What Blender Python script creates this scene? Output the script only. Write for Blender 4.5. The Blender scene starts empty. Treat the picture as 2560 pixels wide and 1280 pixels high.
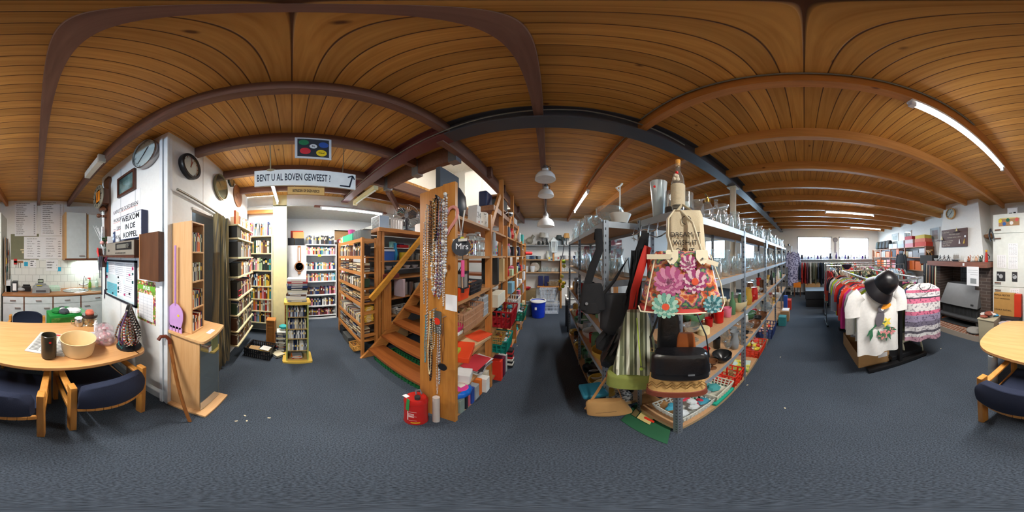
import bpy,math,random
from mathutils import Vector,Matrix
R=random.Random(11)
PI=math.pi
H=1.6
SC=bpy.context.scene
COL=SC.collection

# ---------------------------------------------------------------- camera, world, lights, exposure
cd=bpy.data.cameras.new('camera');cam=bpy.data.objects.new('camera',cd);COL.objects.link(cam)
cd.type='PANO'
try:cd.panorama_type='EQUIRECTANGULAR'
except Exception:cd.cycles.panorama_type='EQUIRECTANGULAR'
cd.clip_start=0.02;cd.clip_end=200
cam.location=(0,0,H);cam.rotation_euler=(PI/2,0,math.radians(12.656))
SC.camera=cam
SC.view_settings.view_transform='Standard';SC.view_settings.look='None'
SC.view_settings.gamma=1;SC.view_settings.use_curve_mapping=False
SC.view_settings.exposure=0.8
SC.cycles.transparent_max_bounces=32
SC.cycles.diffuse_bounces=6
SC.cycles.max_bounces=14
SC.cycles.sample_clamp_indirect=6

W=bpy.data.worlds.new('daylight');SC.world=W;W.use_nodes=True
nt=W.node_tree;nt.nodes.clear()
wo=nt.nodes.new('ShaderNodeOutputWorld');bg=nt.nodes.new('ShaderNodeBackground')
bg.inputs[0].default_value=(0.62,0.81,1.0,1);bg.inputs[1].default_value=16
nt.links.new(bg.outputs[0],wo.inputs[0])

def area(name,loc,size,power,col,rot,portal=False):
    l=bpy.data.lights.new(name,'AREA');l.shape='RECTANGLE';l.size,l.size_y=size
    l.energy=power;l.color=col
    if portal:l.cycles.is_portal=True
    o=bpy.data.objects.new(name,l);COL.objects.link(o);o.location=loc;o.rotation_euler=rot
    return o
EWIN=[(-1.22,0.30,1.50,2.46),(-2.98,-1.53,1.50,2.46),(3.72,4.92,1.45,2.42),(2.2,2.95,1.45,2.42)]
for i,(a,b,c,d) in enumerate(EWIN):
    area('window_daylight',(7.28,(a+b)/2,(c+d)/2),(d-c,b-a),1,(1,1,1),(0,PI/2,0),True)
# tubes: start, end (lit fluorescent lamps of the room); their light is in the lamp builder further down
TUBES=[((.62,-.50,2.655),(.62,-1.66,2.655),46),((.62,2.50,2.655),(.62,3.72,2.655),34),
         ((-2.02,-.27,2.62),(-3.0,-.27,2.62),30),((-3.02,.56,2.52),(-3.02,1.85,2.52),34),
         ((3.80,-.52,2.655),(3.80,-1.72,2.655),30),((5.75,-1.7,2.655),(5.75,-2.9,2.655),24)]

# ---------------------------------------------------------------- helpers
def at(px,py,x=None,y=None,z=None):
    """direction seen at a picture point -> point on the plane x=, y= or z= (metres)"""
    a=(px-1370)/2560*2*PI;t=math.tan((640-py)*PI/1280);sx,sy=math.sin(a),math.cos(a)
    d=x/sx if x is not None else (y/sy if y is not None else (z-H)/t)
    return Vector((d*sx,d*sy,H+d*t))
def atd(px,py,d):
    a=(px-1370)/2560*2*PI
    return Vector((d*math.sin(a),d*math.cos(a),H+d*math.tan((640-py)*PI/1280)))
def lin(h):
    h=h.lstrip('#');c=[int(h[i:i+2],16)/255 for i in (0,2,4)]
    return tuple((v/12.92 if v<=.04045 else ((v+.055)/1.055)**2.4) for v in c)+(1,)
_M={}
def _new(key):
    m=bpy.data.materials.new(key);m.use_nodes=True;n=m.node_tree.nodes;b=n['Principled BSDF']
    return m,m.node_tree,b
def M(h,rough=.6,metal=0.,var=.06,bump=0.,sc=12.,spec=.4,coat=0.):
    """plain procedural surface: colour with a slight noise variation"""
    k=(h,rough,metal,var,bump,sc,spec,coat)
    if k in _M:return _M[k]
    m,t,b=_new('surface_'+h.strip('#'));N=t.nodes;L=t.links
    b.inputs['Roughness'].default_value=rough;b.inputs['Metallic'].default_value=metal
    b.inputs['Specular IOR Level'].default_value=spec;b.inputs['Coat Weight'].default_value=coat
    c=lin(h);m.diffuse_color=c
    tc=N.new('ShaderNodeTexCoord');no=N.new('ShaderNodeTexNoise');no.inputs['Scale'].default_value=sc;no.inputs['Detail'].default_value=3
    L.new(tc.outputs['Object'],no.inputs['Vector'])
    mx=N.new('ShaderNodeMix');mx.data_type='RGBA'
    mx.inputs[6].default_value=tuple(v*(1-var*2) for v in c[:3])+(1,);mx.inputs[7].default_value=tuple(min(1,v*(1+var*2)) for v in c[:3])+(1,)
    L.new(no.outputs[0],mx.inputs[0]);L.new(mx.outputs[2],b.inputs['Base Color'])
    if bump:
        bp=N.new('ShaderNodeBump');bp.inputs['Strength'].default_value=bump;bp.inputs['Distance'].default_value=.01
        L.new(no.outputs[0],bp.inputs['Height']);L.new(bp.outputs[0],b.inputs['Normal'])
    _M[k]=m;return m
def wood(h1,h2,axis='Z',rough=.45,sc=9,knots=True):
    k=('w',h1,h2,axis,rough,sc,knots)
    if k in _M:return _M[k]
    m,t,b=_new('wood_'+h1.strip('#'));N=t.nodes;L=t.links
    b.inputs['Roughness'].default_value=rough;m.diffuse_color=lin(h1)
    tc=N.new('ShaderNodeTexCoord');mp=N.new('ShaderNodeMapping');L.new(tc.outputs['Object'],mp.inputs[0])
    s={'X':(.7,9,9),'Y':(9,.7,9),'Z':(9,9,.7)}[axis];mp.inputs['Scale'].default_value=s
    no=N.new('ShaderNodeTexNoise');no.inputs['Scale'].default_value=sc*.5;no.inputs['Detail'].default_value=5;no.inputs['Distortion'].default_value=.6
    L.new(mp.outputs[0],no.inputs['Vector'])
    cr=N.new('ShaderNodeValToRGB');cr.color_ramp.elements[0].position=.3;cr.color_ramp.elements[1].position=.7
    cr.color_ramp.elements[0].color=lin(h2);cr.color_ramp.elements[1].color=lin(h1);L.new(no.outputs[0],cr.inputs[0])
    out=cr.outputs[0]
    if knots:
        m2=N.new('ShaderNodeMapping');L.new(tc.outputs['Object'],m2.inputs[0]);m2.inputs['Scale'].default_value={'X':(.6,1,1),'Y':(1,.6,1),'Z':(1,1,.6)}[axis]
        vo=N.new('ShaderNodeTexVoronoi');vo.inputs['Scale'].default_value=6;L.new(m2.outputs[0],vo.inputs['Vector'])
        c2=N.new('ShaderNodeValToRGB');c2.color_ramp.elements[0].position=.05;c2.color_ramp.elements[1].position=.1
        c2.color_ramp.elements[0].color=(.25,.14,.08,1);c2.color_ramp.elements[1].color=(1,1,1,1);L.new(vo.outputs['Distance'],c2.inputs[0])
        mx=N.new('ShaderNodeMix');mx.data_type='RGBA';mx.blend_type='MULTIPLY';mx.inputs[0].default_value=.8
        L.new(out,mx.inputs[6]);L.new(c2.outputs[0],mx.inputs[7]);out=mx.outputs[2]
    L.new(out,b.inputs['Base Color']);_M[k]=m;return m
def glass(h='#f0f8fa',opacity=.045,rough=.02,blend=.36):
    k=('g',h,opacity,rough,blend)
    if k in _M:return _M[k]
    m,t,b=_new('glass_'+h.strip('#'));N=t.nodes;L=t.links;N.remove(b);out=N['Material Output']
    tr=N.new('ShaderNodeBsdfTransparent');tr.inputs[0].default_value=tuple(.35+.65*v for v in lin(h)[:3])+(1,)
    gl=N.new('ShaderNodeBsdfGlossy');gl.inputs['Roughness'].default_value=rough
    df=N.new('ShaderNodeBsdfDiffuse');df.inputs[0].default_value=lin(h)
    lw=N.new('ShaderNodeLayerWeight');lw.inputs[0].default_value=blend
    m1=N.new('ShaderNodeMixShader');L.new(lw.outputs['Facing'],m1.inputs[0]);L.new(tr.outputs[0],m1.inputs[1]);L.new(gl.outputs[0],m1.inputs[2])
    m2=N.new('ShaderNodeMixShader');m2.inputs[0].default_value=opacity;L.new(m1.outputs[0],m2.inputs[1]);L.new(df.outputs[0],m2.inputs[2])
    L.new(m2.outputs[0],out.inputs[0]);m.diffuse_color=lin(h);_M[k]=m;return m
def emit(h,s):
    k=('e',h,s)
    if k in _M:return _M[k]
    m,t,b=_new('light_'+h.strip('#'));b.inputs['Base Color'].default_value=lin(h)
    b.inputs['Emission Color'].default_value=lin(h);b.inputs['Emission Strength'].default_value=s;_M[k]=m;return m
def ramp_mat(name,stops,vec_scale=(1,1,1),kind='noise',scale=5.,detail=4,rough=.6,interp='LINEAR',bump=0.):
    k=('r',name)
    if k in _M:return _M[k]
    m,t,b=_new(name);N=t.nodes;L=t.links;b.inputs['Roughness'].default_value=rough
    tc=N.new('ShaderNodeTexCoord');mp=N.new('ShaderNodeMapping');L.new(tc.outputs['Object'],mp.inputs[0]);mp.inputs['Scale'].default_value=vec_scale
    if kind=='noise':
        s=N.new('ShaderNodeTexNoise');s.inputs['Scale'].default_value=scale;s.inputs['Detail'].default_value=detail;o=s.outputs[0]
    elif kind=='voronoi':
        s=N.new('ShaderNodeTexVoronoi');s.inputs['Scale'].default_value=scale;o=s.outputs['Color']
        sp=N.new('ShaderNodeSeparateColor');L.new(o,sp.inputs[0]);o=sp.outputs[0]
    elif kind=='wave':
        s=N.new('ShaderNodeTexWave');s.inputs['Scale'].default_value=scale;s.inputs['Distortion'].default_value=detail;o=s.outputs[1]
    L.new(mp.outputs[0],s.inputs['Vector'])
    cr=N.new('ShaderNodeValToRGB');cr.color_ramp.interpolation=interp;el=cr.color_ramp.elements
    while len(el)<len(stops):el.new(.5)
    for e,(p,c) in zip(el,stops):e.position=p;e.color=lin(c)
    L.new(o,cr.inputs[0]);L.new(cr.outputs[0],b.inputs['Base Color']);m.diffuse_color=lin(stops[0][1])
    if bump:
        bp=N.new('ShaderNodeBump');bp.inputs['Strength'].default_value=bump;bp.inputs['Distance'].default_value=.01
        L.new(o,bp.inputs['Height']);L.new(bp.outputs[0],b.inputs['Normal'])
    _M[k]=m;return m
def brickmat(name,c1,c2,mortar,scale,vec=(1,1,1),rot=(0,0,0),ratio=(.5,.25),rough=.8,size=.02):
    k=('b',name)
    if k in _M:return _M[k]
    m,t,b=_new(name);N=t.nodes;L=t.links;b.inputs['Roughness'].default_value=rough
    tc=N.new('ShaderNodeTexCoord');mp=N.new('ShaderNodeMapping');L.new(tc.outputs['Object'],mp.inputs[0]);mp.inputs['Scale'].default_value=vec;mp.inputs['Rotation'].default_value=rot
    s=N.new('ShaderNodeTexBrick');s.inputs['Color1'].default_value=lin(c1);s.inputs['Color2'].default_value=lin(c2);s.inputs['Mortar'].default_value=lin(mortar)
    s.inputs['Scale'].default_value=scale;s.inputs['Mortar Size'].default_value=size;s.inputs['Brick Width'].default_value=ratio[0];s.inputs['Row Height'].default_value=ratio[1]
    L.new(mp.outputs[0],s.inputs['Vector']);L.new(s.outputs[0],b.inputs['Base Color']);_M[k]=m;return m

class MB:
    """collects shapes, builds one mesh"""
    def __init__(s):s.v=[];s.f=[];s.m=[]
    def add(s,vs,fs,m=0,mx=None):
        o=len(s.v)
        s.v+=[tuple(mx @ Vector(p)) for p in vs] if mx is not None else [tuple(p) for p in vs]
        s.f+=[tuple(i+o for i in f) for f in fs];s.m+=[m]*len(fs);return s
    def box(s,x0,x1,y0,y1,z0,z1,m=0,mx=None):
        return s.add([(x0,y0,z0),(x1,y0,z0),(x1,y1,z0),(x0,y1,z0),(x0,y0,z1),(x1,y0,z1),(x1,y1,z1),(x0,y1,z1)],
                     [(3,2,1,0),(4,5,6,7),(0,1,5,4),(1,2,6,5),(2,3,7,6),(3,0,4,7)],m,mx)
    def hexa(s,a,b,m=0):
        return s.add(list(a)+list(b),[(3,2,1,0),(4,5,6,7),(0,1,5,4),(1,2,6,5),(2,3,7,6),(3,0,4,7)],m)
    def rod(s,p0,p1,r0,r1=None,n=10,m=0):
        p0=Vector(p0);p1=Vector(p1);r1=r0 if r1 is None else r1
        q=(p1-p0).to_track_quat('Z','Y').to_matrix()
        vs=[];
        for p,r in ((p0,r0),(p1,r1)):
            for i in range(n):
                a=2*PI*i/n;vs.append(p+q@Vector((r*math.cos(a),r*math.sin(a),0)))
        fs=[(i,(i+1)%n,n+(i+1)%n,n+i) for i in range(n)]+[tuple(range(n-1,-1,-1)),tuple(range(n,2*n))]
        return s.add(vs,fs,m)
    def bar(s,p0,p1,w,h,m=0,up=(0,0,1)):
        p0=Vector(p0);p1=Vector(p1);d=(p1-p0).normalized();u=Vector(up)
        sd=d.cross(u).normalized();u=sd.cross(d).normalized()
        q=[sd*(-w/2)+u*(-h/2),sd*(w/2)+u*(-h/2),sd*(w/2)+u*(h/2),sd*(-w/2)+u*(h/2)]
        return s.hexa([p0+k for k in q],[p1+k for k in q],m)
    def lathe(s,prof,n=18,c=(0,0,0),m=0,sx=1,sy=1,mx=None):
        vs=[];fs=[];k=len(prof)
        for r,z in prof:
            for i in range(n):
                a=2*PI*i/n;vs.append((c[0]+r*sx*math.cos(a),c[1]+r*sy*math.sin(a),c[2]+z))
        for j in range(k-1):
            for i in range(n):fs.append((j*n+i,j*n+(i+1)%n,(j+1)*n+(i+1)%n,(j+1)*n+i))
        if prof[0][0]>1e-5:fs.append(tuple(range(n-1,-1,-1)))
        return s.add(vs,fs,m,mx)
    def ball(s,c,r,sx=1,sy=1,sz=1,n=10,k=6,m=0):
        return s.lathe([(max(1e-4,r*math.sin(PI*j/k)),-r*sz*math.cos(PI*j/k)) for j in range(k+1)],n,c,m,sx,sy)
    def tube(s,pts,r,n=8,m=0,closed=False,flat=1.):
        pts=[Vector(p) for p in pts];k=len(pts);vs=[];fs=[]
        ref=Vector((0,0,1))
        for i,p in enumerate(pts):
            a=pts[(i-1)%k] if (closed or i>0) else p;b=pts[(i+1)%k] if (closed or i<k-1) else p
            d=(b-a).normalized() if (b-a).length>1e-9 else Vector((0,0,1))
            u=ref-d*ref.dot(d)
            if u.length<.05:u=Vector((1,0,.1))-d*Vector((1,0,.1)).dot(d)
            u.normalize();w=d.cross(u);ref=u
            for j in range(n):
                t=2*PI*j/n;vs.append(p+u*(r*math.cos(t))+w*(r*flat*math.sin(t)))
        for i in range(k if closed else k-1):
            for j in range(n):fs.append((i*n+j,i*n+(j+1)%n,((i+1)%k)*n+(j+1)%n,((i+1)%k)*n+j))
        if not closed:fs+=[tuple(range(n-1,-1,-1)),tuple(range((k-1)*n,k*n))]
        return s.add(vs,fs,m)
    def prism(s,poly,z0,z1,m=0,mx=None):
        n=len(poly)
        return s.add([(x,y,z0) for x,y in poly]+[(x,y,z1) for x,y in poly],
                     [tuple(range(n-1,-1,-1)),tuple(range(n,2*n))]+[(i,(i+1)%n,n+(i+1)%n,n+i) for i in range(n)],m,mx)
    def sheet(s,rows,th=.004,m=0,closed=False,two=True):
        """grid of points rows[i][j]; given thickness along the first cell normal by an offset copy"""
        r=len(rows);c=len(rows[0]);vs=[Vector(p) for q in rows for p in q]
        nn=(vs[1]-vs[0]).cross(vs[c]-vs[0]);nn=nn.normalized() if nn.length>1e-9 else Vector((0,1,0))
        fs=[(i*c+j,i*c+j+1,(i+1)*c+j+1,(i+1)*c+j) for i in range(r-1) for j in range(c-1)]
        if two:
            o=r*c;vs2=[p-nn*th for p in vs];f2=[tuple(o+i for i in reversed(f)) for f in fs];ed=[]
            for j in range(c-1):ed+=[(j+1,j,o+j,o+j+1),((r-1)*c+j,(r-1)*c+j+1,o+(r-1)*c+j+1,o+(r-1)*c+j)]
            for i in range(r-1):ed+=[(i*c,(i+1)*c,o+(i+1)*c,o+i*c),((i+1)*c+c-1,i*c+c-1,o+i*c+c-1,o+(i+1)*c+c-1)]
            return s.add(vs+vs2,fs+f2+ed,m)
        return s.add(vs,fs,m)
    def mesh(s,name,mats,off=(0,0,0),ang=35):
        me=bpy.data.meshes.new(name);o=Vector(off)
        me.from_pydata([tuple(Vector(p)-o) for p in s.v],[],s.f)
        for q in (mats if isinstance(mats,(list,tuple)) else [mats]):me.materials.append(q)
        me.polygons.foreach_set('material_index',s.m)
        me.polygons.foreach_set('use_smooth',[True]*len(s.f));me.update()
        try:me.set_sharp_from_angle(angle=math.radians(ang))
        except Exception:pass
        return me
def obj(name,me,parent=None,loc=(0,0,0),rot=(0,0,0)):
    o=bpy.data.objects.new(name,me);COL.objects.link(o);o.location=loc;o.rotation_euler=rot
    if parent:o.parent=parent
    return o
def props(o,label=None,cat=None,group=None,kind=None):
    if label:o['label']=label
    if cat:o['category']=cat
    if group:o['group']=group
    if kind:o['kind']=kind
    return o
def base(mbs):
    xs=[p for b in mbs for p in b.v]
    return Vector(((min(p[0] for p in xs)+max(p[0] for p in xs))/2,(min(p[1] for p in xs)+max(p[1] for p in xs))/2,min(p[2] for p in xs)))
def flat(parts):
    r=[]
    for p in parts:
        if isinstance(p[1],MB):r.append(p[1])
        if len(p)>4:r+=flat(p[4])
    return r
def thing(name,label,cat,parts,loc=None,rz=0,group=None,kind=None,bevel=0,rot=None):
    """parts: (name, MB or mesh, mats, label or None, [sub-parts]); one part given alone as (MB, mats) makes one mesh"""
    single=isinstance(parts,tuple)
    if single:parts_=[(name,parts[0],parts[1])]
    else:parts_=parts
    off=Vector((0,0,0));L=loc
    if loc is None:off=base(flat(parts_));L=off
    r=rot if rot else (0,0,rz)
    if single:
        o=obj(name,parts[0].mesh(name,parts[1],off),None,L,r)
        if bevel:bev(o,bevel)
        return props(o,label,cat,group,kind)
    root=obj(name,None,None,L,r);root.empty_display_size=.05;props(root,label,cat,group,kind)
    def rec(ps,par,off):
        for p in ps:
            me=p[1].mesh(p[0],p[2],off) if isinstance(p[1],MB) else p[1]
            c=obj(p[0],me,par)
            if bevel and isinstance(p[1],MB):bev(c,bevel)
            if len(p)>3 and p[3]:c['label']=p[3]
            if len(p)>4:rec(p[4],c,off)
    rec(parts_,root,off)
    return root
def bev(o,w):
    b=o.modifiers.new('bevel','BEVEL');b.width=w;b.segments=2;b.limit_method='ANGLE';b.angle_limit=math.radians(50)
def struct(name,mb,mats,parent=None):
    o=obj(name,mb.mesh(name,mats),parent)
    if not parent:o['kind']='structure'
    return o
def kids(o):return [c for c in bpy.data.objects if c.parent==o]
def dup(root,loc,rz=0,label=None,group=None,scale=None,mats=None):
    r=root.copy();COL.objects.link(r);r.location=loc;r.rotation_euler=(0,0,rz)
    if scale:r.scale=scale if isinstance(scale,(tuple,list)) else (scale,)*3
    if label:r['label']=label
    if group:r['group']=group
    for ch in PROTO_KIDS.get(root.name,[]):
        c=ch.copy();COL.objects.link(c);c.parent=r
        for g in PROTO_KIDS.get(ch.name,[]):
            d=g.copy();COL.objects.link(d);d.parent=c
    return r
PROTO_KIDS={}
def proto(o):
    ks=kids(o);PROTO_KIDS[o.name]=ks
    for k in ks:PROTO_KIDS[k.name]=kids(k)
    return o
_T={}
def textmesh(s,size,mat,align='LEFT',ext=.0008,bold=0.):
    cu=bpy.data.curves.new('lettering','FONT');cu.body=s;cu.size=size;cu.extrude=ext;cu.align_x=align;cu.offset=bold;cu.resolution_u=3
    o=bpy.data.objects.new('lettering',cu);me=bpy.data.meshes.new_from_object(o);me.materials.clear();me.materials.append(mat)
    bpy.data.objects.remove(o);return me
def text(s,size,mat,parent,p,right,normal,align='LEFT',name='lettering',sx=1.,bold=0.):
    """lettering on a face: p = world point of the start of its base line"""
    me=textmesh(s,size,mat,align,bold=bold)
    r=Vector(right).normalized();n=Vector(normal).normalized();u=n.cross(r).normalized()
    mx=Matrix(((r.x*sx,u.x,n.x,p[0]),(r.y*sx,u.y,n.y,p[1]),(r.z*sx,u.z,n.z,p[2]),(0,0,0,1)))
    me.transform(Matrix.Translation(-Vector(parent_loc(parent))) @ mx if parent else mx)
    return obj(name,me,parent)
def parent_loc(o):
    v=Vector((0,0,0))
    while o:v+=o.location;o=o.parent
    return v
def rotz(a,c=(0,0,0)):return Matrix.Translation(Vector(c)) @ Matrix.Rotation(a,4,'Z')
def rrect(w,h,r,n=4,cx=0,cy=0):
    p=[]
    for (sx,sy,a0) in ((1,1,0),(-1,1,90),(-1,-1,180),(1,-1,270)):
        for i in range(n+1):
            a=math.radians(a0+90*i/n);p.append((cx+sx*(w/2-r)+r*math.cos(a),cy+sy*(h/2-r)+r*math.sin(a)))
    return p
def plane_mx(p,right,normal):
    r=Vector(right).normalized();n=Vector(normal).normalized();u=n.cross(r).normalized()
    return Matrix(((r.x,u.x,n.x,p[0]),(r.y,u.y,n.y,p[1]),(r.z,u.z,n.z,p[2]),(0,0,0,1)))

# common materials
white=M('#dfe2e0',.7);paint=M('#e6e8e6',.75,var=.03,bump=.05,sc=30);paper=M('#e9ebee',.8,var=.02)
black=M('#141416',.5);blackp=M('#1b1b1d',.35);chrome=M('#c8ccd0',.18,1.);steel=M('#9aa0a6',.38,.75,.08,sc=30)
gly=glass();frost=glass('#dfe8ea',.45,.25);ink=M('#16161c',.7);redm=M('#c8201c',.45);
pine=wood('#c08344','#a86c32','Z');pineX=wood('#c08344','#a86c32','X');pineY=wood('#c08344','#a86c32','Y')
beechZ=wood('#dcb07c','#cf9e68','Z',knots=False);beechX=wood('#dcb07c','#cf9e68','X',knots=False)
chip=M('#b08a64',.8,var=.1,sc=60);darkwood=wood('#5c3322','#43241a','Z',knots=False)
leather=M('#121214',.32,var=.15,bump=.25,sc=40,spec=.6)
cloth_black=M('#17181b',.9,bump=.2,sc=80)
card=M('#b08a5c',.85,var=.05)
# ================================================================ THE ROOM
CZ=2.82;BZ=2.70
def ceil_mat():
    m,t,b=_new('ceiling_boards');N=t.nodes;L=t.links;b.inputs['Roughness'].default_value=.42
    tc=N.new('ShaderNodeTexCoord');sp=N.new('ShaderNodeSeparateXYZ');L.new(tc.outputs['Object'],sp.inputs[0])
    d=N.new('ShaderNodeMath');d.operation='DIVIDE';d.inputs[1].default_value=.086;L.new(sp.outputs[1],d.inputs[0])
    fr=N.new('ShaderNodeMath');fr.operation='FRACT';L.new(d.outputs[0],fr.inputs[0])
    fl=N.new('ShaderNodeMath');fl.operation='FLOOR';L.new(d.outputs[0],fl.inputs[0])
    g=N.new('ShaderNodeMath');g.operation='SUBTRACT';g.inputs[1].default_value=.5;L.new(fr.outputs[0],g.inputs[0])
    ab=N.new('ShaderNodeMath');ab.operation='ABSOLUTE';L.new(g.outputs[0],ab.inputs[0])
    gr=N.new('ShaderNodeValToRGB');e=gr.color_ramp.elements;e[0].position=.455;e[0].color=(1,1,1,1);e[1].position=.485;e[1].color=(.18,.12,.08,1);L.new(ab.outputs[0],gr.inputs[0])
    wn=N.new('ShaderNodeTexWhiteNoise');wn.noise_dimensions='1D';L.new(fl.outputs[0],wn.inputs['W'])
    cb=N.new('ShaderNodeCombineXYZ');L.new(wn.outputs[0],cb.inputs[0]);L.new(wn.outputs[0],cb.inputs[2])
    sc=N.new('ShaderNodeVectorMath');sc.operation='SCALE';sc.inputs['Scale'].default_value=40;L.new(cb.outputs[0],sc.inputs[0])
    ad=N.new('ShaderNodeVectorMath');ad.operation='ADD';L.new(tc.outputs['Object'],ad.inputs[0]);L.new(sc.outputs[0],ad.inputs[1])
    mp=N.new('ShaderNodeMapping');mp.inputs['Scale'].default_value=(.8,14,1);L.new(ad.outputs[0],mp.inputs[0])
    no=N.new('ShaderNodeTexNoise');no.inputs['Scale'].default_value=3;no.inputs['Detail'].default_value=6;no.inputs['Distortion'].default_value=.7;L.new(mp.outputs[0],no.inputs['Vector'])
    cr=N.new('ShaderNodeValToRGB');e=cr.color_ramp.elements;e[0].position=.3;e[0].color=lin('#b9823a');e[1].position=.72;e[1].color=lin('#d9a254');L.new(no.outputs[0],cr.inputs[0])
    hv=N.new('ShaderNodeHueSaturation');mr=N.new('ShaderNodeMapRange');mr.inputs[3].default_value=.82;mr.inputs[4].default_value=1.12
    L.new(wn.outputs[0],mr.inputs[0]);L.new(mr.outputs[0],hv.inputs['Value']);L.new(cr.outputs[0],hv.inputs['Color'])
    m2=N.new('ShaderNodeMapping');m2.inputs['Scale'].default_value=(.9,1.5,1);L.new(ad.outputs[0],m2.inputs[0])
    vo=N.new('ShaderNodeTexVoronoi');vo.inputs['Scale'].default_value=3.6;L.new(m2.outputs[0],vo.inputs['Vector'])
    c2=N.new('ShaderNodeValToRGB');e=c2.color_ramp.elements;e[0].position=.03;e[0].color=(.16,.08,.04,1);e[1].position=.075;e[1].color=(1,1,1,1);L.new(vo.outputs['Distance'],c2.inputs[0])
    x1=N.new('ShaderNodeMix');x1.data_type='RGBA';x1.blend_type='MULTIPLY';x1.inputs[0].default_value=.9;L.new(hv.outputs[0],x1.inputs[6]);L.new(c2.outputs[0],x1.inputs[7])
    x2=N.new('ShaderNodeMix');x2.data_type='RGBA';x2.blend_type='MULTIPLY';x2.inputs[0].default_value=1;L.new(x1.outputs[2],x2.inputs[6]);L.new(gr.outputs[0],x2.inputs[7])
    L.new(x2.outputs[2],b.inputs['Base Color'])
    bp=N.new('ShaderNodeBump');bp.inputs['Strength'].default_value=.5;bp.inputs['Distance'].default_value=.006;L.new(gr.outputs[0],bp.inputs['Height']);L.new(bp.outputs[0],b.inputs['Normal'])
    return m
CEIL=ceil_mat()
def carpet_mat():
    m,t,b=_new('carpet');N=t.nodes;L=t.links;b.inputs['Roughness'].default_value=.95;b.inputs['Specular IOR Level'].default_value=.15
    tc=N.new('ShaderNodeTexCoord');n1=N.new('ShaderNodeTexNoise');n1.inputs['Scale'].default_value=130;n1.inputs['Detail'].default_value=3;L.new(tc.outputs['Object'],n1.inputs['Vector'])
    n2=N.new('ShaderNodeTexNoise');n2.inputs['Scale'].default_value=1.3;n2.inputs['Detail'].default_value=5;L.new(tc.outputs['Object'],n2.inputs['Vector'])
    c1=N.new('ShaderNodeValToRGB');e=c1.color_ramp.elements;e[0].position=.32;e[0].color=lin('#30373f');e[1].position=.68;e[1].color=lin('#555f6c');L.new(n1.outputs[0],c1.inputs[0])
    c2=N.new('ShaderNodeValToRGB');e=c2.color_ramp.elements;e[0].position=.3;e[0].color=(.8,.8,.8,1);e[1].position=.7;e[1].color=(1.0,1.0,1.0,1);L.new(n2.outputs[0],c2.inputs[0])
    x=N.new('ShaderNodeMix');x.data_type='RGBA';x.blend_type='MULTIPLY';x.inputs[0].default_value=1;L.new(c1.outputs[0],x.inputs[6]);L.new(c2.outputs[0],x.inputs[7]);L.new(x.outputs[2],b.inputs['Base Color'])
    bp=N.new('ShaderNodeBump');bp.inputs['Strength'].default_value=.5;bp.inputs['Distance'].default_value=.004;L.new(n1.outputs[0],bp.inputs['Height']);L.new(bp.outputs[0],b.inputs['Normal'])
    return m
struct('floor',MB().box(-4.4,7.3,-3.65,5.3,-.1,0),carpet_mat())
c=MB()
for x0,x1,y0,y1 in ((-3.12,7.3,-3.65,1.3),(-3.12,-1.95,1.3,4.6),(-.80,7.3,1.3,4.6),(-3.12,7.3,4.6,5.3)):c.box(x0,x1,y0,y1,CZ,CZ+.05)
struct('ceiling',c,CEIL)
def wall(name,axis,p,th,a0,a1,z0,z1,holes=(),mat=paint):
    m=MB()
    def bx(a,b,c,d):
        if b-a<1e-4 or d-c<1e-4:return
        if axis=='x':m.box(p,p+th,a,b,c,d)
        else:m.box(a,b,p,p+th,c,d)
    hs=sorted(holes);cur=a0
    for h0,h1,k0,k1 in hs:
        bx(cur,h0,z0,z1);bx(h0,h1,z0,k0);bx(h0,h1,k1,z1);cur=h1
    bx(cur,a1,z0,z1);return struct(name,m,mat)
wall('wall_east','x',7.1,.15,-3.6,5.25,0,CZ,[(a,b,c,d) for a,b,c,d in EWIN])
wall('wall_north','y',5.1,.15,-4.35,7.25,0,CZ)
wall('wall_south','y',-3.6,.15,-2.1,7.25,0,CZ)
wall('wall_west','x',-4.35,.15,-1.2,5.25,0,CZ,[(1.12,1.75,2.02,2.3)])
wall('wall_kitchen_side','x',-2.1,.1,-3.6,-2.17,0,CZ)
wall('wall_closet_end','y',-2.17,.06,-3.2,-.93,0,CZ)
wall('wall_closet_back','x',-3.2,.06,-2.17,-.88,0,CZ)
wall('wall_clock_side','x',-.985,.055,-2.11,-.88,0,CZ)
wall('wall_clock_corner','y',-.935,.055,-3.2,-.985,0,CZ,[(-1.86,-1.25,0,2.05)])
wall('wall_book_corner','x',-3.30,.06,-1.2,-.10,0,CZ)
wall('wall_alcove','y',-1.2,.06,-4.35,-3.3,0,CZ)
# boarded white lintel over the opening to the lean-to, and the lean-to's lower white ceiling
m=MB();m.box(-3.16,-3.10,-.10,5.1,2.60,CZ)
for i in range(52):m.box(-3.10,-3.094,-.08+i*.1,.008-.0+i*.1,2.60,CZ)
struct('trim_1',m,paint)
m=MB();m.box(-4.35,-3.10,-1.2,5.1,2.58,2.60);struct('ceiling_lean_to',m,M('#c4c8c8',.7))
m=MB();m.box(-3.30,-3.10,-.36,-.10,0,CZ);struct('trim_2',m,M('#e6dca6',.6))
m=MB();m.box(-3.24,-3.13,-.88,-.36,2.46,2.53,0);m.box(-3.24,-3.13,-.88,-.36,2.53,CZ,1);struct('trim_3',m,[pineY,M('#c9c9c2',.8)])
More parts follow.
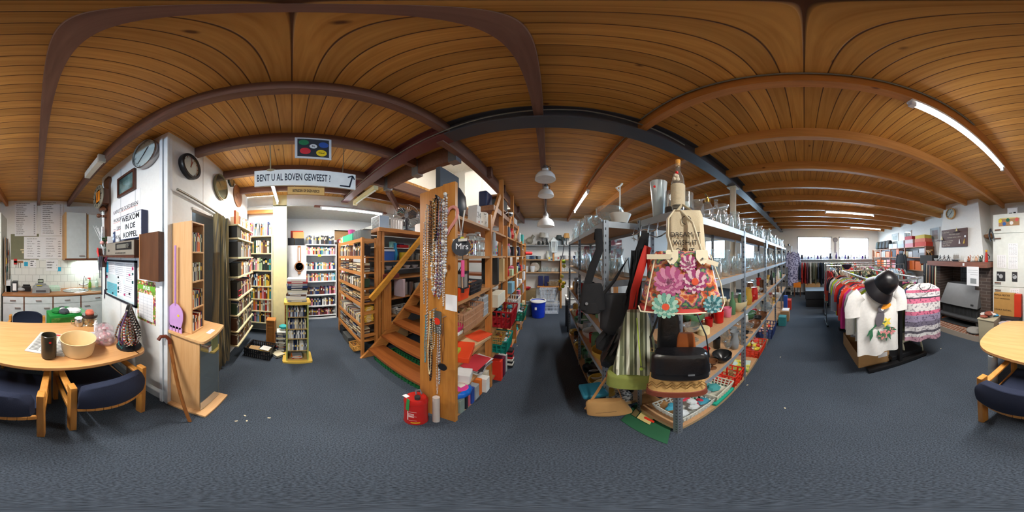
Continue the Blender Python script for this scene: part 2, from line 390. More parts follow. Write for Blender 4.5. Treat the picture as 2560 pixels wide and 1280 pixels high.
# corner strips of the clock wall
m=MB()
for x0,x1,y0,y1 in ((-.93,-.895,-.945,-.915),(-.93,-.905,-.905,-.89),(-.925,-.90,-.885,-.862),(-.96,-.93,-.88,-.865)):m.box(x0,x1,y0,y1,.0,2.74)
struct('trim_4',m,M('#dfe5ea',.35))
m=MB()
for y in (-1.33,-1.62):m.box(-.9300,-.927,y-.004,y+.004,.0,2.7)
struct('trim_5',m,M('#b9bfc4',.6))
m=MB()
for x in (-1.45,-2.0,-2.35,-2.8):m.box(x-.003,x+.003,-.88,-.878,2.06,2.8)
m.box(-1.86,-1.25,-.88,-.868,2.05,2.075)
struct('trim_6',m,M('#c3bdb4',.6))
m=MB();m.box(-1.90,-1.86,-.975,-.87,0,2.09);struct('door_1',m,paint)
m=MB();m.box(-1.5,2.0,-3.452,-3.45,0,.09);m.box(3,7.1,-3.45,-3.435,0,.08);struct('baseboard_south',m,white)
m=MB();m.box(-.6,7.1,5.085,5.1,0,.08);struct('baseboard_north',m,white)
m=MB();m.box(-.930,-.92,-2.1,-.95,0,.10);struct('baseboard_clock_side',m,M('#8b8f92',.6))
# tiled splash behind the worktop
m=MB();m.box(-2.0,.62,-3.45,-3.44,.88,1.52)
struct('wall_tiles',m,brickmat('white_tiles','#e4e6e0','#e0e3df','#c6c9c4',1,(1,1,1),(PI/2,0,0),(.15,.15),.25,.006))

# beams
brown=wood('#7a5748','#664538','Y',.5,knots=False);orange=wood('#b8783c','#a0642c','Y',.45);pale=wood('#c48c50','#ad763c','Y',.42)
tn=10
def beam(x,y0,y1,mat,w=.056,z0=BZ):
    global tn
    tn+=1;struct('trim_%d'%tn,MB().box(x-w/2,x+w/2,y0,y1,z0,CZ),mat)
NAT=[.62,1.245,1.88,2.47,3.12,3.80,4.45,5.15,5.8,6.45]
for x in NAT:
    mt=orange if x<1 else pale
    beam(x,-3.45,.965,mt);beam(x,.975,5.1,mt)
beam(-.055,-3.45,.965,brown);beam(-.055,.975,5.1,brown)
beam(-.69,-3.45,.965,brown);beam(-.765,.975,5.1,brown,.06,2.64)
for x in (-1.32,-1.98,-2.62):beam(x,-.88,.965,brown)
beam(-1.32,.975,1.27,brown);beam(-1.98,.975,5.1,brown,.07,2.66);beam(-2.62,.975,5.1,brown)
tn+=1;m=MB().box(-1.95,-.795,1.25,1.31,2.60,CZ-.002).box(-1.95,-.795,4.58,4.64,2.66,CZ-.002);struct('trim_%d'%tn,m,brown)
tn+=1;m=MB().bar((-1.95,1.29,2.62),(-2.75,2.1,2.62),.05,.14);struct('trim_%d'%tn,m,brown)
for y in (1.29,):
    tn+=1;m=MB()
    for x in (-.83,-1.33,-1.93):m.box(x-.045,x+.045,y-.05,y+.045,2.585,2.8)
    struct('trim_%d'%tn,m,steel)
# joist stubs along the stair trimmer
tn+=1;m=MB()
for y in (1.9,2.55,3.2,3.85):m.box(-.735,-.68,y-.03,y+.03,2.66,CZ)
struct('trim_%d'%tn,m,brown)
# steel girder under the beams
sp=MB();sp.box(-2.95,7.1,.915,1.05,2.655,2.672,0);sp.box(-2.95,7.1,.966,.974,2.672,CZ,0);sp.box(-2.95,7.1,.92,.965,CZ-.014,CZ-.003,0)
sg=struct('trim_8',sp,ramp_mat('girder_paint',[(0,'#5a2f2e'),(.22,'#5a2f2e'),(.30,'#38383c'),(1,'#3c3e44')],(1,1,1),'noise',.01,0,.45))
# gradient along x: red primer left of the stairs, grey beyond
def girder_mat():
    m,t,b=_new('girder_red_and_grey');N=t.nodes;L=t.links;b.inputs['Roughness'].default_value=.4
    tc=N.new('ShaderNodeTexCoord');s=N.new('ShaderNodeSeparateXYZ');L.new(tc.outputs['Object'],s.inputs[0])
    g=N.new('ShaderNodeMath');g.operation='GREATER_THAN';g.inputs[1].default_value=-.68;L.new(s.outputs[0],g.inputs[0])
    x=N.new('ShaderNodeMix');x.data_type='RGBA';x.inputs[6].default_value=lin('#663638');x.inputs[7].default_value=lin('#42444b')
    L.new(g.outputs[0],x.inputs[0]);L.new(x.outputs[2],b.inputs['Base Color']);return m
sg.data.materials[0]=girder_mat()
m=MB().rod((2.15,1.0,0),(2.15,1.0,2.655),.045,n=16);m.box(2.08,2.22,.93,1.07,2.64,2.655);struct('trim_9',m,M('#cfc9b8',.5))
m=MB().tube([(-2.9,.91,2.668),(-.7,.91,2.69),(.2,.905,2.75),(1.0,.90,2.69)],.006,6)
m.tube([(.58,-1.0,2.80),(.578,.6,2.80),(.578,.9,2.79)],.007,6);m.tube([(.58,1.1,2.74),(.575,2.4,2.72)],.007,6)
thing('cable','thin grey power cable clipped along the girder and the beam of the long lamp','cable',(m,M('#6f6b62',.6)))

# ---------------------------------------------------------------- windows
for i,(a,b,c,d) in enumerate(EWIN):
    m=MB();f=.05
    m.box(7.09,7.19,a,a+f,c,d).box(7.09,7.19,b-f,b,c,d).box(7.09,7.19,a,b,d-f,d).box(7.09,7.19,a,b,c,c+f)
    if i<2:m.box(7.12,7.16,a+f,b-f,c+.42,c+.45)
    w=struct('window_%d'%(i+1),m,M('#d8dadc',.4))
    obj('pane',MB().box(7.13,7.136,a+f,b-f,c+f,d-f).mesh('pane',glass('#f4fbff',.02,blend=.1)),w)
struct('trim_7',MB().box(6.86,7.10,-3.1,.42,1.44,1.475),M('#c9cdd2',.4))
m=MB();m.box(-4.36,-4.19,1.07,1.12,1.98,2.34).box(-4.36,-4.19,1.75,1.80,1.98,2.34).box(-4.36,-4.19,1.12,1.75,2.3,2.34).box(-4.36,-4.19,1.12,1.75,1.98,2.02)
w=struct('window_5',m,white);obj('boarding',MB().box(-4.34,-4.30,1.12,1.75,2.02,2.3).mesh('boarding',wood('#b98a4e','#9c6c34','Y')),w)
# a pale building outside the windows
struct('ground_outside',MB().box(7.3,16,-8,9,-.2,-.05),M('#9a9a92',.9))

# ---------------------------------------------------------------- upstairs seen through the stairwell
m=MB();m.box(-3.3,.3,5.0,5.05,2.88,4.9).box(-3.3,-3.25,1.0,5.0,2.88,4.9).box(.3,.35,1.0,5.0,2.88,4.9).box(-3.3,.35,.95,1.0,2.88,4.9)
struct('wall_upstairs',m,paint)
struct('ceiling_upstairs',MB().box(-3.3,.35,.95,5.05,4.9,4.95),M('#d7d3c6',.8))
area('upstairs_lamp',(-1.4,2.6,4.6),(.9,.3),45,(1,.95,.86),(0,0,0))
m=MB();m.lathe([(.001,.06),(.16,.055),(.2,.02),(.17,-.03),(.001,-.05)],20,(-1.3,2.9,4.0),0,1,.5)
m.rod((-1.3,2.9,4.05),(-1.3,2.9,4.9),.006,m=1)
thing('pendant_lamp','oval white lamp hanging upstairs above the stairwell','lamp',(m,[emit('#fff6dd',4),black]))
m=MB()
for i in range(3):m.box(-2.35+i*.58,-1.79+i*.58,4.2,4.7,2.88,4.3,0);m.box(-2.30+i*.58,-1.84+i*.58,4.185,4.2,3.0,4.22,1)
thing('wardrobe','white panelled wardrobe standing upstairs beyond the stairwell','wardrobe',[('body',MB().box(-2.35,-.6,4.2,4.7,2.88,4.3),white)]+[('door',MB().box(-2.33+i*.58,-1.80+i*.58,4.18,4.2,2.95,4.25),paint) for i in range(3)])
m=MB().box(-.78,-.4,2.1,2.9,2.88,2.92);m.box(-.78,-.74,2.1,2.14,2.88,3.6).box(-.78,-.74,2.86,2.9,2.88,3.6).box(-.78,-.4,2.1,2.9,3.3,3.33)
thing('upstairs_shelf','pine shelf unit upstairs at the edge of the stairwell','shelf',(m,pine))
m=MB();m.tube([(-1.03,1.55,3.05),(-1.02,1.56,3.5),(-1.04,1.62,3.5),(-1.05,1.62,3.05)],.02,6)
m.box(-1.05,-.82,1.36,1.42,2.83,3.5)
thing('dark_rug','dark grey rug draped over the rail at the top of the stairs','rug',(m,M('#3a3d42',.95,bump=.4,sc=60)))

# ================================================================ LAMPS
def tube_lamp(i,p0,p1,pw,label,housing=True):
    p0=Vector(p0);p1=Vector(p1);d=(p1-p0).normalized();s=d.cross(Vector((0,0,1)))
    top=Vector((0,0,.034));parts=[]
    h=MB().bar(p0-d*.03+top,p1+d*.03+top,.05,.022);parts.append(('housing',h,white))
    t=MB().rod(p0,p1,.013,n=14);parts.append(('tube',t,emit('#f2f6ff',9.)))
    e=MB().bar(p0-d*.03,p0,.03,.05);parts.append(('end_cap',e,M('#c9ccd2',.4)))
    e=MB().bar(p1,p1+d*.03,.03,.05);parts.append(('end_cap',e,M('#c9ccd2',.4)))
    o=thing('fluorescent_lamp',label,'lamp',parts)
    c=(p0+p1)/2;L=(p1-p0).length;a=math.atan2(d.y,d.x)
    l=bpy.data.lights.new('tube_light','AREA');l.shape='RECTANGLE';l.size=L;l.size_y=.03;l.energy=pw;l.color=(1,.955,.90)
    q=bpy.data.objects.new('tube_light',l);COL.objects.link(q);q.location=(c.x,c.y,c.z-.018);q.rotation_euler=(0,0,a)
    return o
LL=['lit bare fluorescent tube on the orange beam by the fireplace side','lit fluorescent tube on the beam above the grey glass racks',
      'short lit fluorescent tube behind the long white hanging sign','long lit fluorescent tube under the boarded lintel above the books',
      'lit fluorescent tube above the clothes rails, the nearer of the two there','lit fluorescent tube on the beam nearest the windows']
for i,(a,b,pw) in enumerate(TUBES):tube_lamp(i,a,b,pw,LL[i])
# wooden batten shades over the lintel lamp, unlit lamp at the girder, unlit one on the left beam
thing('lamp_batten','reddish wooden batten carrying the long tube above the books','batten',(MB().box(-3.09,-3.02,.42,2.0,2.56,2.585),M('#7a4a3a',.6)))
m=MB().box(-2.75,-2.0,1.10,1.17,2.60,2.66,0);m.rod((-2.72,1.135,2.585),(-2.03,1.135,2.585),.013,m=1);m.box(-2.80,-2.75,1.10,1.17,2.57,2.66,0)
thing('batten_lamp','unlit cream batten lamp beside the end of the red girder','lamp',(m,[M('#e8dcae',.5),white]))
m=MB().box(-.665,-.60,-1.95,-1.50,2.66,2.74,0);m.box(-.672,-.592,-1.50,-1.47,2.65,2.75,1)
thing('emergency_lamp','small unlit white box lamp on the dark beam above the ornate clock','lamp',(m,[M('#d9d8cc',.4),M('#b9b9b0',.4)]))
def enamel(p,r,label,ceilz,h=.75):
    x,y,z=p;m=MB()
    m.lathe([(r,0),(r*1.0,.008),(r*.93,r*.45),(r*.7,r*.8),(r*.34,r*1.0),(r*.3,r*1.25),(r*.02,r*1.3)],28,(x,y,z),0)
    m.lathe([(r*.98,.002),(r*.9,r*.44),(r*.66,r*.76),(r*.3,r*.95),(.001,r*.97)],28,(x,y,z),1)
    n=MB().lathe([(r*.3,r*1.2),(r*.34,r*1.3),(r*.24,r*1.6),(r*.1,r*1.8),(.001,r*1.82)],16,(x,y,z))
    n2=MB().rod((x,y,z+r*1.7),(x,y,ceilz),.005,n=6);n2.tube([(x+.01,y,z+r*1.8),(x+r*.5,y,z+r*1.5),(x+r*.45,y,z+r*1.1),(x+r*.2,y,z+r*1.2)],.004,6)
    return thing('enamel_lamp',label,'lamp',[('shade',m,[M('#dfe6ea',.25),M('#c6ccd0',.4)]),('cap',n,steel),('cord',n2,black)],group='enamel pendant lamps')
enamel((-.03,1.78,2.50),.115,'white enamel pendant lamp hanging nearest the girder, highest of the three',CZ-.12)
enamel((-.03,2.32,2.49),.115,'white enamel pendant lamp with a dark cap, middle one of the three',CZ-.12)
enamel((-.04,2.9,2.13),.155,'large grey white enamel pendant lamp hanging lowest, over the back of the aisle',CZ-.12)
# ================================================================ BOOKS AND CASES
ORD=['top','second','third','fourth','fifth','sixth','seventh','lowest']
NTH=['first','second','third','fourth','fifth','sixth','seventh','eighth','ninth','tenth']+['%dth'%i for i in range(11,90)]
for _i in (21,31,41,51):NTH[_i-1]='%dst'%_i;NTH[_i]='%dnd'%(_i+1);NTH[_i+1]='%drd'%(_i+2)
BC=[('dark green','#27402f'),('brown','#5a3a28'),('red','#9c2620'),('cream','#d9cfae'),('white','#dcdcd6'),('black','#1c1c20'),('navy','#24345c'),
      ('grey','#85888a'),('orange','#d0661f'),('yellow','#d8b03a'),('teal','#2f7a7c'),('light blue','#7fa4c4'),('maroon','#5c1c24'),('pink','#c97f92'),('tan','#a98a5e'),('pale green','#9db58c')]
BCD=dict(BC)
def bmat(c):return M(BCD[c],.5,var=.04)
def book_mesh(t,d,h,c,c2,simple=False):
    m=MB()
    if simple:m.box(0,t,0,d,0,h,0);m.box(t*.15,t*.85,-.0006,0,h*.55,h*.8,2)
    else:
        m.box(0,.002,0,d,0,h,0).box(t-.002,t,0,d,0,h,0).box(0,t,0,.003,0,h,0)
        m.box(.002,t-.002,.003,d-.004,.003,h-.004,1)
        z=h*R.uniform(.45,.75);m.box(t*.12,t*.88,-.0006,0,z,z+h*R.uniform(.08,.25),2)
    return m
def row(unit,shelf,p0,u,length,hr,tr,d,kind='book',group=None,pal=None,lean=.12,simple=False,gap=.0):
    """books standing side by side; p0 = left end at the spine line, u = direction to the right"""
    p0=Vector(p0);u=Vector(u).normalized();ang=math.atan2(u.y,u.x);s=0;items=[]
    while s<length:
        t=R.uniform(*tr)
        if s+t>length:break
        c=R.choice(pal or [b[0] for b in BC]);items.append((s,t,c));s+=t+.0012
        if R.random()<gap:s+=R.uniform(.02,.06)
    sig=[(c,items[i-1][2] if i else '',items[i+1][2] if i<len(items)-1 else '') for i,(_,_,c) in enumerate(items)]
    for i,(s,t,c) in enumerate(items):
        h=R.uniform(*hr);c2=R.choice(['white','yellow','black','cream'])
        l,r=sig[i][1],sig[i][2];pos='on'
        where='%s shelf of %s'%(shelf,unit)
        if sig.count(sig[i])>1 or not l or not r or l==r:lab='%s %s, %s, %s from the left'%(c,kind,where,NTH[i])
        else:lab='%s %s, %s, between %s and %s'%(c,kind,where,l,r)
        m=book_mesh(t,d,h,c,c2,simple)
        o=obj(kind.replace(' ','_'),m.mesh(kind.replace(' ','_'),[bmat(c),M('#d9d2bf',.9),bmat(c2)]),None,p0+u*s,(0,0,ang))
        props(o,lab,kind.split()[-1],group or '%ss on the %s'%(kind,where))
        if R.random()<lean and i and t<.03:
            k=R.uniform(.05,.12);o.rotation_euler=(0,k,ang);o.location.z+=math.sin(k)*t
def stack(where,c0,sizes,cols,kind='book',group=None,rz=0,z0=0,thick=(.015,.04)):
    z=z0
    n=len(cols)
    for i,c in enumerate(cols):
        t=R.uniform(*thick);w,d=sizes;w*=R.uniform(.85,1);d*=R.uniform(.88,1)
        m=MB();m.box(-w/2,w/2,-d/2,d/2,0,t,0).box(w/2,w/2+.0006,-d*.3,d*.25,t*.3,t*.7,1).box(-w*.3,w*.3,-d/2-.0006,-d/2,t*.3,t*.7,1)
        o=obj(kind.replace(' ','_'),m.mesh('book',[bmat(c),M('#d9d2bf',.9)]),None,(c0[0]+R.uniform(-.008,.008),c0[1]+R.uniform(-.008,.008),z),(0,0,rz+R.uniform(-.15,.15)))
        pos='topmost' if i==n-1 else ('lowest' if i==0 else NTH[i]+' from bottom')
        props(o,'%s %s, %s, pile %s'%(c,kind,pos,where),kind.split()[-1],group or 'pile '+where);z+=t+.0006
    return z

# ================================================================ KITCHEN (south wall)
YF=-2.88
bx=[.60,.21,-.30,-.81,-1.45]
grey_front=M('#d4d9da',.45);trimb=M('#6b3f2a',.5)
for i in range(4):
    x1,x0=bx[i]-.012,bx[i+1]+.012
    d1=MB().box(x0,x1,YF,YF+.02,.74,.86);d2=MB().box(x0,x1,YF,YF+.02,.12,.725)
    hm=[]
    for zz in (.80,.66):
        hx=(x0+x1)/2 if zz>.7 else (x0+.10 if i in (0,1) else x1-.10)
        q=MB().rod((hx-.05,YF+.045,zz),(hx+.05,YF+.045,zz),.007,m=0);q.rod((hx-.045,YF+.02,zz),(hx-.045,YF+.045,zz),.005,m=1).rod((hx+.045,YF+.02,zz),(hx+.045,YF+.045,zz),.005,m=1);hm.append(q)
    hmats=[M('#7a5a50',.4),chrome]
    thing('base_cabinet',['white kitchen base unit at the left end beside the tall cupboard','white kitchen base unit below the grey label printer',
          'white kitchen base unit below the wire tray and the oval drainer','white kitchen base unit below the sink bowl at the right'][i],'cabinet',
          [('body',MB().box(x0-.004,x1+.004,-3.44,YF,.02,.86),white),('upright',MB().box(x0-.020,x0-.002,YF-.3,YF+.022,.02,.86),trimb),
           ('drawer',d1,grey_front,None,[('handle',hm[0],hmats)]),('door',d2,grey_front,None,[('handle',hm[1],hmats)])],group='white kitchen base units')
m=MB().box(-2.0,.60,-3.44,YF+.035,.875,.905)
thing('worktop','wood-look kitchen worktop running along the tiled wall','worktop',(m,wood('#a9744a','#95623c','X',.35,knots=False)))
# sink: oval drainer and bowl
m=MB();m.lathe([(.26,0),(.265,.006),(.25,.01),(.24,.004),(.001,.002)],32,(-.78,-3.12,.906),0,1.0,.72)
m2=MB().box(-1.42,-1.06,-3.32,-2.95,.906,.912,0).box(-1.40,-1.08,-3.28,-2.98,.912,.9125,1)
m3=MB();m3.rod((-1.0,-3.34,.907),(-1.0,-3.34,1.02),.016);m3.tube([(-1.0,-3.34,1.0),(-1.0,-3.32,1.12),(-1.0,-3.24,1.2),(-1.0,-3.16,1.16),(-1.0,-3.15,1.1)],.011,8)
m3.rod((-1.07,-3.34,.98),(-.93,-3.34,.98),.013).ball((-1.08,-3.34,.99),.022).ball((-.92,-3.34,.99),.022)
thing('kitchen_sink','stainless steel sink with oval drainer and tall swan-neck tap','sink',[('drainer',m,chrome),('bowl',m2,[chrome,M('#5b5f60',.3,.8)]),('tap',m3,chrome)])
# wall cupboards
def wallcup(x0,x1,z0,z1,label):
    m=MB().box(x0,x1,-3.44,-3.10,z0,z1,0);dr=MB().box(x0+.012,x1-.03,-3.10,-3.082,z0+.035,z1-.005)
    ed=MB().box(x0,x0+.012,-3.10,-3.08,z0,z1).box(x0,x1,-3.12,-3.078,z0,z0+.03)
    h=MB().rod((x0+.05,-3.06,z0+.08),(x0+.16,-3.06,z0+.08),.006).rod((x0+.055,-3.08,z0+.08),(x0+.055,-3.06,z0+.08),.004).rod((x0+.155,-3.08,z0+.08),(x0+.155,-3.06,z0+.08),.004)
    thing('wall_cabinet',label,'cabinet',[('body',m,[M('#c89a62',.5)]),('edge_trim',ed,trimb),('door',dr,M('#cdd5d6',.45),None,[('handle',h,trimb)])])
a=at(168,590,y=-3.09);b=at(217,590,y=-3.09)
wallcup(b.x,a.x+.04,1.52,2.47,'white wall cupboard with one short handle beside the handwritten price lists')
wallcup(b.x-.62,b.x-.01,1.52,2.45,'second white wall cupboard, half hidden behind the ornate clock')
m=MB().box(-1.35,-.85,-3.40,-3.33,1.495,1.52,0);m.box(-1.32,-.88,-3.395,-3.335,1.487,1.495,1)
thing('cupboard_lamp','slim lamp glowing greenish white under the wall cupboards','lamp',(m,[white,emit('#e6fff4',7)]))
area('cupboard_light',(-1.1,-3.35,1.48),(.5,.05),3.5,(.86,1,.93),(0,0,0))
# price lists: handwritten lines as ink strokes
def handlist(name,label,px0,px1,py0,py1,rows,two=False,y=-3.435,red=0,tilt=0):
    A=at(px0,py0,y=y);B=at(px1,py1,y=y);C_=at((px0+px1)/2,py0,y=y);D=at((px0+px1)/2,py1,y=y)
    z1,z0=C_.z,D.z;xl,xr=A.x,B.x;parts=[('sheet',MB().box(xr,xl,y-.004,y,z0,z1),paper)];w=xl-xr;h=z1-z0;m=MB();m2=MB()
    cols=((.08,.40),(.55,.92)) if two else ((.07,.93),)
    for c0,c1 in cols:
        for i in range(rows):
            z=z1-h*(i+1)/(rows+1);s=c0
            e=c0+(c1-c0)*R.uniform(.3,.6) if i else c0+(c1-c0)*.7
            while s<e:
                ww=R.uniform(.008,.02)
                for k in range(2):
                    q=s+R.uniform(0,.01);m.bar((xl-w*q,y+.001,z),(xl-w*(q+R.uniform(-.006,.01)),y+.001,z+h*.3/(rows+1)*R.uniform(.6,1.3)),.002,.004)
                m.box(xl-w*(s+ww),xl-w*s,y,y+.0012,z+h*.1/(rows+1),z+h*.1/(rows+1)+.003);s+=ww+.012
            if i:m.box(xl-w*(c1),xl-w*(c1-.07),y,y+.0012,z,z+.008);m.box(xl-w*(c1-.03),xl-w*(c1-.035),y,y+.0012,z,z+.02)
            if red and i%3==red-1:m2.box(xl-w*e,xl-w*c0,y,y+.0012,z-.008,z-.005)
    parts.append(('handwriting',m,ink,'dark handwritten lines'))
    if m2.v:parts.append(('underline',m2,M('#cc6a66',.7)))
    thing(name,label,'price list',parts)
handlist('price_list','left tall handwritten price list on the kitchen wall',37,92,505,590,17)
handlist('price_list','right tall handwritten price list on the kitchen wall, beside the cupboard',103,157,503,589,16)
handlist('price_list','wide handwritten price list in two columns above the tiles',60,160,592,647,8,True)
handlist('notice','small white note pinned under the wide price list',75,90,649,669,3)
handlist('notice','faint white note on the tiles beside the blue square',115,145,650,677,3)
A=at(27,585,y=-3.44);B=at(97,649,y=-3.44)
thing('pinboard','olive green board behind the price lists on the kitchen wall','board',[('board',MB().box(B.x,A.x,-3.446,-3.442,B.z-.02,A.z),M('#7e7f66',.8)),
      ('label',MB().box(-.0+.22,.30,-3.442,-3.440,1.66,1.70).box(.16,.24,-3.442,-3.440,1.60,1.64).box(.2,.33,-3.442,-3.44,1.72,1.75),M('#d8cda8',.8))])
for px,py,lab in ((65,660,'left blue sticky note on the tiles under the olive board'),(148,673,'right blue sticky note on the tiles above the wire tray')):
    p=at(px,py,y=-3.436);thing('sticky_note',lab,'note',(MB().box(p.x-.04,p.x+.04,-3.44,-3.437,p.z-.045,p.z+.045),M('#2fa6cc',.7)))
# key rack with hooks
p=at(46,655,y=-3.43);m=MB().box(p.x-.1,p.x+.1,-3.44,-3.425,p.z-.02,p.z+.025)
k=MB()
for i in range(3):k.tube([(p.x-.05+i*.05,-3.425,p.z-.02),(p.x-.05+i*.05,-3.41,p.z-.04),(p.x-.045+i*.05,-3.415,p.z-.12)],.004,5)
thing('key_rack','small wooden key rack with hanging keys on the kitchen tiles','key rack',[('board',m,M('#9a6a4c',.6)),('keys',k,chrome)])
# board with tools at the left end, hung on the side of the tall cupboard
X=.585;m=MB().box(X-.012,X,-3.3,-2.98,1.05,1.95,0);m.box(X-.018,X-.011,-3.3,-3.27,1.05,1.95,1).box(X-.018,X-.011,-3.01,-2.98,1.05,1.95,1)
thing('tool_board','framed board hung with tools at the left end of the kitchen','board',(m,[M('#8e9090',.7),pine]))
TL=[('orange handled pliers','#d8501c'),('red handled screwdriver','#b92a20'),('teal scissors','#2b8d88'),('black scissors','#1d1d20'),('yellow handled tool','#d9b21f'),('dark strap','#22242a')]
for i,(n_,c_) in enumerate(TL):
    y=-3.26+i*.055;z=1.72-(i%3)*.16;m=MB();m.tube([(X-.025,y,z),(X-.03,y+.008,z-.06),(X-.025,y,z-.11),(X-.03,y-.008,z-.06)],.007,6,0,True);m.rod((X-.025,y,z-.11),(X-.025,y,z-.22),.006,.002,6,1)
    thing('hand_tool','%s hanging on the framed board by the kitchen worktop'%n_,'tool',(m,[M(c_,.5),chrome]),group='tools on the board')
# things on the worktop
p=at(102,730,z=.906)
m=MB();m.box(-.16,.16,-.12,.14,0,.10,0);m.hexa([(-.13,-.10,.10),(.13,-.10,.10),(.13,.10,.10),(-.13,.10,.10)],[(-.10,-.10,.15),(.10,-.10,.15),(.10,.04,.15),(-.10,.04,.15)],0)
sc_=MB().box(-.055,.055,-.09,-.06,.16,.24);k=MB().box(-.09,.09,.141,.146,.02,.06)
for i in range(8):k.box(-.09+i*.024,-.075+i*.024,.05,.065,.145,.15)
dd=MB()
for i in range(4):dd.box(-.04+i*.022,-.026+i*.022,-.06,-.058,.18,.22)
thing('cash_register','grey cash register with a small number display on the worktop','cash register',[('body',m,M('#8e9191',.5)),('display',sc_,M('#3b403c',.4),None,[('digit',dd,M('#cfe0c8',.5))]),('keypad',k,M('#4a4c50',.6)),('note',MB().box(-.02,.08,.06,.1,.135,.139),M('#e3d23c',.7),'yellow sticky note')],loc=(p.x,-3.12,.906))
q=at(66,720,y=-3.2);m=MB().box(-.09,.09,-.07,.07,0,.09).box(-.07,.07,-.07,-.03,.09,.12)
thing('card_terminal','small black printer standing left of the grey cash register','printer',(m,blackp),loc=(q.x,-3.2,.906))
q=at(135,720,y=-3.2);m=MB()
for i in range(9):m.rod((-.12+i*.03,-.1,0),(-.12+i*.03,-.1,.1),.0025,n=5).rod((-.12+i*.03,.1,0),(-.12+i*.03,.1,.1),.0025,n=5).rod((-.12+i*.03,-.1,.003),(-.12+i*.03,.1,.003),.0025,n=5)
for z in (.003,.05,.1):m.tube([(-.12,-.1,z),(.12,-.1,z),(.12,.1,z),(-.12,.1,z)],.003,5,0,True)
thing('wire_tray','white wire tray with green papers beside the cash register','tray',[('basket',m,white),('papers',MB().box(-.11,.11,-.09,.09,.006,.085),M('#b7dcc4',.8))],loc=(q.x,-3.22,.906))
def bottle(r,h,neck=.35,fill=True):
    return [(r*.9,0),(r,.004),(r,h*.55),(r*neck,h*.75),(r*neck,h*.93),(r*neck*1.1,h*.94),(r*neck*1.1,h),(.001,h)]
q=at(219,715,y=-3.3);m=MB().lathe(bottle(.035,.17),14);n=MB().rod((0,0,.17),(0,0,.2),.014).box(-.012,.05,-.01,.01,.195,.215)
thing('spray_bottle','green spray bottle with red trigger beside the tap','bottle',[('bottle',m,glass('#7fae3a',.6)),('trigger',n,M('#d2383c',.5))],loc=(-1.16,-3.38,.906))
m=MB().lathe(bottle(.04,.19,.3),14);thing('washing_up_bottle','clear washing-up bottle at the right of the sink','bottle',(m,glass('#cfe3d8',.3)),loc=(-1.32,-3.38,.906))
for i,(px,c_,l_) in enumerate(((12,'#cfd3d6','pale grey document box standing at the left end of the worktop'),(24,'#8a8f92','grey pen tray crowded with pens at the left end of the worktop'),(38,'#2a2c30','black desk organiser with papers on the worktop'),(52,'#a7abad','crumpled silver foil parcel lying on the worktop'))):
    q=at(px,725,y=-3.15);m=MB().box(-.05,.05,-.09,.09,0,(.22,.12,.2,.05)[i],0)
    if i==1:
        for k in range(9):m.rod((-.04+k*.01,-.02,.1),(-.05+k*.012,.0,.2),.004,n=5,m=1)
    if i==2:m.box(-.035,.035,.09,.095,.03,.17,1)
    if i==3:m=MB().ball((0,0,.04),.09,1,.8,.45,9,5)
    thing(('document_box','pen_tray','desk_organiser','foil_parcel')[i],l_,('box','tray','organiser','parcel')[i],(m,[M(c_,.5),paper]),loc=(min(q.x,.53),-3.15,.906))
q=at(26,668,y=-3.43);thing('red_notepad','small red notepad hanging on the tiles beside the tool board','notepad',(MB().box(.40,.47,-3.44,-3.425,1.42,1.54),redm))

# ================================================================ TALL WHITE CUPBOARD (left of the kitchen in the room, right edge of the photo)
X0,X1,YC=.62,1.24,-2.86
m=MB().box(X0,X1,-3.44,YC,.02,2.40)
d_up=MB().box(X0+.004,X1-.004,YC,YC+.02,2.03,2.395);d_m=MB().box(X0+.004,X1-.004,YC,YC+.02,1.03,2.02);d_l=MB().box(X0+.004,X1-.004,YC,YC+.02,.08,1.02)
def hnd(z):return MB().rod((X1-.17,YC+.05,z),(X1-.05,YC+.05,z),.008).rod((X1-.16,YC+.02,z),(X1-.16,YC+.05,z),.005).rod((X1-.06,YC+.02,z),(X1-.06,YC+.05,z),.005)
cup=thing('tall_cupboard','tall off-white cupboard hung with papers beside the fireplace','cupboard',[('body',m,M('#d9ddd6',.5)),('door',d_up,M('#dde2dc',.45),None,[('handle',hnd(2.09),trimb)]),
      ('door',d_m,M('#dde2dc',.45),None,[('handle',hnd(1.93),trimb),('handle',hnd(1.10),trimb)]),('door',d_l,M('#dde2dc',.45),None,[('handle',hnd(.96),trimb)])])
YP=YC+.022
m=MB().box(.72,1.12,YP,YP+.004,2.16,2.30,0)
parts=[('board',m,M('#a9835f',.8))]
for i,(x,z,c_) in enumerate(((1.09,2.26,'#e8d02a'),(1.01,2.20,'#2f62a8'),(.94,2.27,'#1f6b50'),(.87,2.21,'#e8e8e6'),(.77,2.27,'#d05a55'))):
    parts.append(('disc',MB().rod((x,YP+.004,z),(x,YP+.006,z),.035,n=20),M(c_,.6)))
parts.append(('tape',MB().box(.74,1.10,YP+.004,YP+.005,2.295,2.315),M('#d8c982',.5)))
thing('colour_disc_card','brown card with five coloured discs taped to the tall cupboard','card',parts)
def sheetnote(x0,x1,z0,z1,label,dark=False,rows=9):
    mm=MB()
    for i in range(rows):
        z=z1-(z1-z0)*(i+1)/(rows+1);
        for k in range(4):
            a_=x1-(x1-x0)*(.1+k*.21);mm.box(a_-(x1-x0)*R.uniform(.08,.16),a_,YP+.003,YP+.0036,z,z+.004)
    thing('notice_sheet',label,'paper',[('sheet',MB().box(x0,x1,YP,YP+.003,z0,z1),paper),('print',mm,M('#50535c',.7))])
sheetnote(.75,.93,1.60,1.83,'upper handwritten list taped on the tall cupboard door');sheetnote(.75,.93,1.36,1.595,'lower handwritten list taped on the tall cupboard door')
sheetnote(.97,1.15,1.38,1.62,'handwritten list taped beside the other two on the tall cupboard')
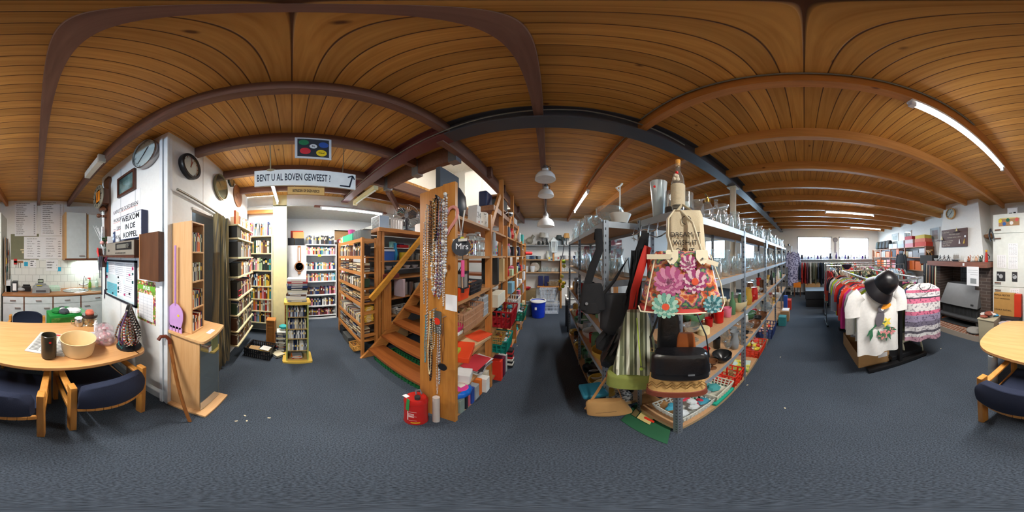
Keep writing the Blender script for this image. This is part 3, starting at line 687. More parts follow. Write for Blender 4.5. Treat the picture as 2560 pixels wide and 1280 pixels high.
sheetnote(.72,.90,.84,1.0,'faint grey note on the lowest door of the tall cupboard',rows=4)
for x0,x1,l_ in ((.99,1.16,'dark photo print of round gauges on the tall cupboard, the wider one'),(.76,.86,'dark photo print of one round gauge on the tall cupboard')):
    mm=MB().rod(((x0+x1)/2,YP+.003,1.22),((x0+x1)/2,YP+.004,1.22),.04,n=20).rod((x1-.03,YP+.003,1.25),(x1-.03,YP+.004,1.25),.02,n=16)
    thing('photo_print',l_,'photo',[('print',MB().box(x0,x1,YP,YP+.003,1.13,1.31),M('#2e3032',.6)),('gauge',mm,M('#a9adb0',.6))])
m=MB().box(.80,1.0,-3.0,-2.99,2.40,2.55,0);m.box(.90,.97,-2.99,-2.988,2.42,2.45,1).box(.83,.88,-2.99,-2.988,2.43,2.46,1)
thing('standing_card','white folded card standing on top of the tall cupboard','card',(m,[paper,ink]))

# ================================================================ TABLE AND CHAIRS
def roundpoly(pts,rs,n=6):
    out=[]
    for i,p in enumerate(pts):
        p=Vector((p[0],p[1]));a=Vector(pts[i-1][:2]);b=Vector(pts[(i+1)%len(pts)][:2]);r=rs[i]
        d1=(a-p).normalized();d2=(b-p).normalized();s=p+d1*r;e=p+d2*r
        for k in range(n+1):
            t=k/n;q=s*(1-t)**2+p*2*t*(1-t)+e*t*t;out.append((q.x,q.y))
    return out
poly=roundpoly([(.70,-1.20),(.10,-1.055),(-.45,-1.005),(-.86,-1.02),(-.72,-1.55),(-.66,-1.93),(0,-1.97),(.66,-1.98),(.74,-1.6)][::-1],[.2,.16,.3,.12,.2,.14,.2,.2,.12][::-1])
top=MB().prism(poly,.715,.742)
legs=[]
for x,y in ((.52,-1.19),(.50,-1.84),(-.745,-1.13),(-.60,-1.84)):legs.append(('leg',MB().rod((x,y,0),(x,y,.70),.04,n=20),M('#9fa6aa',.35,.3)))
thing('dining_table','boat-shaped beech table with round grey legs','table',[('tabletop',top,wood('#d9a670','#cb955c','X',.35,7,False)),('frame',MB().box(-.56,.46,-1.86,-1.82,.67,.714).box(-.56,.46,-1.60,-1.56,.67,.714),M('#9fa6aa',.4))]+legs,bevel=.004)
oak=wood('#c98f45','#b87a32','Z',.4,knots=False);navy=M('#1e263c',.9,bump=.25,sc=160)
def make_chair(label,loc,rz):
    parts=[]
    for sx in (-1,1):
        x=sx*.245
        parts.append(('leg',MB().hexa([(x-.02,-.03,0),(x+.02,-.03,0),(x+.02,.03,0),(x-.02,.03,0)],[(x-.02,-.045,.69),(x+.02,-.045,.69),(x+.02,.02,.69),(x-.02,.02,.69)]),oak))
        parts.append(('leg',MB().hexa([(x-.02,.43,0),(x+.02,.43,0),(x+.02,.48,0),(x-.02,.48,0)],[(x-.02,.41,.62),(x+.02,.41,.62),(x+.02,.46,.62),(x-.02,.46,.62)]),oak))
        parts.append(('side_rail',MB().bar((x,.0,.36),(x,.45,.40),.03,.05),oak))
        parts.append(('armrest',MB().bar((x,.0,.60),(x,.46,.64),.045,.025),oak))
    pts=[(-.225+.045*i,-.035-.05*math.sin(PI*i/10),.40) for i in range(11)];m=MB()
    for i in range(10):m.bar(pts[i],pts[i+1],.022,.05)
    parts.append(('back_rail',m,oak))
    rows=[];n=14
    for j in range(9):
        t=j/8;z=.47+.27*t;rr=[]
        for i in range(n+1):
            s=i/n*2-1;x=.222*s*(1-.10*max(0,t-.7)/.3*abs(s)**4);zz=z-.05*max(0,t-.6)/.4*abs(s)**3;rr.append((x,-.03-.05*(1-s*s)-.02*math.sin(PI*t),zz))
        rows.append(rr)
    m=MB().sheet(rows,-.05);parts.append(('backrest',m,navy))
    m=MB();rows=[[(-.222+.444*i/10,.02+.44*j/8,.455+.018*math.sin(PI*i/10)*math.sin(PI*j/8)) for i in range(11)] for j in range(9)]
    m.sheet(rows,.07);parts.append(('seat',m,navy))
    return thing('armchair',label,'chair',parts,loc=loc,rz=rz,bevel=.005)
make_chair('oak framed chair with navy cushion pushed under the table, nearest the clock wall',(-.44,-.90,0),PI-.04+.12)
make_chair('oak framed chair with navy cushion pushed under the table, on the fireplace side',(.215,-.86,0),PI-.16)
make_chair('oak framed navy chair on the kitchen side of the table, only its back showing',(.13,-2.36,0),-.05)
m=MB();mx=rotz(.1,(-.42,-2.2,0))
m.box(-.26,.26,-.13,.13,0,.80,0,mx);m.box(-.24,.24,.13,.135,.02,.77,1,mx)
parts=[('bag',m,[M('#1f8a3c',.5),ramp_mat('printed_leaves',[(0,'#1c3a20'),(.5,'#3f7a2c'),(1,'#a8c070')],(1,1,1),'noise',14,5,.5)])]
m=MB()
for i in range(9):m.ball((-.42+R.uniform(-.17,.17),-2.2+R.uniform(-.06,.06),.83),.07,1.2,1,.6,8,5,i%3)
parts.append(('contents',m,[paper,M('#40464c',.7),M('#1f7a3a',.6)]))
thing('shopping_bag','large green printed shopping bag full of things behind the table','bag',parts)
# on the table
TZ=.7425
m=MB().lathe([(.045,0),(.055,.01),(.058,.06),(.057,.225),(.052,.228),(.050,.22),(.050,.03),(.001,.025)],24)
thing('dark_vase','dark olive glazed cylinder vase with a red dot on the table','vase',[('vase',m,M('#37332a',.25,var=.15)),('price_dot',MB().rod((0,.0565,.18),(0,.0585,.18),.009,n=12),redm)],loc=(-.095,-1.20,TZ),rz=.08)
m=MB().lathe([(.10,0),(.115,.006),(.128,.05),(.14,.145),(.146,.158),(.138,.158),(.132,.14),(.12,.05),(.108,.012),(.001,.012)],36)
thing('mixing_bowl','cream coloured round bowl standing on the table','bowl',(m,M('#dcc496',.4)),loc=(-.325,-1.235,TZ))
m=MB().box(-.16,.16,-.21,.21,0,.006,0);t_=MB()
for i in range(14):
    for k in range(3):t_.box(-.14+k*.1,-.06+k*.1,.13-i*.023,.14-i*.023,.006,.0066)
r_=MB().box(-.05,.08,.16,.19,.006,.0068)
np_=thing('newspaper','folded newspaper with a red heading on the table behind the dark vase','newspaper',[('paper',m,M('#c9c8c2',.8)),('print',t_,M('#55585a',.8)),('heading',r_,redm)],loc=(-.13,-1.44,TZ),rz=PI-.35)
m=MB().box(-.13,.13,-.085,.085,0,.03,0).box(-.10,.0,-.06,.06,.03,.0308,1).box(.01,.11,-.06,.07,.03,.0308,2)
thing('picture_box','flat white box with a printed photo behind the cream bowl','box',(m,[M('#cdd0d4',.5),M('#b9b9bd',.6),M('#54483f',.6)]),loc=(-.50,-1.48,TZ),rz=-.25)
m=MB().lathe([(.045,0),(.055,.02),(.06,.06),(.05,.1),(.052,.105),(.001,.105)],18);h=MB().tube([(.055,0,.085),(.09,0,.08),(.085,0,.03),(.055,0,.03)],.005,6);h.tube([(-.055,0,.05),(-.09,0,.09)],.008,6)
thing('metal_teapot','small polished metal pot on the far edge of the table','pot',[('body',m,chrome),('handle',h,chrome)],loc=(-.49,-1.82,TZ))
m=MB().lathe([(.055,0),(.06,.01),(.085,.06),(.085,.12),(.08,.125)],22);l=MB().lathe([(.092,.12),(.095,.13),(.09,.15),(.001,.15)],22);f=MB()
for i in range(12):a_=i*.52;f.ball((.045*math.cos(a_),.045*math.sin(a_),.03+.03*(i%3)),.024,n=8,k=5,m=i%2)
thing('glass_canister','round glass canister with a dark lid and decorations at the table end','jar',[('jar',m,glass('#d6c8a0',.15)),('lid',l,M('#2b211c',.4)),('filling',f,[M('#b8701f',.5),M('#c49a2a',.5)])],loc=(-.615,-1.80,TZ))
m=MB();m.lathe([(.05,0),(.055,.02),(.04,.05),(.001,.06)],14)
thing('flower_bowl','orange and pink trinket bowl standing on the dark canister lid','ornament',(m,M('#d06a52',.4)),loc=(-.615,-1.80,TZ+.152))
m=MB().rod((0,0,0),(0,0,.13),.021,n=16);c_=MB().rod((0,0,.13),(0,0,.155),.014,n=12);b_=MB().rod((0,0,.0),(0,0,.03),.0215,n=16)
thing('spray_can','small white spray can with a red base behind the pink plastic bags','can',[('can',m,M('#d8dade',.3)),('cap',c_,white),('band',b_,redm)],loc=(-.60,-1.56,TZ))
for i,(x,y,s,c1,l_) in enumerate(((-.60,-1.34,.10,'#e0a9b0','clear plastic bag of pink trinkets beside the necklace stand'),(-.67,-1.50,.10,'#d89aa8','second clear plastic bag of pink trinkets, nearer the wall'))):
    m=MB().lathe([(s*.8,0),(s,s*.3),(s*.95,s*.9),(s*.6,s*1.2),(s*.2,s*1.4)],12);f=MB()
    for k in range(16):f.ball((R.uniform(-.6,.6)*s,R.uniform(-.6,.6)*s,R.uniform(.2,1)*s),s*.2,n=7,k=4,m=k%3)
    thing('trinket_bag',l_,'bag',[('bag',m,glass('#f0dfe4',.22,.12)),('trinkets',f,[M(c1,.5),M('#e8e0e0',.5),M('#c27b86',.5)])],loc=(x,y,TZ))
# necklace stand on the table
JS=(-.75,-1.17,TZ)
m=MB().rod((0,0,0),(0,0,.34),.012,n=10);m.lathe([(.09,0),(.09,.012),(.02,.02),(.001,.02)],20);m.tube([(-.06,-.07,.30),(-.03,-.035,.34),(0,0,.35),(.03,.035,.34),(.06,.07,.30)],.016,8)
thing('necklace_stand','dark stand loaded with bead necklaces at the table end by the wall','stand',(m,blackp),loc=JS).scale=(1.2,1.2,1.2)
def bead_loop(pts,r,mats,n=46,jit=.0,nseg=6,closed=False,big=None):
    """string of beads along a poly-line"""
    P=[Vector(p) for p in pts];L=[(P[i+1]-P[i]).length for i in range(len(P)-1)];T=sum(L);m=MB()
    for k in range(n):
        s=T*k/(n-1 if not closed else n);i=0
        while i<len(L)-1 and s>L[i]:s-=L[i];i+=1
        c=P[i].lerp(P[i+1],min(1,s/L[i] if L[i] else 0));rr=r*(1+jit*R.uniform(-1,1))
        if big and k%big==0:rr*=1.8
        m.ball(c,rr,n=nseg,k=4,m=k%len(mats))
    return m
NC=[('amber','#7a4a1e'),('black','#17171a'),('silver','#b9bcc2'),('white','#d9d6cd'),('turquoise','#3f8f95'),('brown','#4e3424'),('grey','#6d6f76'),('red','#a02a2a'),('gold','#b08a3a'),('purple','#5a3d66')]
NCD=dict(NC)
for i in range(20):
    c1=NC[i%10][0];c2=NC[(i*3+2)%10][0];a_=-.9+i*.12;ox=.075*math.cos(a_*2.2);dx=R.uniform(-.075,.075);dy=R.uniform(-.08,.06)
    tx=-.06+.12*i/19;z1=.345-abs(tx)*.5;low=R.uniform(.01,.10);s1=R.uniform(.02,.035)
    pts=[(tx,tx*1.1,z1+.012),(tx+s1+dx*.75,tx*1.1+.02+dy*.5,z1-.10),(tx+s1+dx,tx+.03+dy,low+.05),(tx+dx,tx+.035+dy,low),(tx-s1+dx,tx+dy,low+.05),(tx-s1+dx*.5,tx*1.1-.02+dy*.5,z1-.10),(tx,tx*1.1,z1+.012)]
    m=bead_loop(pts,R.uniform(.0055,.009),[0,1],52)
    thing('bead_necklace','%s and %s bead necklace on the table stand, %s from the left'%(c1,c2,NTH[i]),'necklace',(m,[M(NCD[c1],.3),M(NCD[c2],.3)]),loc=JS,group='necklaces on the table stand').scale=(1.2,1.2,1.2)

# ================================================================ THE CLOCK WALL (faces the room)
XW=-.93
def clock(label,c,nrm,right,r,depth,rim,face,hands=(1.3,3.6),ticks=True,rimw=.08,nums=None,facelab=None,oct=False,tc='#2a2c30'):
    """round wall clock; c = centre on the wall"""
    mx=plane_mx((0,0,0),right,nrm);n=8 if oct else 40
    def L(prof):
        q=MB();q.lathe(prof,n,(0,0,0),0,1,1,mx);return q
    ri=L([(r*.96,0),(r,depth*.3),(r,depth*.85),(r*.97,depth),(r*(1-rimw),depth),(r*(1-rimw)*.985,depth*.7)])
    fa=L([(.001,depth*.66),(r*(1-rimw)*.99,depth*.66)]);fa.f=[tuple(reversed(f)) for f in fa.f]
    parts=[('rim',ri,rim),('dial',fa,face)]
    tk=MB()
    if ticks:
        for i in range(60):
            a=i*PI/30;l=.14 if i%5==0 else .06;w=.012 if i%5==0 else .005;r1=r*(1-rimw)*.95;r0=r1-r*l
            tk.bar(mx @ Vector((r0*math.sin(a),r0*math.cos(a),depth*.69)),mx @ Vector((r1*math.sin(a),r1*math.cos(a),depth*.69)),w*r*2.2,.0015,up=tuple(nrm))
    else:
        for i in range(12):
            a=i*PI/6;r1=r*.82;r0=r1-r*.14;tk.bar(mx @ Vector((r0*math.sin(a),r0*math.cos(a),depth*.69)),mx @ Vector((r1*math.sin(a),r1*math.cos(a),depth*.69)),.07*r,.0015,up=tuple(nrm))
    parts.append(('hour_marks',tk,M(tc,.5)))
    for nm,ang,ln,w in (('hour_hand',hands[0]*PI/6,.5,.05),('minute_hand',hands[1]*PI/6,.78,.035)):
        h=MB();h.bar(mx @ Vector((-math.sin(ang)*r*.12,-math.cos(ang)*r*.12,depth*.74)),mx @ Vector((r*ln*math.sin(ang),r*ln*math.cos(ang),depth*.74)),w*r,.003,up=tuple(nrm));parts.append((nm,h,M(tc,.4)))
    parts.append(('glass',L([(r*.9,depth*.93),(.001,depth*.97)]),glass('#f4fafa',.0,.05,.08)))
    return thing('wall_clock',label,'clock',parts,loc=c)
clock('large white wall clock with a steel rim at the top of the clock wall',(XW,-1.125,2.64),(1,0,0),(0,1,0),.168,.07,M('#a09a98',.25,.9),M('#e9eceb',.5),(1.4,7.6),rimw=.05)
# framed photo
def framed(label,x0,x1,z0,z1,pos,nrm,right,fw,fmat,img,depth=.02,cat='picture',name='framed_picture',mount=None,pane=True):
    """a = start along right"""
    w=abs(x1-x0);h=z1-z0;mx=plane_mx((0,0,0),right,nrm)
    f=MB();f.box(0,w,0,fw,0,depth,0,mx).box(0,w,h-fw,h,0,depth,0,mx).box(0,fw,fw,h-fw,0,depth,0,mx).box(w-fw,w,fw,h-fw,0,depth,0,mx)
    parts=[('frame',f,fmat)]
    if mount:parts.append(('mount',MB().box(fw,w-fw,fw,h-fw,0,depth*.4,0,mx),mount));g=min(w,h)*.14
    else:g=0
    parts.append(('image',MB().box(fw+g,w-fw-g,fw+g,h-fw-g,0,depth*.45,0,mx),img))
    if pane:parts.append(('glass',MB().box(fw,w-fw,fw,h-fw,depth*.7,depth*.72,0,mx),glass('#eef4f6',.0,.05,.1)))
    return thing(name,label,cat,parts,loc=pos)
framed('dark framed grey-green photograph of a canal under the white clock',0,.35,0,.26,(XW,-1.66,2.30),(1,0,0),(0,1,0),.028,darkwood,ramp_mat('canal_photo',[(.3,'#2f4a44'),(.5,'#6f8f8c'),(.7,'#a8bfc0')],(1,1,1),'noise',7,5,.4),.03)
# paper notice behind the light box
s=thing('paper_notice','handwritten paper notice about broken goods behind the light box','notice',[('sheet',MB().box(XW,XW+.002,-1.83,-1.25,1.78,2.29),paper),('underline',MB().box(XW+.002,XW+.003,-1.66,-1.29,2.112,2.116).box(XW+.002,XW+.003,-1.80,-1.45,2.005,2.009).box(XW+.002,XW+.003,-1.80,-1.62,1.905,1.909),M('#cc6a60',.7))])
for i,t_ in enumerate(('KAPOTTE GOEDEREN','WORDEN NIET','—  DER','TERUG')):
    text(t_,.062,ink,s,(XW+.0025,-1.80,2.12-i*.105),(0,1,0),(1,0,0),name='handwriting',sx=.85)
# light box
m=MB().box(XW+.003,XW+.072,-1.50,-1.13,1.765,2.02);f=MB().box(XW+.072,XW+.075,-1.492,-1.138,1.772,2.013)
r_=MB().box(XW+.075,XW+.078,-1.492,-1.138,1.848,1.853).box(XW+.075,XW+.078,-1.492,-1.138,1.93,1.935)
s=thing('light_box','light box sign reading welkom in de koppel on the radio','sign',[('box',m,M('#2a3150',.5)),('panel',f,M('#dfe8ee',.4)),('rail',r_,white)])
for i,t_ in enumerate(('WELKOM','IN DE','KOPPEL')):text(t_,.075,ink,s,(XW+.076,-1.315,1.952-i*.083),(0,1,0),(1,0,0),'CENTER',sx=.95,bold=.001)
# shelf with the radio
thing('wall_shelf','narrow brown wall shelf carrying the old radio','shelf',(MB().box(XW,-.79,-1.99,-1.15,1.585,1.605).box(XW,-.81,-2.0,-1.985,1.45,1.70),darkwood))
m=MB().box(XW+.004,-.80,-1.74,-1.16,1.606,1.745);fr=MB().box(-.80,-.797,-1.735,-1.165,1.612,1.74)
sc_=MB().box(-.797,-.794,-1.50,-1.20,1.66,1.73);tn_=MB().box(-.794,-.793,-1.47,-1.29,1.675,1.715);kn=MB().rod((-.794,-1.245,1.695),(-.775,-1.245,1.695),.022,n=18)
k2=MB()
for i in range(7):k2.rod((-.797,-1.49+i*.03,1.63),(-.787,-1.49+i*.03,1.63),.006,n=8)
k2.rod((-.797,-1.66,1.66),(-.79,-1.66,1.66),.014,n=14)
thing('old_radio','old silver tuner radio with a dark dial on the brown shelf','radio',[('case',m,M('#4a3a30',.5)),('front',fr,M('#a59e92',.35,.5)),('dial',sc_,blackp,None,[('scale',tn_,M('#6b6a62',.4))]),('tuning_knob',kn,chrome),('button',k2,M('#4e4a46',.4))])
m=MB().box(-.90,-.80,-1.62,-1.615,1.746,1.86,0).box(-.90,-.80,-1.615,-1.612,1.746,1.86,1)
mx=plane_mx((-.835,-1.60,1.747),(.25,1,0),(1,-.25,0));m=MB().box(-.045,.045,0,.12,0,.006,0,mx);n=MB();n.lathe([(.001,.007),(.022,.007)],14,(0,.055,.0),0,1,1,mx);n.ball(tuple(mx @ Vector((0,.085,.006))),.014,n=8,k=5).ball(tuple(mx @ Vector((-.01,.04,.006))),.017,n=8,k=5)
thing('angel_card','small dark blue card with a pale figure standing on the radio','card',[('card',m,M('#22355e',.5)),('figure',n,M('#b9cbe4',.6))])
thing('white_card','blank white folded card at the left end of the radio','card',(MB().box(-.90,-.81,-1.73,-1.725,1.746,1.83),paper))
# brown board
thing('brown_board','dark brown wooden flap board on the wall beside the radio','board',[('board',MB().box(XW,-.845,-1.135,-.905,1.40,1.79),wood('#5e3a22','#4e2e1a','Z',.4,knots=False)),('edge',MB().box(XW+.01,-.84,-1.147,-1.136,1.40,1.79),M('#a8744e',.5)),('hinge',MB().box(XW+.01,-.90,-.915,-.907,1.79,1.82),steel)])
# whiteboard
m=MB();y0,y1,z0,z1=-2.02,-1.295,1.075,1.555
m.box(XW,XW+.018,y0,y1,z0,z0+.022).box(XW,XW+.018,y0,y1,z1-.022,z1).box(XW,XW+.018,y0,y0+.022,z0,z1).box(XW,XW+.018,y1-.03,y1,z0,z1)
parts=[('frame',m,M('#1d1f2c',.4)),('board',MB().box(XW,XW+.008,y0+.02,y1-.02,z0+.02,z1-.02),M('#cfe0e4',.3))]
for (a,b,c_,d_,col) in ((-1.93,-1.74,1.37,1.53,'#e4e8ee'),(-1.73,-1.52,1.34,1.53,'#dbe2ea'),(-1.51,-1.34,1.30,1.53,'#e6eaf0'),(-1.995,-1.93,1.38,1.52,'#2aa4c8'),(-1.97,-1.70,1.11,1.26,'#62b8c8'),(-1.69,-1.56,1.14,1.33,'#e9ecf2'),(-1.55,-1.34,1.12,1.29,'#e4e8ee')):
    parts.append(('paper',MB().box(XW+.008,XW+.010,a,b,c_,d_),M(col,.8)))
    if col not in ('#2aa4c8',):
        mm=MB()
        for i in range(int((d_-c_)/.022)-1):mm.box(XW+.010,XW+.0108,a+.015,b-.02-R.uniform(0,.05),d_-.02-i*.022,d_-.016-i*.022)
        parts.append(('print',mm,M('#8a90a0',.8)))
for i in range(18):
    y=R.choice([-1.97,-1.9,-1.8,-1.66,-1.52,-1.42,-1.36]);z=R.uniform(z0+.05,z1-.05)
    parts.append(('magnet',MB().rod((XW+.01,y,z),(XW+.018,y,z),.011,n=10),M(['#c83a78','#1f5b5c','#1b1d28'][i%3],.4)))
thing('notice_board','black framed magnetic board covered in papers and magnets','notice board',parts)
# calendar
m=MB().box(XW,XW+.003,-1.29,-1.03,.965,1.37);t_=MB().box(XW+.003,XW+.004,-1.27,-1.06,.99,1.25);g_=MB().box(XW+.003,XW+.0045,-1.285,-1.035,1.285,1.33)
gl_=MB()
for i in range(8):gl_.box(XW+.004,XW+.0046,-1.265,-1.065,1.0+i*.03,1.0015+i*.03)
for i in range(4):gl_.box(XW+.004,XW+.0046,-1.25+i*.055,-1.2485+i*.055,.995,1.24)
cal=thing('wall_calendar','supermarket wall calendar with a fruit picture, beside the notice board','calendar',[('backing',m,ramp_mat('fruit_print',[(0,'#6f8f2c'),(.35,'#c85a3a'),(.55,'#e8cfa8'),(.8,'#8a2f5a'),(1,'#3f6a2a')],(1,1,1),'voronoi',55,3,.6,'CONSTANT')),('band',g_,M('#6fae3a',.6)),('month_sheet',t_,paper),('grid_line',gl_,M('#9aa0ae',.8))])
text('PLUS',.045,paper,cal,(XW+.0048,-1.15,1.292),(0,1,0),(1,0,0),'CENTER',bold=.001)
m=MB().box(XW,XW+.012,-1.27,-1.21,1.43,1.51);n=MB().rod((XW+.012,-1.24,1.47),(XW+.018,-1.24,1.47),.018,n=16)
thing('wall_socket','white wall socket between the notice board and the brown board','socket',[('plate',m,M('#dfdcd2',.4)),('socket_face',n,M('#bdbab0',.4))])
m=MB().rod((XW+.01,-2.06,1.0),(XW+.01,-2.06,1.13),.007,n=8)
thing('marker_pen','dark marker pen clipped to the wall left of the notice board','pen',(m,M('#3a3048',.4)))
# flowers, scissors, straps at the end of the shelf
m=MB().lathe([(.03,0),(.045,.03),(.04,.1),(.045,.12)],16);f=MB();st=MB()
for i in range(10):
    a_=i*.63;p=Vector((.05*math.cos(a_),.05*math.sin(a_),.16+.03*(i%3)));st.rod((0,0,.05),p,.002,n=5)
    if i%3==0:f.ball(p,.03,1,1,.8,10,6,0)
    else:f.ball(p,.024,1,1,.5,6,4,1)
thing('flower_jar','glass jar with pink artificial roses at the end of the brown shelf','flowers',[('jar',m,glass()),('stem',st,M('#2f4a2a',.7)),('blossom',f,[M('#d9a3a0',.7),M('#2c4a2c',.8)])],loc=(-.85,-1.86,1.606))
m=MB()
for i in range(6):m.tube([(0,0,0),(R.uniform(-.03,.03),R.uniform(-.08,.02),.2),(R.uniform(-.06,.08),R.uniform(-.22,.06),.38+R.uniform(-.05,.05))],.0022,4)
thing('white_twigs','spray of thin white decorative twigs beside the ornate clock','twigs',(m,paper),loc=(-.85,-1.93,1.606))
m=MB().tube([(-.80,-1.97,1.60),(-.79,-2.0,1.66),(-.79,-1.985,1.70),(-.785,-1.96,1.64),(-.79,-1.95,1.59)],.012,6)
thing('red_scissors','red handled scissors hanging from the end of the brown shelf','scissors',[('handle',m,M('#cc2222',.4)),('blade',MB().rod((-.79,-1.97,1.60),(-.79,-1.985,1.50),.006,.002,6),chrome)])
m=MB()
for i in range(4):m.tube([(-.785,-1.92+i*.035,1.60),(-.775,-1.92+i*.035,1.5),(-.78,-1.915+i*.03,1.42-.1*(i%2)-.2*(i==3))],.006,5)
thing('key_bunch','dark cords and key rings hanging under the brown shelf','keys',(m,M('#3a3c46',.6)))
m=MB().tube([(-.785,-1.70,1.59),(-.775,-1.73,1.56),(-.775,-1.70,1.53),(-.775,-1.67,1.56)],.008,6,0,True)
thing('purple_scissors','purple handled scissors hanging above the notice board','scissors',(m,M('#6a2340',.4)))
# ornate clock
cy=-1.95
bb=MB().prism(roundpoly([(-.07,0),(.07,0),(.07,.86),(.11,.93),(.07,1.0),(-.07,1.0),(-.11,.93),(-.07,.86)],[.02,.02,.03,.05,.04,.04,.05,.03]),0,.03,0,plane_mx((XW,cy,1.72),(0,1,0),(1,0,0)))
body=MB().box(XW+.03,-.79,cy-.09,cy+.09,2.29,2.50)
mx=plane_mx((-.79,cy,2.40),(0,1,0),(1,0,0));ring=MB().lathe([(.165,0),(.165,.012),(.155,.018),(.105,.018),(.10,.008),(.165,0)],40,(0,0,0),0,1,1,mx)
inn=MB().lathe([(.105,.006),(.001,.006)],30,(0,0,0),0,1,1,mx);sq=MB().box(-.06,.06,-.075,.075,.008,.012,0,mx)
hd=MB().bar(mx @ Vector((0,0,.02)),mx @ Vector((.02,.06,.02)),.008,.003,up=(1,0,0)).bar(mx @ Vector((0,0,.02)),mx @ Vector((-.01,-.05,.02)),.01,.003,up=(1,0,0))
nm=MB()
for i in range(12):a_=i*PI/6;nm.bar(mx @ Vector((.115*math.sin(a_),.115*math.cos(a_),.02)),mx @ Vector((.148*math.sin(a_),.148*math.cos(a_),.02)),.01,.002,up=(1,0,0))
br=MB().bar((XW+.03,cy,2.13),(-.80,cy,2.13),.03,.03).ball((-.79,cy,2.13),.03);br.lathe([(.05,0),(.06,.02),(.03,.07),(.001,.09)],14,(-.85,cy,2.20))
wt=[('weight',MB().rod((-.86+k*.03,cy-.05+k*.07,1.73),(-.86+k*.03,cy-.05+k*.07,1.98),.02,n=14).rod((-.86+k*.03,cy-.05+k*.07,1.98),(-.86+k*.03,cy-.05+k*.07,2.29),.0015,n=4),chrome) for k in range(2)]
dk=wood('#6a3f26','#54301c','Z',.4,knots=False)
thing('ornate_clock','dark carved wooden weight-driven clock with an orange dial','clock',[('backboard',bb,dk),('case',body,dk),('dial_ring',ring,M('#8f8a78',.35,.5),None,[('numeral',nm,ink)]),('dial',inn,M('#2c2018',.6)),('dial_plate',sq,M('#c7771f',.4)),('hands',hd,ink),('bracket',br,dk)]+wt)
# curtain-rail wall: clocks and plates
YN=-.88
def on_n(px,py):return at(px,py,y=YN)
p=on_n(470,418);clock('black rimmed wall clock left of the closet opening',(p.x,YN,p.z),(0,1,0),(-1,0,0),.145,.05,blackp,M('#e4e2dc',.5),(12.7,.2),False,.2,tc='#a33a34')
p=on_n(549,468);clock('round brass coloured metal clock with a mirrored dial',(p.x,YN,p.z),(0,1,0),(-1,0,0),.185,.04,M('#8c8466',.3,.8),M('#6f6a50',.25,.7),(10.2,2.1),False,.06,tc='#2c2a20')
p=on_n(575,451);clock('eight-sided dark painted wall clock high beside the beam',(p.x,YN,p.z),(0,1,0),(-1,0,0),.115,.03,M('#1e2a28',.5),ramp_mat('old_dial',[(0,'#3a4030'),(.5,'#8a6a3a'),(1,'#5a3a2a')],(1,1,1),'noise',12,4,.5),(8,1),False,.14,oct=True)
p=on_n(593,490);mx=plane_mx((p.x,YN,p.z),(-1,0,0),(0,1,0))
m=MB();m.lathe([(.19,0),(.2,.02),(.18,.025),(.13,.012),(.12,.018),(.06,.012),(.05,.02),(.001,.014)],32,(0,0,0),0,1,1,mx)
thing('wall_plate','round carved brown wooden plate on the wall right of the clocks','plate',(m,wood('#8a5a30','#6a3f1e','X',.5)))
m=MB().rod((-1.0,YN+.03,2.17),(-1.86,YN+.03,2.11),.012,n=10)
thing('curtain_rail','thin metal curtain rail above the closet opening','rail',(m,M('#8f8a80',.35,.7)))
rows=[]
for j in range(24):
    z=2.08-2.03*j/23;rows.append([(-1.60-.36*i/44-.02*math.sin(j*.15),YN+.05+.045*math.sin(i*1.15+j*.05)+.015*math.sin(i*.4+j*.2),z) for i in range(45)])
curt=ramp_mat('striped_curtain',[(0,'#8a856c'),(.36,'#a39a7c'),(.43,'#5a6266'),(.5,'#b0a580'),(.56,'#6c7274'),(.62,'#cdbd8c'),(.7,'#77735f')],(14,.0,.0),'noise',2.2,2,.9)
thing('curtain','long grey and tan striped curtain gathered beside the closet opening','curtain',(MB().sheet(rows,.003),curt))
# inside the closet
m=MB()
for x in (-1.45,-1.75):m.bar((x,-1.6,.0),(x,-1.25,1.7),.03,.04)
for i in range(7):m.box(-1.75,-1.45,-1.58+i*.045,-1.52+i*.045,.22+i*.22,.24+i*.22)
thing('step_ladder','wooden step ladder leaning inside the dark closet','ladder',(m,M('#8a7046',.6)))
m=MB().box(-1.84,-1.5,-2.05,-1.99,0,1.75);thing('closet_board','grey board stored behind the ladder in the closet','board',(m,M('#8d9082',.7)))

# beech cabinets in front of that wall
m=MB();X0,X1,Y0,Y1=-1.245,-.94,-.87,-.60
bd=MB().box(X1-.018,X1,Y0,Y1,.04,.965).box(X0,X0+.018,Y0,Y1,.04,.965).box(X0,X1,Y0,Y0+.01,.04,.965)
for z in (.28,.51,.74):bd.box(X0+.018,X1-.018,Y0+.01,Y1-.02,z,z+.015)
thing('glass_door_cabinet','low beech cabinet with a clear glass door beside the corner','cabinet',[('body',bd,beechZ),('top',MB().prism(roundpoly([(X0-.03,Y0-.0),(X1+.035,Y0),(X1+.05,Y1+.06),(X1-.1,Y1+.075),(X0-.0,Y1+.05)],[.01,.02,.03,.1,.02]),.965,.99),beechX),
     ('foot',MB().box(X0-.03,X1+.04,Y0,Y1+.07,0,.03),beechX),('door',MB().box(X0+.004,X1-.006,Y1,Y1+.005,.045,.96),glass('#9fb4b4',.12)),('label',MB().box(-1.10,-1.06,Y1+.005,Y1+.007,.78,.83),paper)],bevel=.003)
thing('price_tag','small white price tag lying on top of the low beech cabinet','tag',(MB().box(-1.11,-1.03,-.60,-.565,.991,.993),paper))
tx0,tx1,ty0,ty1=-1.13,-.955,-.865,-.675
m=MB().box(tx1-.012,tx1,ty0,ty1,.992,1.86).box(tx0,tx0+.012,ty0,ty1,.992,1.86).box(tx0,tx1,ty0,ty0+.006,.992,1.86)
for z in (.992,1.19,1.40,1.62,1.845):m.box(tx0+.012,tx1-.012,ty0+.006,ty1,z,z+.012)
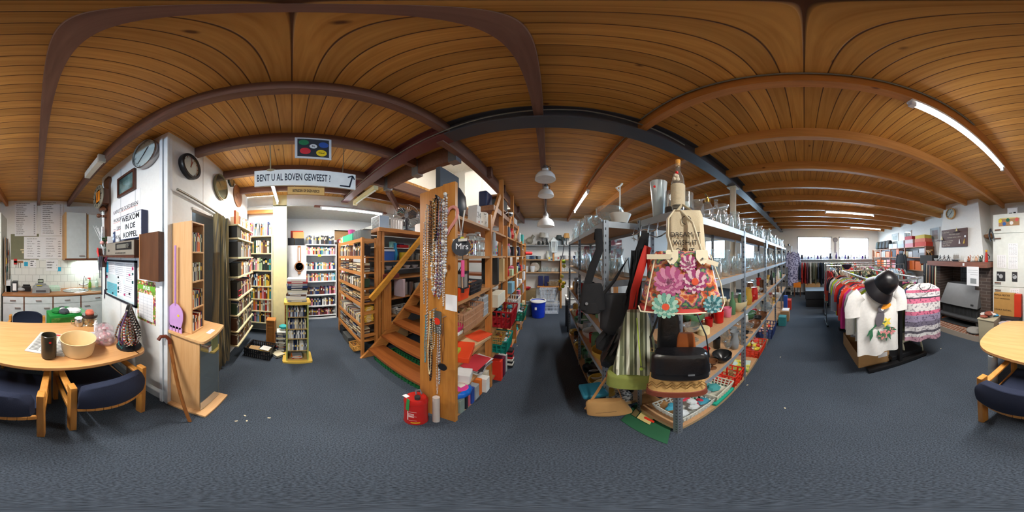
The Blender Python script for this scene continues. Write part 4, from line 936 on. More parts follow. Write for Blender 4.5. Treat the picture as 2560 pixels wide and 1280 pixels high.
thing('cd_tower','tall narrow beech tower of compact discs standing on the low cabinet','shelf',(m,beechZ),bevel=.0015)
for i,z in enumerate((1.632,1.412,1.202,1.004)):
    row('tall beech tower',ORD[i],(tx1-.014,ty1-.008,z),(-1,0,0),.145,(.122,.14) if i else (.13,.15),(.009,.013),.15,'compact disc case',lean=.15,simple=True,pal=['white','black','grey','red','cream','brown','pale green','navy','orange'])
# fly swatter and walking stick
mx=plane_mx((-.925,-.80,1.02),(0,1,0),(1,-.05,0));m=MB();palm=[(-.05,.0),(.05,.0),(.075,.1),(.07,.17),(.02,.215),(-.02,.215),(-.07,.17),(-.075,.09)]
m.prism(roundpoly(palm,[.01,.01,.03,.03,.02,.02,.03,.03]),0,.006,0,mx)
for k in range(4):m.prism(roundpoly([(-.06+k*.032,-.05),(-.034+k*.032,-.05),(-.034+k*.032,.02),(-.06+k*.032,.02)],[.01]*4),0,.006,0,mx)
st=MB().tube([tuple(mx @ Vector(p)) for p in ((0,.2,.004),(0,.4,.004),(-.0,.66,.004))],.008,8)
thing('fly_swatter','pink hand-shaped plastic fly swatter leaning on the beech tower','swatter',[('hand',m,M('#c79ad0',.4)),('stem',st,M('#b987c6',.4)),('dot',MB().rod(tuple(mx @ Vector((.03,.12,.006))),tuple(mx @ Vector((.03,.12,.008))),.01,n=14),M('#e3cf2a',.5))])
a=Vector((-.82,-.52,.01));b=Vector((-.905,-.865,.93))
m=MB().rod(a,b,.012,.014,10);h=MB().tube([b,b+Vector((.0,-.01,.035)),b+Vector((.03,-.05,.045)),b+Vector((.05,-.085,.03)),b+Vector((.055,-.10,-.01))],.017,8)
m=MB().rod((-.80,-.58,.01),(-.905,-.84,.86),.013,.015,10)
h=MB().tube([(-.905,-.84,.84),(-.910,-.852,.90),(-.895,-.872,.93),(-.86,-.895,.93),(-.845,-.905,.90)],.016,8)
thing('walking_stick','brown wooden walking stick with a curved handle leaning at the corner','stick',[('shaft',m,wood('#9a6230','#7c4a20','Z',.35,knots=False)),('handle',h,M('#6a3220',.3))])

# ================================================================ BOOK CORNER
# bracket shelves along the wall, right of the curtain
SH=[(2.02,.0),(1.84,0),(1.585,0),(1.33,.0),(1.03,0),(.80,0),(.55,0),(.31,0)]
for i,(z,_) in enumerate(SH):
    x0,x1=-2.78,-1.97
    m=MB().box(x0,x1,-.875,-.675,z-.02,z);b_=MB()
    for x in (x0+.12,x1-.12):b_.hexa([(x-.004,-.875,z-.09),(x+.004,-.875,z-.09),(x+.004,-.87,z-.09),(x-.004,-.87,z-.09)],[(x-.004,-.875,z-.021),(x+.004,-.875,z-.021),(x+.004,-.70,z-.021),(x-.004,-.70,z-.021)])
    thing('wall_shelf','cream bracket shelf right of the curtain, %s of the eight'%('topmost' if i==0 else 'lowest' if i==7 else NTH[i]+' from the top'),'shelf',[('board',m,M('#d9cfa6',.5)),('bracket',b_,white)],group='curtain-side bracket shelves')
thing('orange_folder','orange folder standing at the curtain end of the topmost bracket shelf','folder',(MB().box(-2.12,-1.99,-.74,-.715,2.021,2.21),M('#d8541c',.6)))
row('curtain-side bracket shelves','top',(-2.14,-.70,2.021),(-1,0,0),.60,(.10,.16),(.02,.05),.15,pal=['cream','tan','yellow','white','orange'],lean=.3)
for i,(z,hh) in enumerate(((1.841,.13),(1.586,.22),(1.331,.21),(1.031,.22),(.801,.19),(.551,.21),(.311,.19))):
    st_=-1.99
    if i==0:thing('record_box','black box at the curtain end of the second bracket shelf','box',(MB().box(-2.14,-2.0,-.86,-.70,1.841,2.0),black));st_=-2.16
    if i==1:thing('archive_box','dark grey box at the curtain end of the third bracket shelf','box',(MB().box(-2.14,-2.0,-.86,-.69,1.586,1.79),M('#2f3133',.7)));st_=-2.16
    if i==2:thing('shopping_box','black paper box at the curtain end of the fourth bracket shelf','box',(MB().box(-2.14,-2.0,-.86,-.69,1.331,1.50),blackp));st_=-2.16
    if i==3:
        m=MB().box(-2.16,-2.0,-.86,-.70,1.031,1.25,0);m.tube([(-2.15,-.69,1.06),(-2.03,-.69,1.06),(-2.03,-.69,1.13),(-2.15,-.69,1.13)],.008,6,1,True)
        thing('cassette_case','black case with a red handle frame on the fifth bracket shelf','case',(m,[black,M('#b02438',.5)]));st_=-2.18
    row('curtain-side bracket shelves',ORD[i+1],(st_,-.70,z),(-1,0,0),2.76+st_,(hh*.8,hh),(.022,.042),.16,pal=['cream','tan','white','brown','maroon','red','grey','orange','navy'] if i<4 else ['dark green','black','brown','grey','maroon','navy','cream'])
z=stack('jutting from the fourth bracket shelf',(-2.45,-.60),(.26,.19),['grey','white','pale green','cream'],rz=.3,z0=1.0315,thick=(.02,.03)) if False else None
# white bookcase facing the room, left of the yellow post
XB=-3.0
zs=[1.985,1.655,1.33,1.03,.775,.53,.28]
m=MB().box(XB-.24,XB,-.875,-.855,.02,2.0).box(XB-.24,XB,-.385,-.365,.02,2.0)
sh=[('shelf',MB().box(XB-.24,XB,-.855,-.385,z-.02,z),M('#dccfa4',.5)) for z in zs]
thing('white_bookcase','cream bookcase between the corner and the yellow post','bookcase',[('side_panel',MB().box(XB-.24,XB,-.875,-.855,.02,2.0),M('#d9d3b8',.5)),('side_panel',MB().box(XB-.24,XB,-.385,-.365,.02,2.0),M('#d9d3b8',.5)),('back_panel',MB().box(XB-.24,XB-.235,-.855,-.385,.02,2.0),M('#8e8d88',.7))]+sh)
for i,z in enumerate(zs):
    row('cream corner bookcase',ORD[i],(XB-.02,-.85,z+.0005),(0,1,0),.46,(.19,.25) if i!=0 else (.2,.27),(.024,.042),.17,pal=None if i!=1 else ['cream','tan','orange','dark green','brown','white'],lean=.25)
# white bookcase at the back of the lean-to
XL=-3.88;y0,y1=.33,1.07
zl=[1.80,1.60,1.35,1.09,.84,.53,.29,.06]
zl=[1.62,1.37,1.10,.78,.50,.22]
zz=lambda py:H-math.tan((py-640)*PI/1280)*3.9
zl=[zz(636),zz(674),zz(703),zz(737),zz(765),zz(791)]
parts=[('side_panel',MB().box(XL-.28,XL,y0-.02,y0,0,1.86),white),('side_panel',MB().box(XL-.28,XL,y1,y1+.02,0,1.86),white),('back_panel',MB().box(XL-.28,XL-.27,y0,y1,0,1.86),M('#b5b9bb',.7)),('top_panel',MB().box(XL-.28,XL+.005,y0-.02,y1+.02,1.86,1.885),white),('plinth',MB().box(XL-.02,XL,y0,y1,0,.11),white)]
parts+=[('shelf',MB().box(XL-.27,XL,y0,y1,z-.03,z),white) for z in zl]
thing('white_bookcase','tall white bookcase of paperbacks against the back wall of the lean-to','bookcase',parts)
thing('yellow_tag','small yellow label on the first shelf edge of the tall white bookcase','label',(MB().box(XL,XL+.004,.62,.70,zl[0]-.05,zl[0]+.0),M('#e8c81e',.6)))
for i,z in enumerate(zl):
    row('tall white bookcase',ORD[i],(XL-.03,y0+.005,z+.0005),(0,1,0),y1-y0-.01,(.15,.19),(.026,.042),.13,'paperback',pal=['white','grey','cream','navy','black','red','teal','pink','tan','light blue'] if i<3 else ['black','navy','grey','white','maroon','pink','brown'],lean=.15,simple=True)
row('tall white bookcase','uppermost',(XL-.03,y0+.02,1.8855),(0,1,0),.68,(.17,.22),(.025,.04),.13,'paperback',pal=['black','dark green','navy','grey','cream','brown'],lean=.2,simple=True)
# narrow dark bookcase beyond it
parts=[('side_panel',MB().box(-4.15,-3.85,1.12,1.14,0,1.95),darkwood),('side_panel',MB().box(-4.15,-3.85,1.50,1.52,0,1.95),darkwood)]+[('shelf',MB().box(-4.15,-3.85,1.14,1.50,z,z+.02),darkwood) for z in (.02,.42,.80,1.15,1.48,1.80)]
thing('dark_bookcase','narrow dark wooden bookcase right of the tall white bookcase','bookcase',parts)
for i,z in enumerate((1.821,1.501,1.171,.821,.441)):row('narrow dark bookcase',ORD[i],(-3.86,1.145,z),(0,1,0),.35,(.2,.26),(.028,.045),.2,pal=['dark green','cream','red','pink','white','pale green'],simple=True)
# panel with the barometer, boxes above
px_=-3.5
pn=thing('side_panel_board','plain white upright panel carrying the barometer','panel',(MB().box(px_-.3,px_,-.07,.31,0,1.83),M('#dcdcde',.6)))
m=MB().prism(roundpoly([(-.035,0),(.035,0),(.035,.40),(-.035,.40)],[.01]*4),0,.02,0,plane_mx((px_,.155,1.42),(0,1,0),(1,0,0)))
mx=plane_mx((px_,.155,1.37),(0,1,0),(1,0,0));dd=MB().lathe([(.10,0),(.105,.02),(.09,.03),(.082,.025)],30,(0,0,0),0,1,1,mx);df=MB().lathe([(.085,.02),(.001,.02)],30,(0,0,0),0,1,1,mx)
m.prism([(-.03,-.16),(.03,-.16),(.035,-.08),(-.035,-.08)],0,.02,0,mx)
thing('barometer','brown wooden barometer with a round dial on the white panel','barometer',[('body',m,M('#9a6a44',.4)),('rim',dd,M('#8a5a38',.4)),('dial',df,M('#a9afa6',.5)),('thermometer',MB().box(px_+.02,px_+.023,.14,.17,1.50,1.78),M('#d9d9d2',.3)),('needle',MB().bar((px_+.026,.155,1.37),(px_+.026,.20,1.40),.006,.002,up=(1,0,0)),ink)])
m=MB().box(px_-.25,px_-.02,-.04,.24,1.832,2.12);thing('upright_book','large tan book standing upright above the barometer panel','book',(MB().box(px_-.09,px_-.05,.02,.26,1.832,2.13),M('#c88f52',.6)))
thing('red_book','large red book behind the tan one above the barometer panel','book',(MB().box(px_-.14,px_-.10,-.03,.25,1.832,2.16),M('#b8321e',.6)))
thing('black_folder','black box file in front of the tan book above the barometer panel','folder',(MB().box(px_-.04,px_,.06,.26,1.832,1.98),blackp))
thing('black_box','small dark box at the left above the barometer panel','box',(MB().box(px_-.06,px_-.01,-.09,.05,1.832,1.99),black))
# cd tower in front
tw=MB();yt0,yt1=-.075,.215;xf=-2.10
lime=M('#a9b060',.5);bb=M('#dcb850',.5)
parts=[('foot',MB().prism(roundpoly([(xf-.26,yt0-.05),(xf+.03,yt0-.05),(xf+.05,(yt0+yt1)/2),(xf+.03,yt1+.05),(xf-.26,yt1+.05)],[.02,.03,.1,.03,.02]),0,.03),bb),
         ('top',MB().prism(roundpoly([(xf-.24,yt0-.03),(xf+.02,yt0-.03),(xf+.04,(yt0+yt1)/2),(xf+.02,yt1+.03),(xf-.24,yt1+.03)],[.02,.03,.1,.03,.02]),.955,.985),bb),
         ('side_panel',MB().box(xf-.18,xf,yt0,yt0+.018,.03,.955),lime),('side_panel',MB().box(xf-.18,xf,yt1-.018,yt1,.03,.955),lime),('back_panel',MB().box(xf-.185,xf-.18,yt0,yt1,.03,.955),M('#8f8f74',.6))]
parts+=[('shelf',MB().box(xf-.18,xf-.004,yt0+.018,yt1-.018,z-.012,z),M('#b99a5e',.5)) for z in (.045,.22,.43,.59,.775)]
thing('cd_tower','free-standing lime edged tower of compact discs with yellow top','shelf',parts)
for i,z in enumerate((.776,.591,.431,.221)):
    row('lime edged tower',ORD[i],(xf-.008,yt0+.021,z),(0,1,0),.245,(.122,.128),(.0095,.013),.14,'compact disc case',lean=.2,simple=True,pal=['light blue','navy','black','grey','white','brown','red'] if i==0 else ['grey','black','white','navy','cream'])
stack('inside the lime edged tower',(xf-.09,.06),(.14,.14),['red','grey','white','orange','grey'],'compact disc case',z0=.046,thick=(.01,.014))
stack('on the lime edged tower',(xf-.10,.07),(.20,.27),['grey','cream','white','brown','white','cream','black','navy','grey','red','white'],z0=.986,thick=(.022,.036))
# crate, wooden disc stand and piles on the floor
cx,cy_=-2.30,-.45
m=MB();mx=rotz(-.2,(cx,cy_,0))
m.box(-.15,.15,-.19,.19,0,.012,0,mx)
for i in range(11):
    for z0_,z1_ in ((.012,.075),(.085,.15)):
        m.box(-.15+i*.0285,-.137+i*.0285,.18,.19,z0_,z1_,0,mx).box(-.15+i*.0285,-.137+i*.0285,-.19,-.18,z0_,z1_,0,mx)
for i in range(13):
    m.box(.14,.15,-.19+i*.031,-.175+i*.031,.012,.15,0,mx).box(-.15,-.14,-.19+i*.031,-.175+i*.031,.012,.15,0,mx)
for z in (.075,.15):m.box(-.155,.155,.178,.194,z,z+.014,0,mx).box(-.155,.155,-.194,-.178,z,z+.014,0,mx).box(-.155,-.138,-.194,.194,z,z+.014,0,mx).box(.138,.155,-.194,.194,z,z+.014,0,mx)
thing('plastic_crate','black plastic crate of compact discs on the carpet under the bracket shelves','crate',(m,blackp))
for k,(dx,dy,cols) in enumerate(((-.02,-.09,['navy','black','grey','black','cream','grey','tan']),(.0,.08,['black','grey','white','black','grey','cream','yellow','tan','white']))):
    stack(('in the crate, wall side','in the crate, front side')[k],(cx+dx,cy_+dy),(.15,.15),cols,'compact disc case',z0=.014,thick=(.010,.014),rz=-.2)
m=MB().box(-2.78,-2.62,-.42,-.405,.0,.48).box(-2.78,-2.62,-.285,-.27,.0,.48).box(-2.78,-2.62,-.42,-.27,.48,.495).box(-2.78,-2.62,-.42,-.27,0,.02)
for i in range(18):m.box(-2.76,-2.63,-.405,-.285,.04+i*.024,.047+i*.024)
thing('disc_stand','small pine stand filled with compact discs below the cream bookcase','stand',(m,pine))
m=MB().box(-2.78,-2.64,-.12,-.11,.0,.80).box(-2.78,-2.64,.02,.03,.0,.80).box(-2.78,-2.64,-.12,.03,.80,.815)
for i in range(28):m.box(-2.77,-2.65,-.11,.02,.03+i*.027,.04+i*.027)
thing('disc_stand','tall slim pine disc stand behind the lime edged tower','stand',(m,pine))
stack('standing left of the tower',(-2.42,-.16),(.14,.14),['black','grey','black','white','black','navy','black','red','black','grey','cream','black','white','grey','black','black','grey','cream','black','navy','black','grey','black','white'],'compact disc case',thick=(.012,.02))
stack('toppled beside the crate',(-2.28,-.20),(.15,.14),['black','grey','black','cream'],'compact disc case',thick=(.01,.014),rz=.6)
thing('teal_bag','teal crumpled cloth lying on the pile of discs by the tower','cloth',(MB().ball((-2.44,-.13,.47),.05,1.2,1.4,.8,8,5),M('#2f9a9c',.8)))
# ================================================================ PINE DISC RACK AND THE SHELVES BEHIND THE STAIRS
ex=at(905,893,z=0);XR=-2.06
parts=[]
for x,y in ((XR,.95),(XR,1.17),(-3.15,.95),(-3.15,1.17)):parts.append(('post',MB().box(x-.022,x+.022,y-.02,y+.02,0,1.86),pine))
ZA=[.27,.57,.90,1.13,1.36,1.59]
for z in ZA:parts.append(('shelf',MB().box(-3.13,XR-.022,.93,1.19,z-.018,z),pineX));parts.append(('rail',MB().box(-3.13,XR-.022,.928,.942,z-.035,z+.012),pineX))
parts.append(('top_rail',MB().box(-3.13,XR-.022,.93,.945,1.80,1.85).box(-3.13,XR-.022,1.175,1.19,1.80,1.85),pineX))
for z in (.36,.74,.98,1.80):parts.append(('end_rail',MB().box(XR-.012,XR+.012,.97,1.15,z,z+.045),pineY))
thing('disc_rack','open pine rack packed with compact discs left of the stairs','rack',parts)
LYING=MB()
for i,z in enumerate(ZA[::-1]):
    if i in (0,2,4):row('pine disc rack',ORD[i],(-3.12,.948,z+.013),(1,0,0),1.03,(.125,.19) if i==0 else (.12,.13),(.02,.028),.14,'compact disc case',lean=.1,simple=True,pal=['grey','brown','cream','black','maroon','dark green','white','tan'])
    else:
        for k in range(6):
            zq=z+.014
            for q in range(14 if i==5 else 9):
                if zq>z+(.25 if i==5 else .15):break
                t=R.uniform(.010,.014);dx=R.uniform(-.004,.004);LYING.box(-3.12+k*.17+dx,-2.975+k*.17+dx,.955+dx,1.1,zq,zq+t,R.randrange(6));zq+=t+.0015
thing('lying_discs','compact discs lying in packed piles on alternate shelves of the pine disc rack','compact discs',(LYING,[M(BCD[c],.4) for c in ('black','grey','cream','brown','navy','tan')]),kind='stuff')
# yellow edged tower of discs at its stair end
stack('of yellow cases at the rack end, upper',(XR+.005-.09,1.06),(.14,.15),['yellow']*12,'disc case','yellow disc cases at the rack end',z0=.60,thick=(.018,.021))
# things on top of rack A
m=MB().box(-2.95,-2.45,.95,1.17,1.852,1.97);thing('green_basket','green plastic basket on top of the pine disc rack','basket',(m,M('#3fae86',.5)))
m=MB()
for i in range(6):m.box(-2.42+i*.05,-2.415+i*.05,.96,1.14,1.852,1.99)
thing('file_rack','clear plastic file sorter on top of the pine disc rack','file sorter',(m,glass('#cfd8d8',.35)))
thing('pink_pot','small pink plastic pot above the green basket','pot',(MB().lathe([(.05,0),(.065,.1)],14,(-2.75,1.05,1.971)),M('#d64a9a',.5)))
thing('metal_tray','grey wire tray standing on top of the pine disc rack','tray',(MB().box(-2.38,-2.12,1.0,1.15,1.992,2.0).box(-2.38,-2.12,1.14,1.15,2.0,2.06),M('#b4b6b4',.4,.5)))

# rack B along y, behind the stairs
XB2=-2.1;parts=[]
for x,y in ((XB2,1.24),(XB2,1.30),(XB2,2.35),(XB2,3.35),(-2.5,1.24),(-2.5,3.35)):parts.append(('post',MB().box(x-.022,x+.022,y-.022,y+.022,0,2.0),pine))
ZB=[.18,.62,.92,1.25,1.53]
for z in ZB:parts.append(('shelf',MB().box(-2.5,XB2+.02,1.24,3.35,z-.022,z),wood('#a87848','#8c5f34','Y')))
parts.append(('top_board',MB().box(-2.52,XB2+.04,1.22,3.37,1.97,2.03),pineY))
parts.append(('inner_shelf',MB().box(-2.5,XB2-.14,1.27,3.33,1.73,1.745).box(-2.5,XB2-.2,1.27,3.33,1.36,1.375),white))
thing('storage_shelf','deep pine shelving of household goods behind the stairs','shelf',parts)
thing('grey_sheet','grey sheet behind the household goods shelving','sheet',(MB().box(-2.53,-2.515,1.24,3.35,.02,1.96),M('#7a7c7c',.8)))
# table fan
fp=Vector((-2.2,1.86,2.031));mxf=plane_mx((0,0,.24),(.66,.75,0),(.75,-.66,0))
g=MB()
for k in range(30):
    a=k*PI/15;g.tube([tuple(mxf @ Vector((.03*math.cos(a),.03*math.sin(a),.055))),tuple(mxf @ Vector((.12*math.cos(a),.12*math.sin(a),.045))),tuple(mxf @ Vector((.185*math.cos(a),.185*math.sin(a),.0))),tuple(mxf @ Vector((.12*math.cos(a),.12*math.sin(a),-.04)))],.0018,4)
g.tube([tuple(mxf @ Vector((.187*math.cos(k*PI/16),.187*math.sin(k*PI/16),0))) for k in range(32)],.004,5,0,True)
bl=MB()
for k in range(3):
    a=k*2*PI/3+.4;pts=[(0,-.02),(.03,-.06),(.12,-.08),(.16,-.02),(.13,.06),(.05,.05)]
    bl.prism([(x*math.cos(a)-y*math.sin(a),x*math.sin(a)+y*math.cos(a)) for x,y in pts],-.006,.0,0,mxf)
bs=MB().lathe([(.1,0),(.1,.015),(.05,.03),(.02,.04),(.016,.2),(.001,.2)],24);bs.rod(tuple(mxf @ Vector((0,0,-.1))),tuple(mxf @ Vector((0,0,-.02))),.045,.03,14)
hb=MB().rod(tuple(mxf @ Vector((0,0,.0))),tuple(mxf @ Vector((0,0,.058))),.03,.028,14)
thing('table_fan','chrome caged table fan with dark blades on the shelving top','fan',[('cage',g,chrome),('blade',bl,M('#33373c',.3)),('stand',bs,M('#1f2430',.3)),('hub',hb,M('#7c8086',.3))],loc=fp).scale=(1.2,1.2,1.2)
m=MB().box(-2.38,-2.12,1.26,1.44,2.031,2.24,0).box(-2.12,-2.115,1.27,1.43,2.04,2.23,1)
for i in range(9):m.box(-2.36,-2.14,1.252,1.26,2.05+i*.02,2.06+i*.02,2)
thing('fan_heater','white slatted heater box left of the wire rack on the shelving','heater',(m,[M('#d5dbe2',.4),M('#a8c0d8',.3),M('#3a3c40',.5)]))
m=MB()
for i in range(5):m.box(-2.15+.0,-2.12,1.49+i*.05,1.515+i*.05,2.035,2.22)
m.box(-2.16,-2.13,1.47,1.74,2.031,2.05).box(-2.16,-2.13,1.47,1.74,2.20,2.225)
thing('slatted_stand','white plastic slatted panel standing left of the table fan','panel',(m,M('#cfd2d2',.4)))
thing('carton','white flowered carton right of the table fan on the shelving','carton',(MB().box(-2.3,-2.12,2.16,2.3,2.031,2.22),M('#cfcbc6',.6)))
# household goods
def vessel(kind,r,h):
    return {'cup':[(r*.75,0),(r*.8,.003),(r,h),(r*.94,h),(r*.72,.01),(.001,.008)],'bowl':[(r*.4,0),(r*.45,.006),(r*.85,h*.55),(r,h),(r*.96,h),(r*.8,h*.55),(.001,.012)],
            'jar':[(r*.95,0),(r,.006),(r,h*.75),(r*.8,h*.85),(r*.8,h),(.001,h)],'vase':[(r*.6,0),(r*.7,.01),(r,h*.4),(r*.55,h*.8),(r*.75,h),(r*.7,h),(r*.5,h*.8),(.001,.02)],
            'tin':[(r,0),(r,h),(.001,h)],'pot':[(r*.9,0),(r,.01),(r,h*.8),(r*1.06,h*.8),(r*1.06,h*.86),(r*.6,h*.95),(r*.15,h),(.001,h)]}[kind]
def ves(name,label,kind,r,h,mat,loc,cat=None,n=18,group=None,handle=False):
    parts=[('body',MB().lathe(vessel(kind,r,h),n),mat)]
    if handle:parts.append(('handle',MB().tube([(r*.95,0,h*.8),(r*1.45,0,h*.75),(r*1.5,0,h*.35),(r*.9,0,h*.22)],max(.003,r*.08),6),mat))
    if len(parts)==1:return thing(name,label,cat or name.split('_')[-1],(parts[0][1],mat),loc=loc,group=group)
    return thing(name,label,cat or name.split('_')[-1],parts,loc=loc,group=group,rz=R.uniform(-1,1))
def boxy(name,label,loc,s,col,cat=None,rz=0,rough=.6,bv=.003,group=None):
    m=MB().box(-s[0]/2,s[0]/2,-s[1]/2,s[1]/2,0,s[2]);return thing(name,label,cat or name.split('_')[-1],(m,col if not isinstance(col,str) else M(col,rough)),loc=loc,rz=rz,bevel=bv,group=group)
SX=-2.17
boxy('storage_box','blue storage box with a white lid behind the stair rail',(SX,1.42,1.531),(.16,.2,.14),'#1f4f9c')
boxy('white_tray','white lid on the blue storage box behind the stair rail',(SX,1.42,1.672),(.17,.21,.03),'#b9c0cc','tray')  # lid of the storage box above, kept as a separate object
ves('blue_jug','tall bright blue cylinder jug behind the stair rail','vase',.04,.28,M('#1f86b8',.35),(SX+.02,1.58,1.531),'jug')
ves('yellow_bowl','yellow plastic tub standing right of the tall blue jug','tin',.07,.13,M('#c2a820',.5),(SX+.03,1.74,1.531),'tub')
boxy('red_cloth','red folded cloth above the yellow tub',(SX-.1,1.82,1.746),(.12,.2,.05),'#b0202c','cloth',rough=.9)
boxy('teal_tin','pale teal patterned tin on the inner white shelf',(SX-.2,1.68,1.746),(.08,.09,.11),'#7fb6b4')
boxy('navy_tin','navy tin with rounded top right of the teal one',(SX-.2,1.85,1.746),(.08,.13,.08),'#1e2c50')
ves('cream_cup','small cream cup right of the navy tin','cup',.035,.06,M('#cfc48a',.5),(SX-.17,2.02,1.746),'cup')
ves('orange_pot','small orange plastic pot near the top of the stair rail','jar',.04,.07,M('#d8741c',.5),(SX-.12,2.7,1.746),'pot')
ves('green_jug','green clear plastic jug beside the necklace panel edge','cup',.05,.16,glass('#8fc030',.5),(SX,2.55,1.531),'jug',handle=True)
for i,y in enumerate((1.95,2.1,2.7,2.9,3.1)):ves('plastic_beaker','clear plastic beaker on the upper shelf behind the stairs, %s from the left'%NTH[i],'cup',.045,.12,glass('#b9c4c4',.35),(SX,y,1.531),'beaker',group='beakers behind the stairs')
for i,(y,c_) in enumerate(((1.5,'#b6b8bb'),(1.68,'#e1dfd8'),(1.9,'#cfd1d0'),(2.1,'#9ea3a8'),(2.5,'#e3e2dd'),(2.75,'#d5d2c9'))):
    ves('stacked_bowl','bowl on the middle shelf behind the stairs, %s from the left'%NTH[i],'bowl',.07,.06,M(c_,.3),(SX-.07,y,1.376),'bowl',group='bowls behind the stairs')
boxy('white_binder','white box standing on edge below the stair rail',(SX+.03,1.66,.921),(.2,.05,.30),'#cbbfca','box',rz=.25)
boxy('grey_box','pale grey box behind the ribbed steel tin',(SX-.06,1.82,.921),(.16,.14,.22),'#b3b0ac','box')
ves('steel_canister','ribbed steel canister on the shelf below the stair rail','tin',.055,.24,M('#8f9298',.2,1.),(SX+.05,1.88,.921),'canister')
ves('white_bucket','white plastic bucket right of the steel canister','cup',.09,.17,M('#d6d6d2',.4),(SX+.02,2.12,.921),'bucket')
ves('orange_bucket','orange plastic bucket beside the stair stringer','cup',.10,.17,M('#c9501c',.4),(SX+.02,2.42,.921),'bucket')
boxy('green_dish','green plastic lid lying over the orange bucket',(SX+.02,2.42,1.092),(.2,.22,.05),'#2f9a3a','dish')  # a loose lid resting on the bucket, not a dish
def wbasket(name,label,loc,s,col,rz=0,fill=None,slat=.028,cat='basket',taper=.85):
    """slatted rectangular basket"""
    w,d,h=s;m=MB().box(-w/2*taper,w/2*taper,-d/2*taper,d/2*taper,0,.008)
    def side(a,b,a2,b2):
        n=max(3,int((Vector(b)-Vector(a)).length/slat))
        for i in range(n+1):
            t=i/n;p=Vector(a).lerp(Vector(b),t);q=Vector(a2).lerp(Vector(b2),t);m.rod((p.x,p.y,0),(q.x,q.y,h),slat*.22,slat*.22,4)
        for k in (.33,.66,1.):
            p=Vector(a).lerp(Vector(a2),k);q=Vector(b).lerp(Vector(b2),k);m.bar((p.x,p.y,h*k),(q.x,q.y,h*k),.006,.01 if k<1 else .016)
    T=taper;c=[(-w/2,-d/2),(w/2,-d/2),(w/2,d/2),(-w/2,d/2)];c2=[(x*T,y*T) for x,y in c]
    for i in range(4):j=(i+1)%4;side(c2[i]+(0,),c2[j]+(0,),c[i]+(0,),c[j]+(0,))
    o=thing(name,label,cat,(m,M(col,.5)),loc=loc,rz=rz)
    if fill:
        nm,lb,cols,k=fill;f=MB()
        rr=min(w,d)*.16
        for i in range(k):f.ball((R.uniform(-.36,.36)*w,R.uniform(-.34,.34)*d,h*R.uniform(.45,.95)),rr*R.uniform(.6,1.1),R.uniform(.7,1.6),R.uniform(.7,1.4),R.uniform(.4,.9),7,4,i%len(cols))
        t=thing(nm,lb,'goods',(f,[M(q,.6) for q in cols]),loc=Vector(loc)+Vector((0,0,0)),rz=rz,kind='stuff')
    return o
wbasket('cutlery_tray','grey basket of cutlery behind the second stair tread',(SX,1.7,.621),(.2,.34,.1),'#b8b9b4',fill=('cutlery','jumble of knives and forks in the grey basket',['#c9ccd0','#8a8d92','#2b2b2c'],20))
wbasket('cutlery_tray','white basket of cutlery, lowest behind the stair treads',(SX,1.55,.42),(.2,.36,.1),'#d2cfc6',fill=('cutlery','jumble of kitchen tools in the white basket',['#c9ccd0','#8a8d92'],18))
boxy('low_carton','brown carton under the white cutlery basket',(SX,1.55,.181),(.3,.4,.235),'#9a7a52','carton')
ves('black_pan','black pan standing behind the cutlery baskets','tin',.12,.2,blackp,(SX-.1,2.0,.621),'pan')
m=MB()
for z in (1.27,):
    for i in range(4):pass
boxy('red_crate','dark red low crate left of the bowls on the middle shelf',(SX,1.45,1.251),(.2,.3,.07),'#6e2a24','crate')
# things low in the disc rack end
boxy('black_radio','black radio on the carpet under the pine disc rack',(-2.95,1.0,.001),(.22,.16,.16),'#17181a','radio');boxy('grey_tool_case','dark grey box with discs on the carpet under the pine rack',(-2.66,1.0,.001),(.3,.2,.13),'#4b4d4c','case')
wbasket('wicker_tray','small pine tray holding discs beside the front rack post',(-2.28,.93,.03),(.2,.13,.1),'#cf9c50',slat=.02)

# ================================================================ STAIRS
parts=[]
for x in (-2.02,-.885):parts.append(('stringer',MB().hexa([(x-.02,.90,0),(x+.02,.90,0),(x+.02,1.17,0),(x-.02,1.17,0)],[(x-.02,3.54,2.62),(x+.02,3.54,2.62),(x+.02,3.81,2.62),(x-.02,3.81,2.62)]),pineY))
tread=wood('#8f5226','#7a4320','X',.3,knots=False)
for k in range(12):
    z=.17+.193*k;y=1.03+.21*k;parts.append(('tread',MB().box(-2.0,-.905,y-.02,y+.235,z-.035,z),tread))
thing('open_staircase','open pine staircase with brown treads climbing behind the necklace panel','stairs',parts)
m=MB().bar((-1.95,1.02,1.0),(-1.95,2.72,2.60),.05,.075)
m2=MB().box(-1.995,-1.975,1.26,1.38,.45,1.22)
thing('handrail','honey coloured pine handrail slanting beside the stairs','handrail',[('rail',m,wood('#c89038','#b07a2c','Y',.3)),('newel_post',m2,pine)])
wbasket('green_crate','green plastic crate of discs under the lowest stair tread',(-1.45,1.22,.001),(.9,.35,.11),'#1f6a3c',cat='crate',slat=.05,taper=.95)
for k in range(3):stack(('in green crate, left end','in green crate, middle','in green crate, right end')[k],(-1.75+k*.3,1.22),(.14,.2),['black','red','white','grey'],'disc case',z0=.012,thick=(.018,.022))
ves('grey_plate','grey perforated lid standing under the third tread','bowl',.14,.05,M('#7c8288',.5),(-1.5,1.75,.03),'plate')

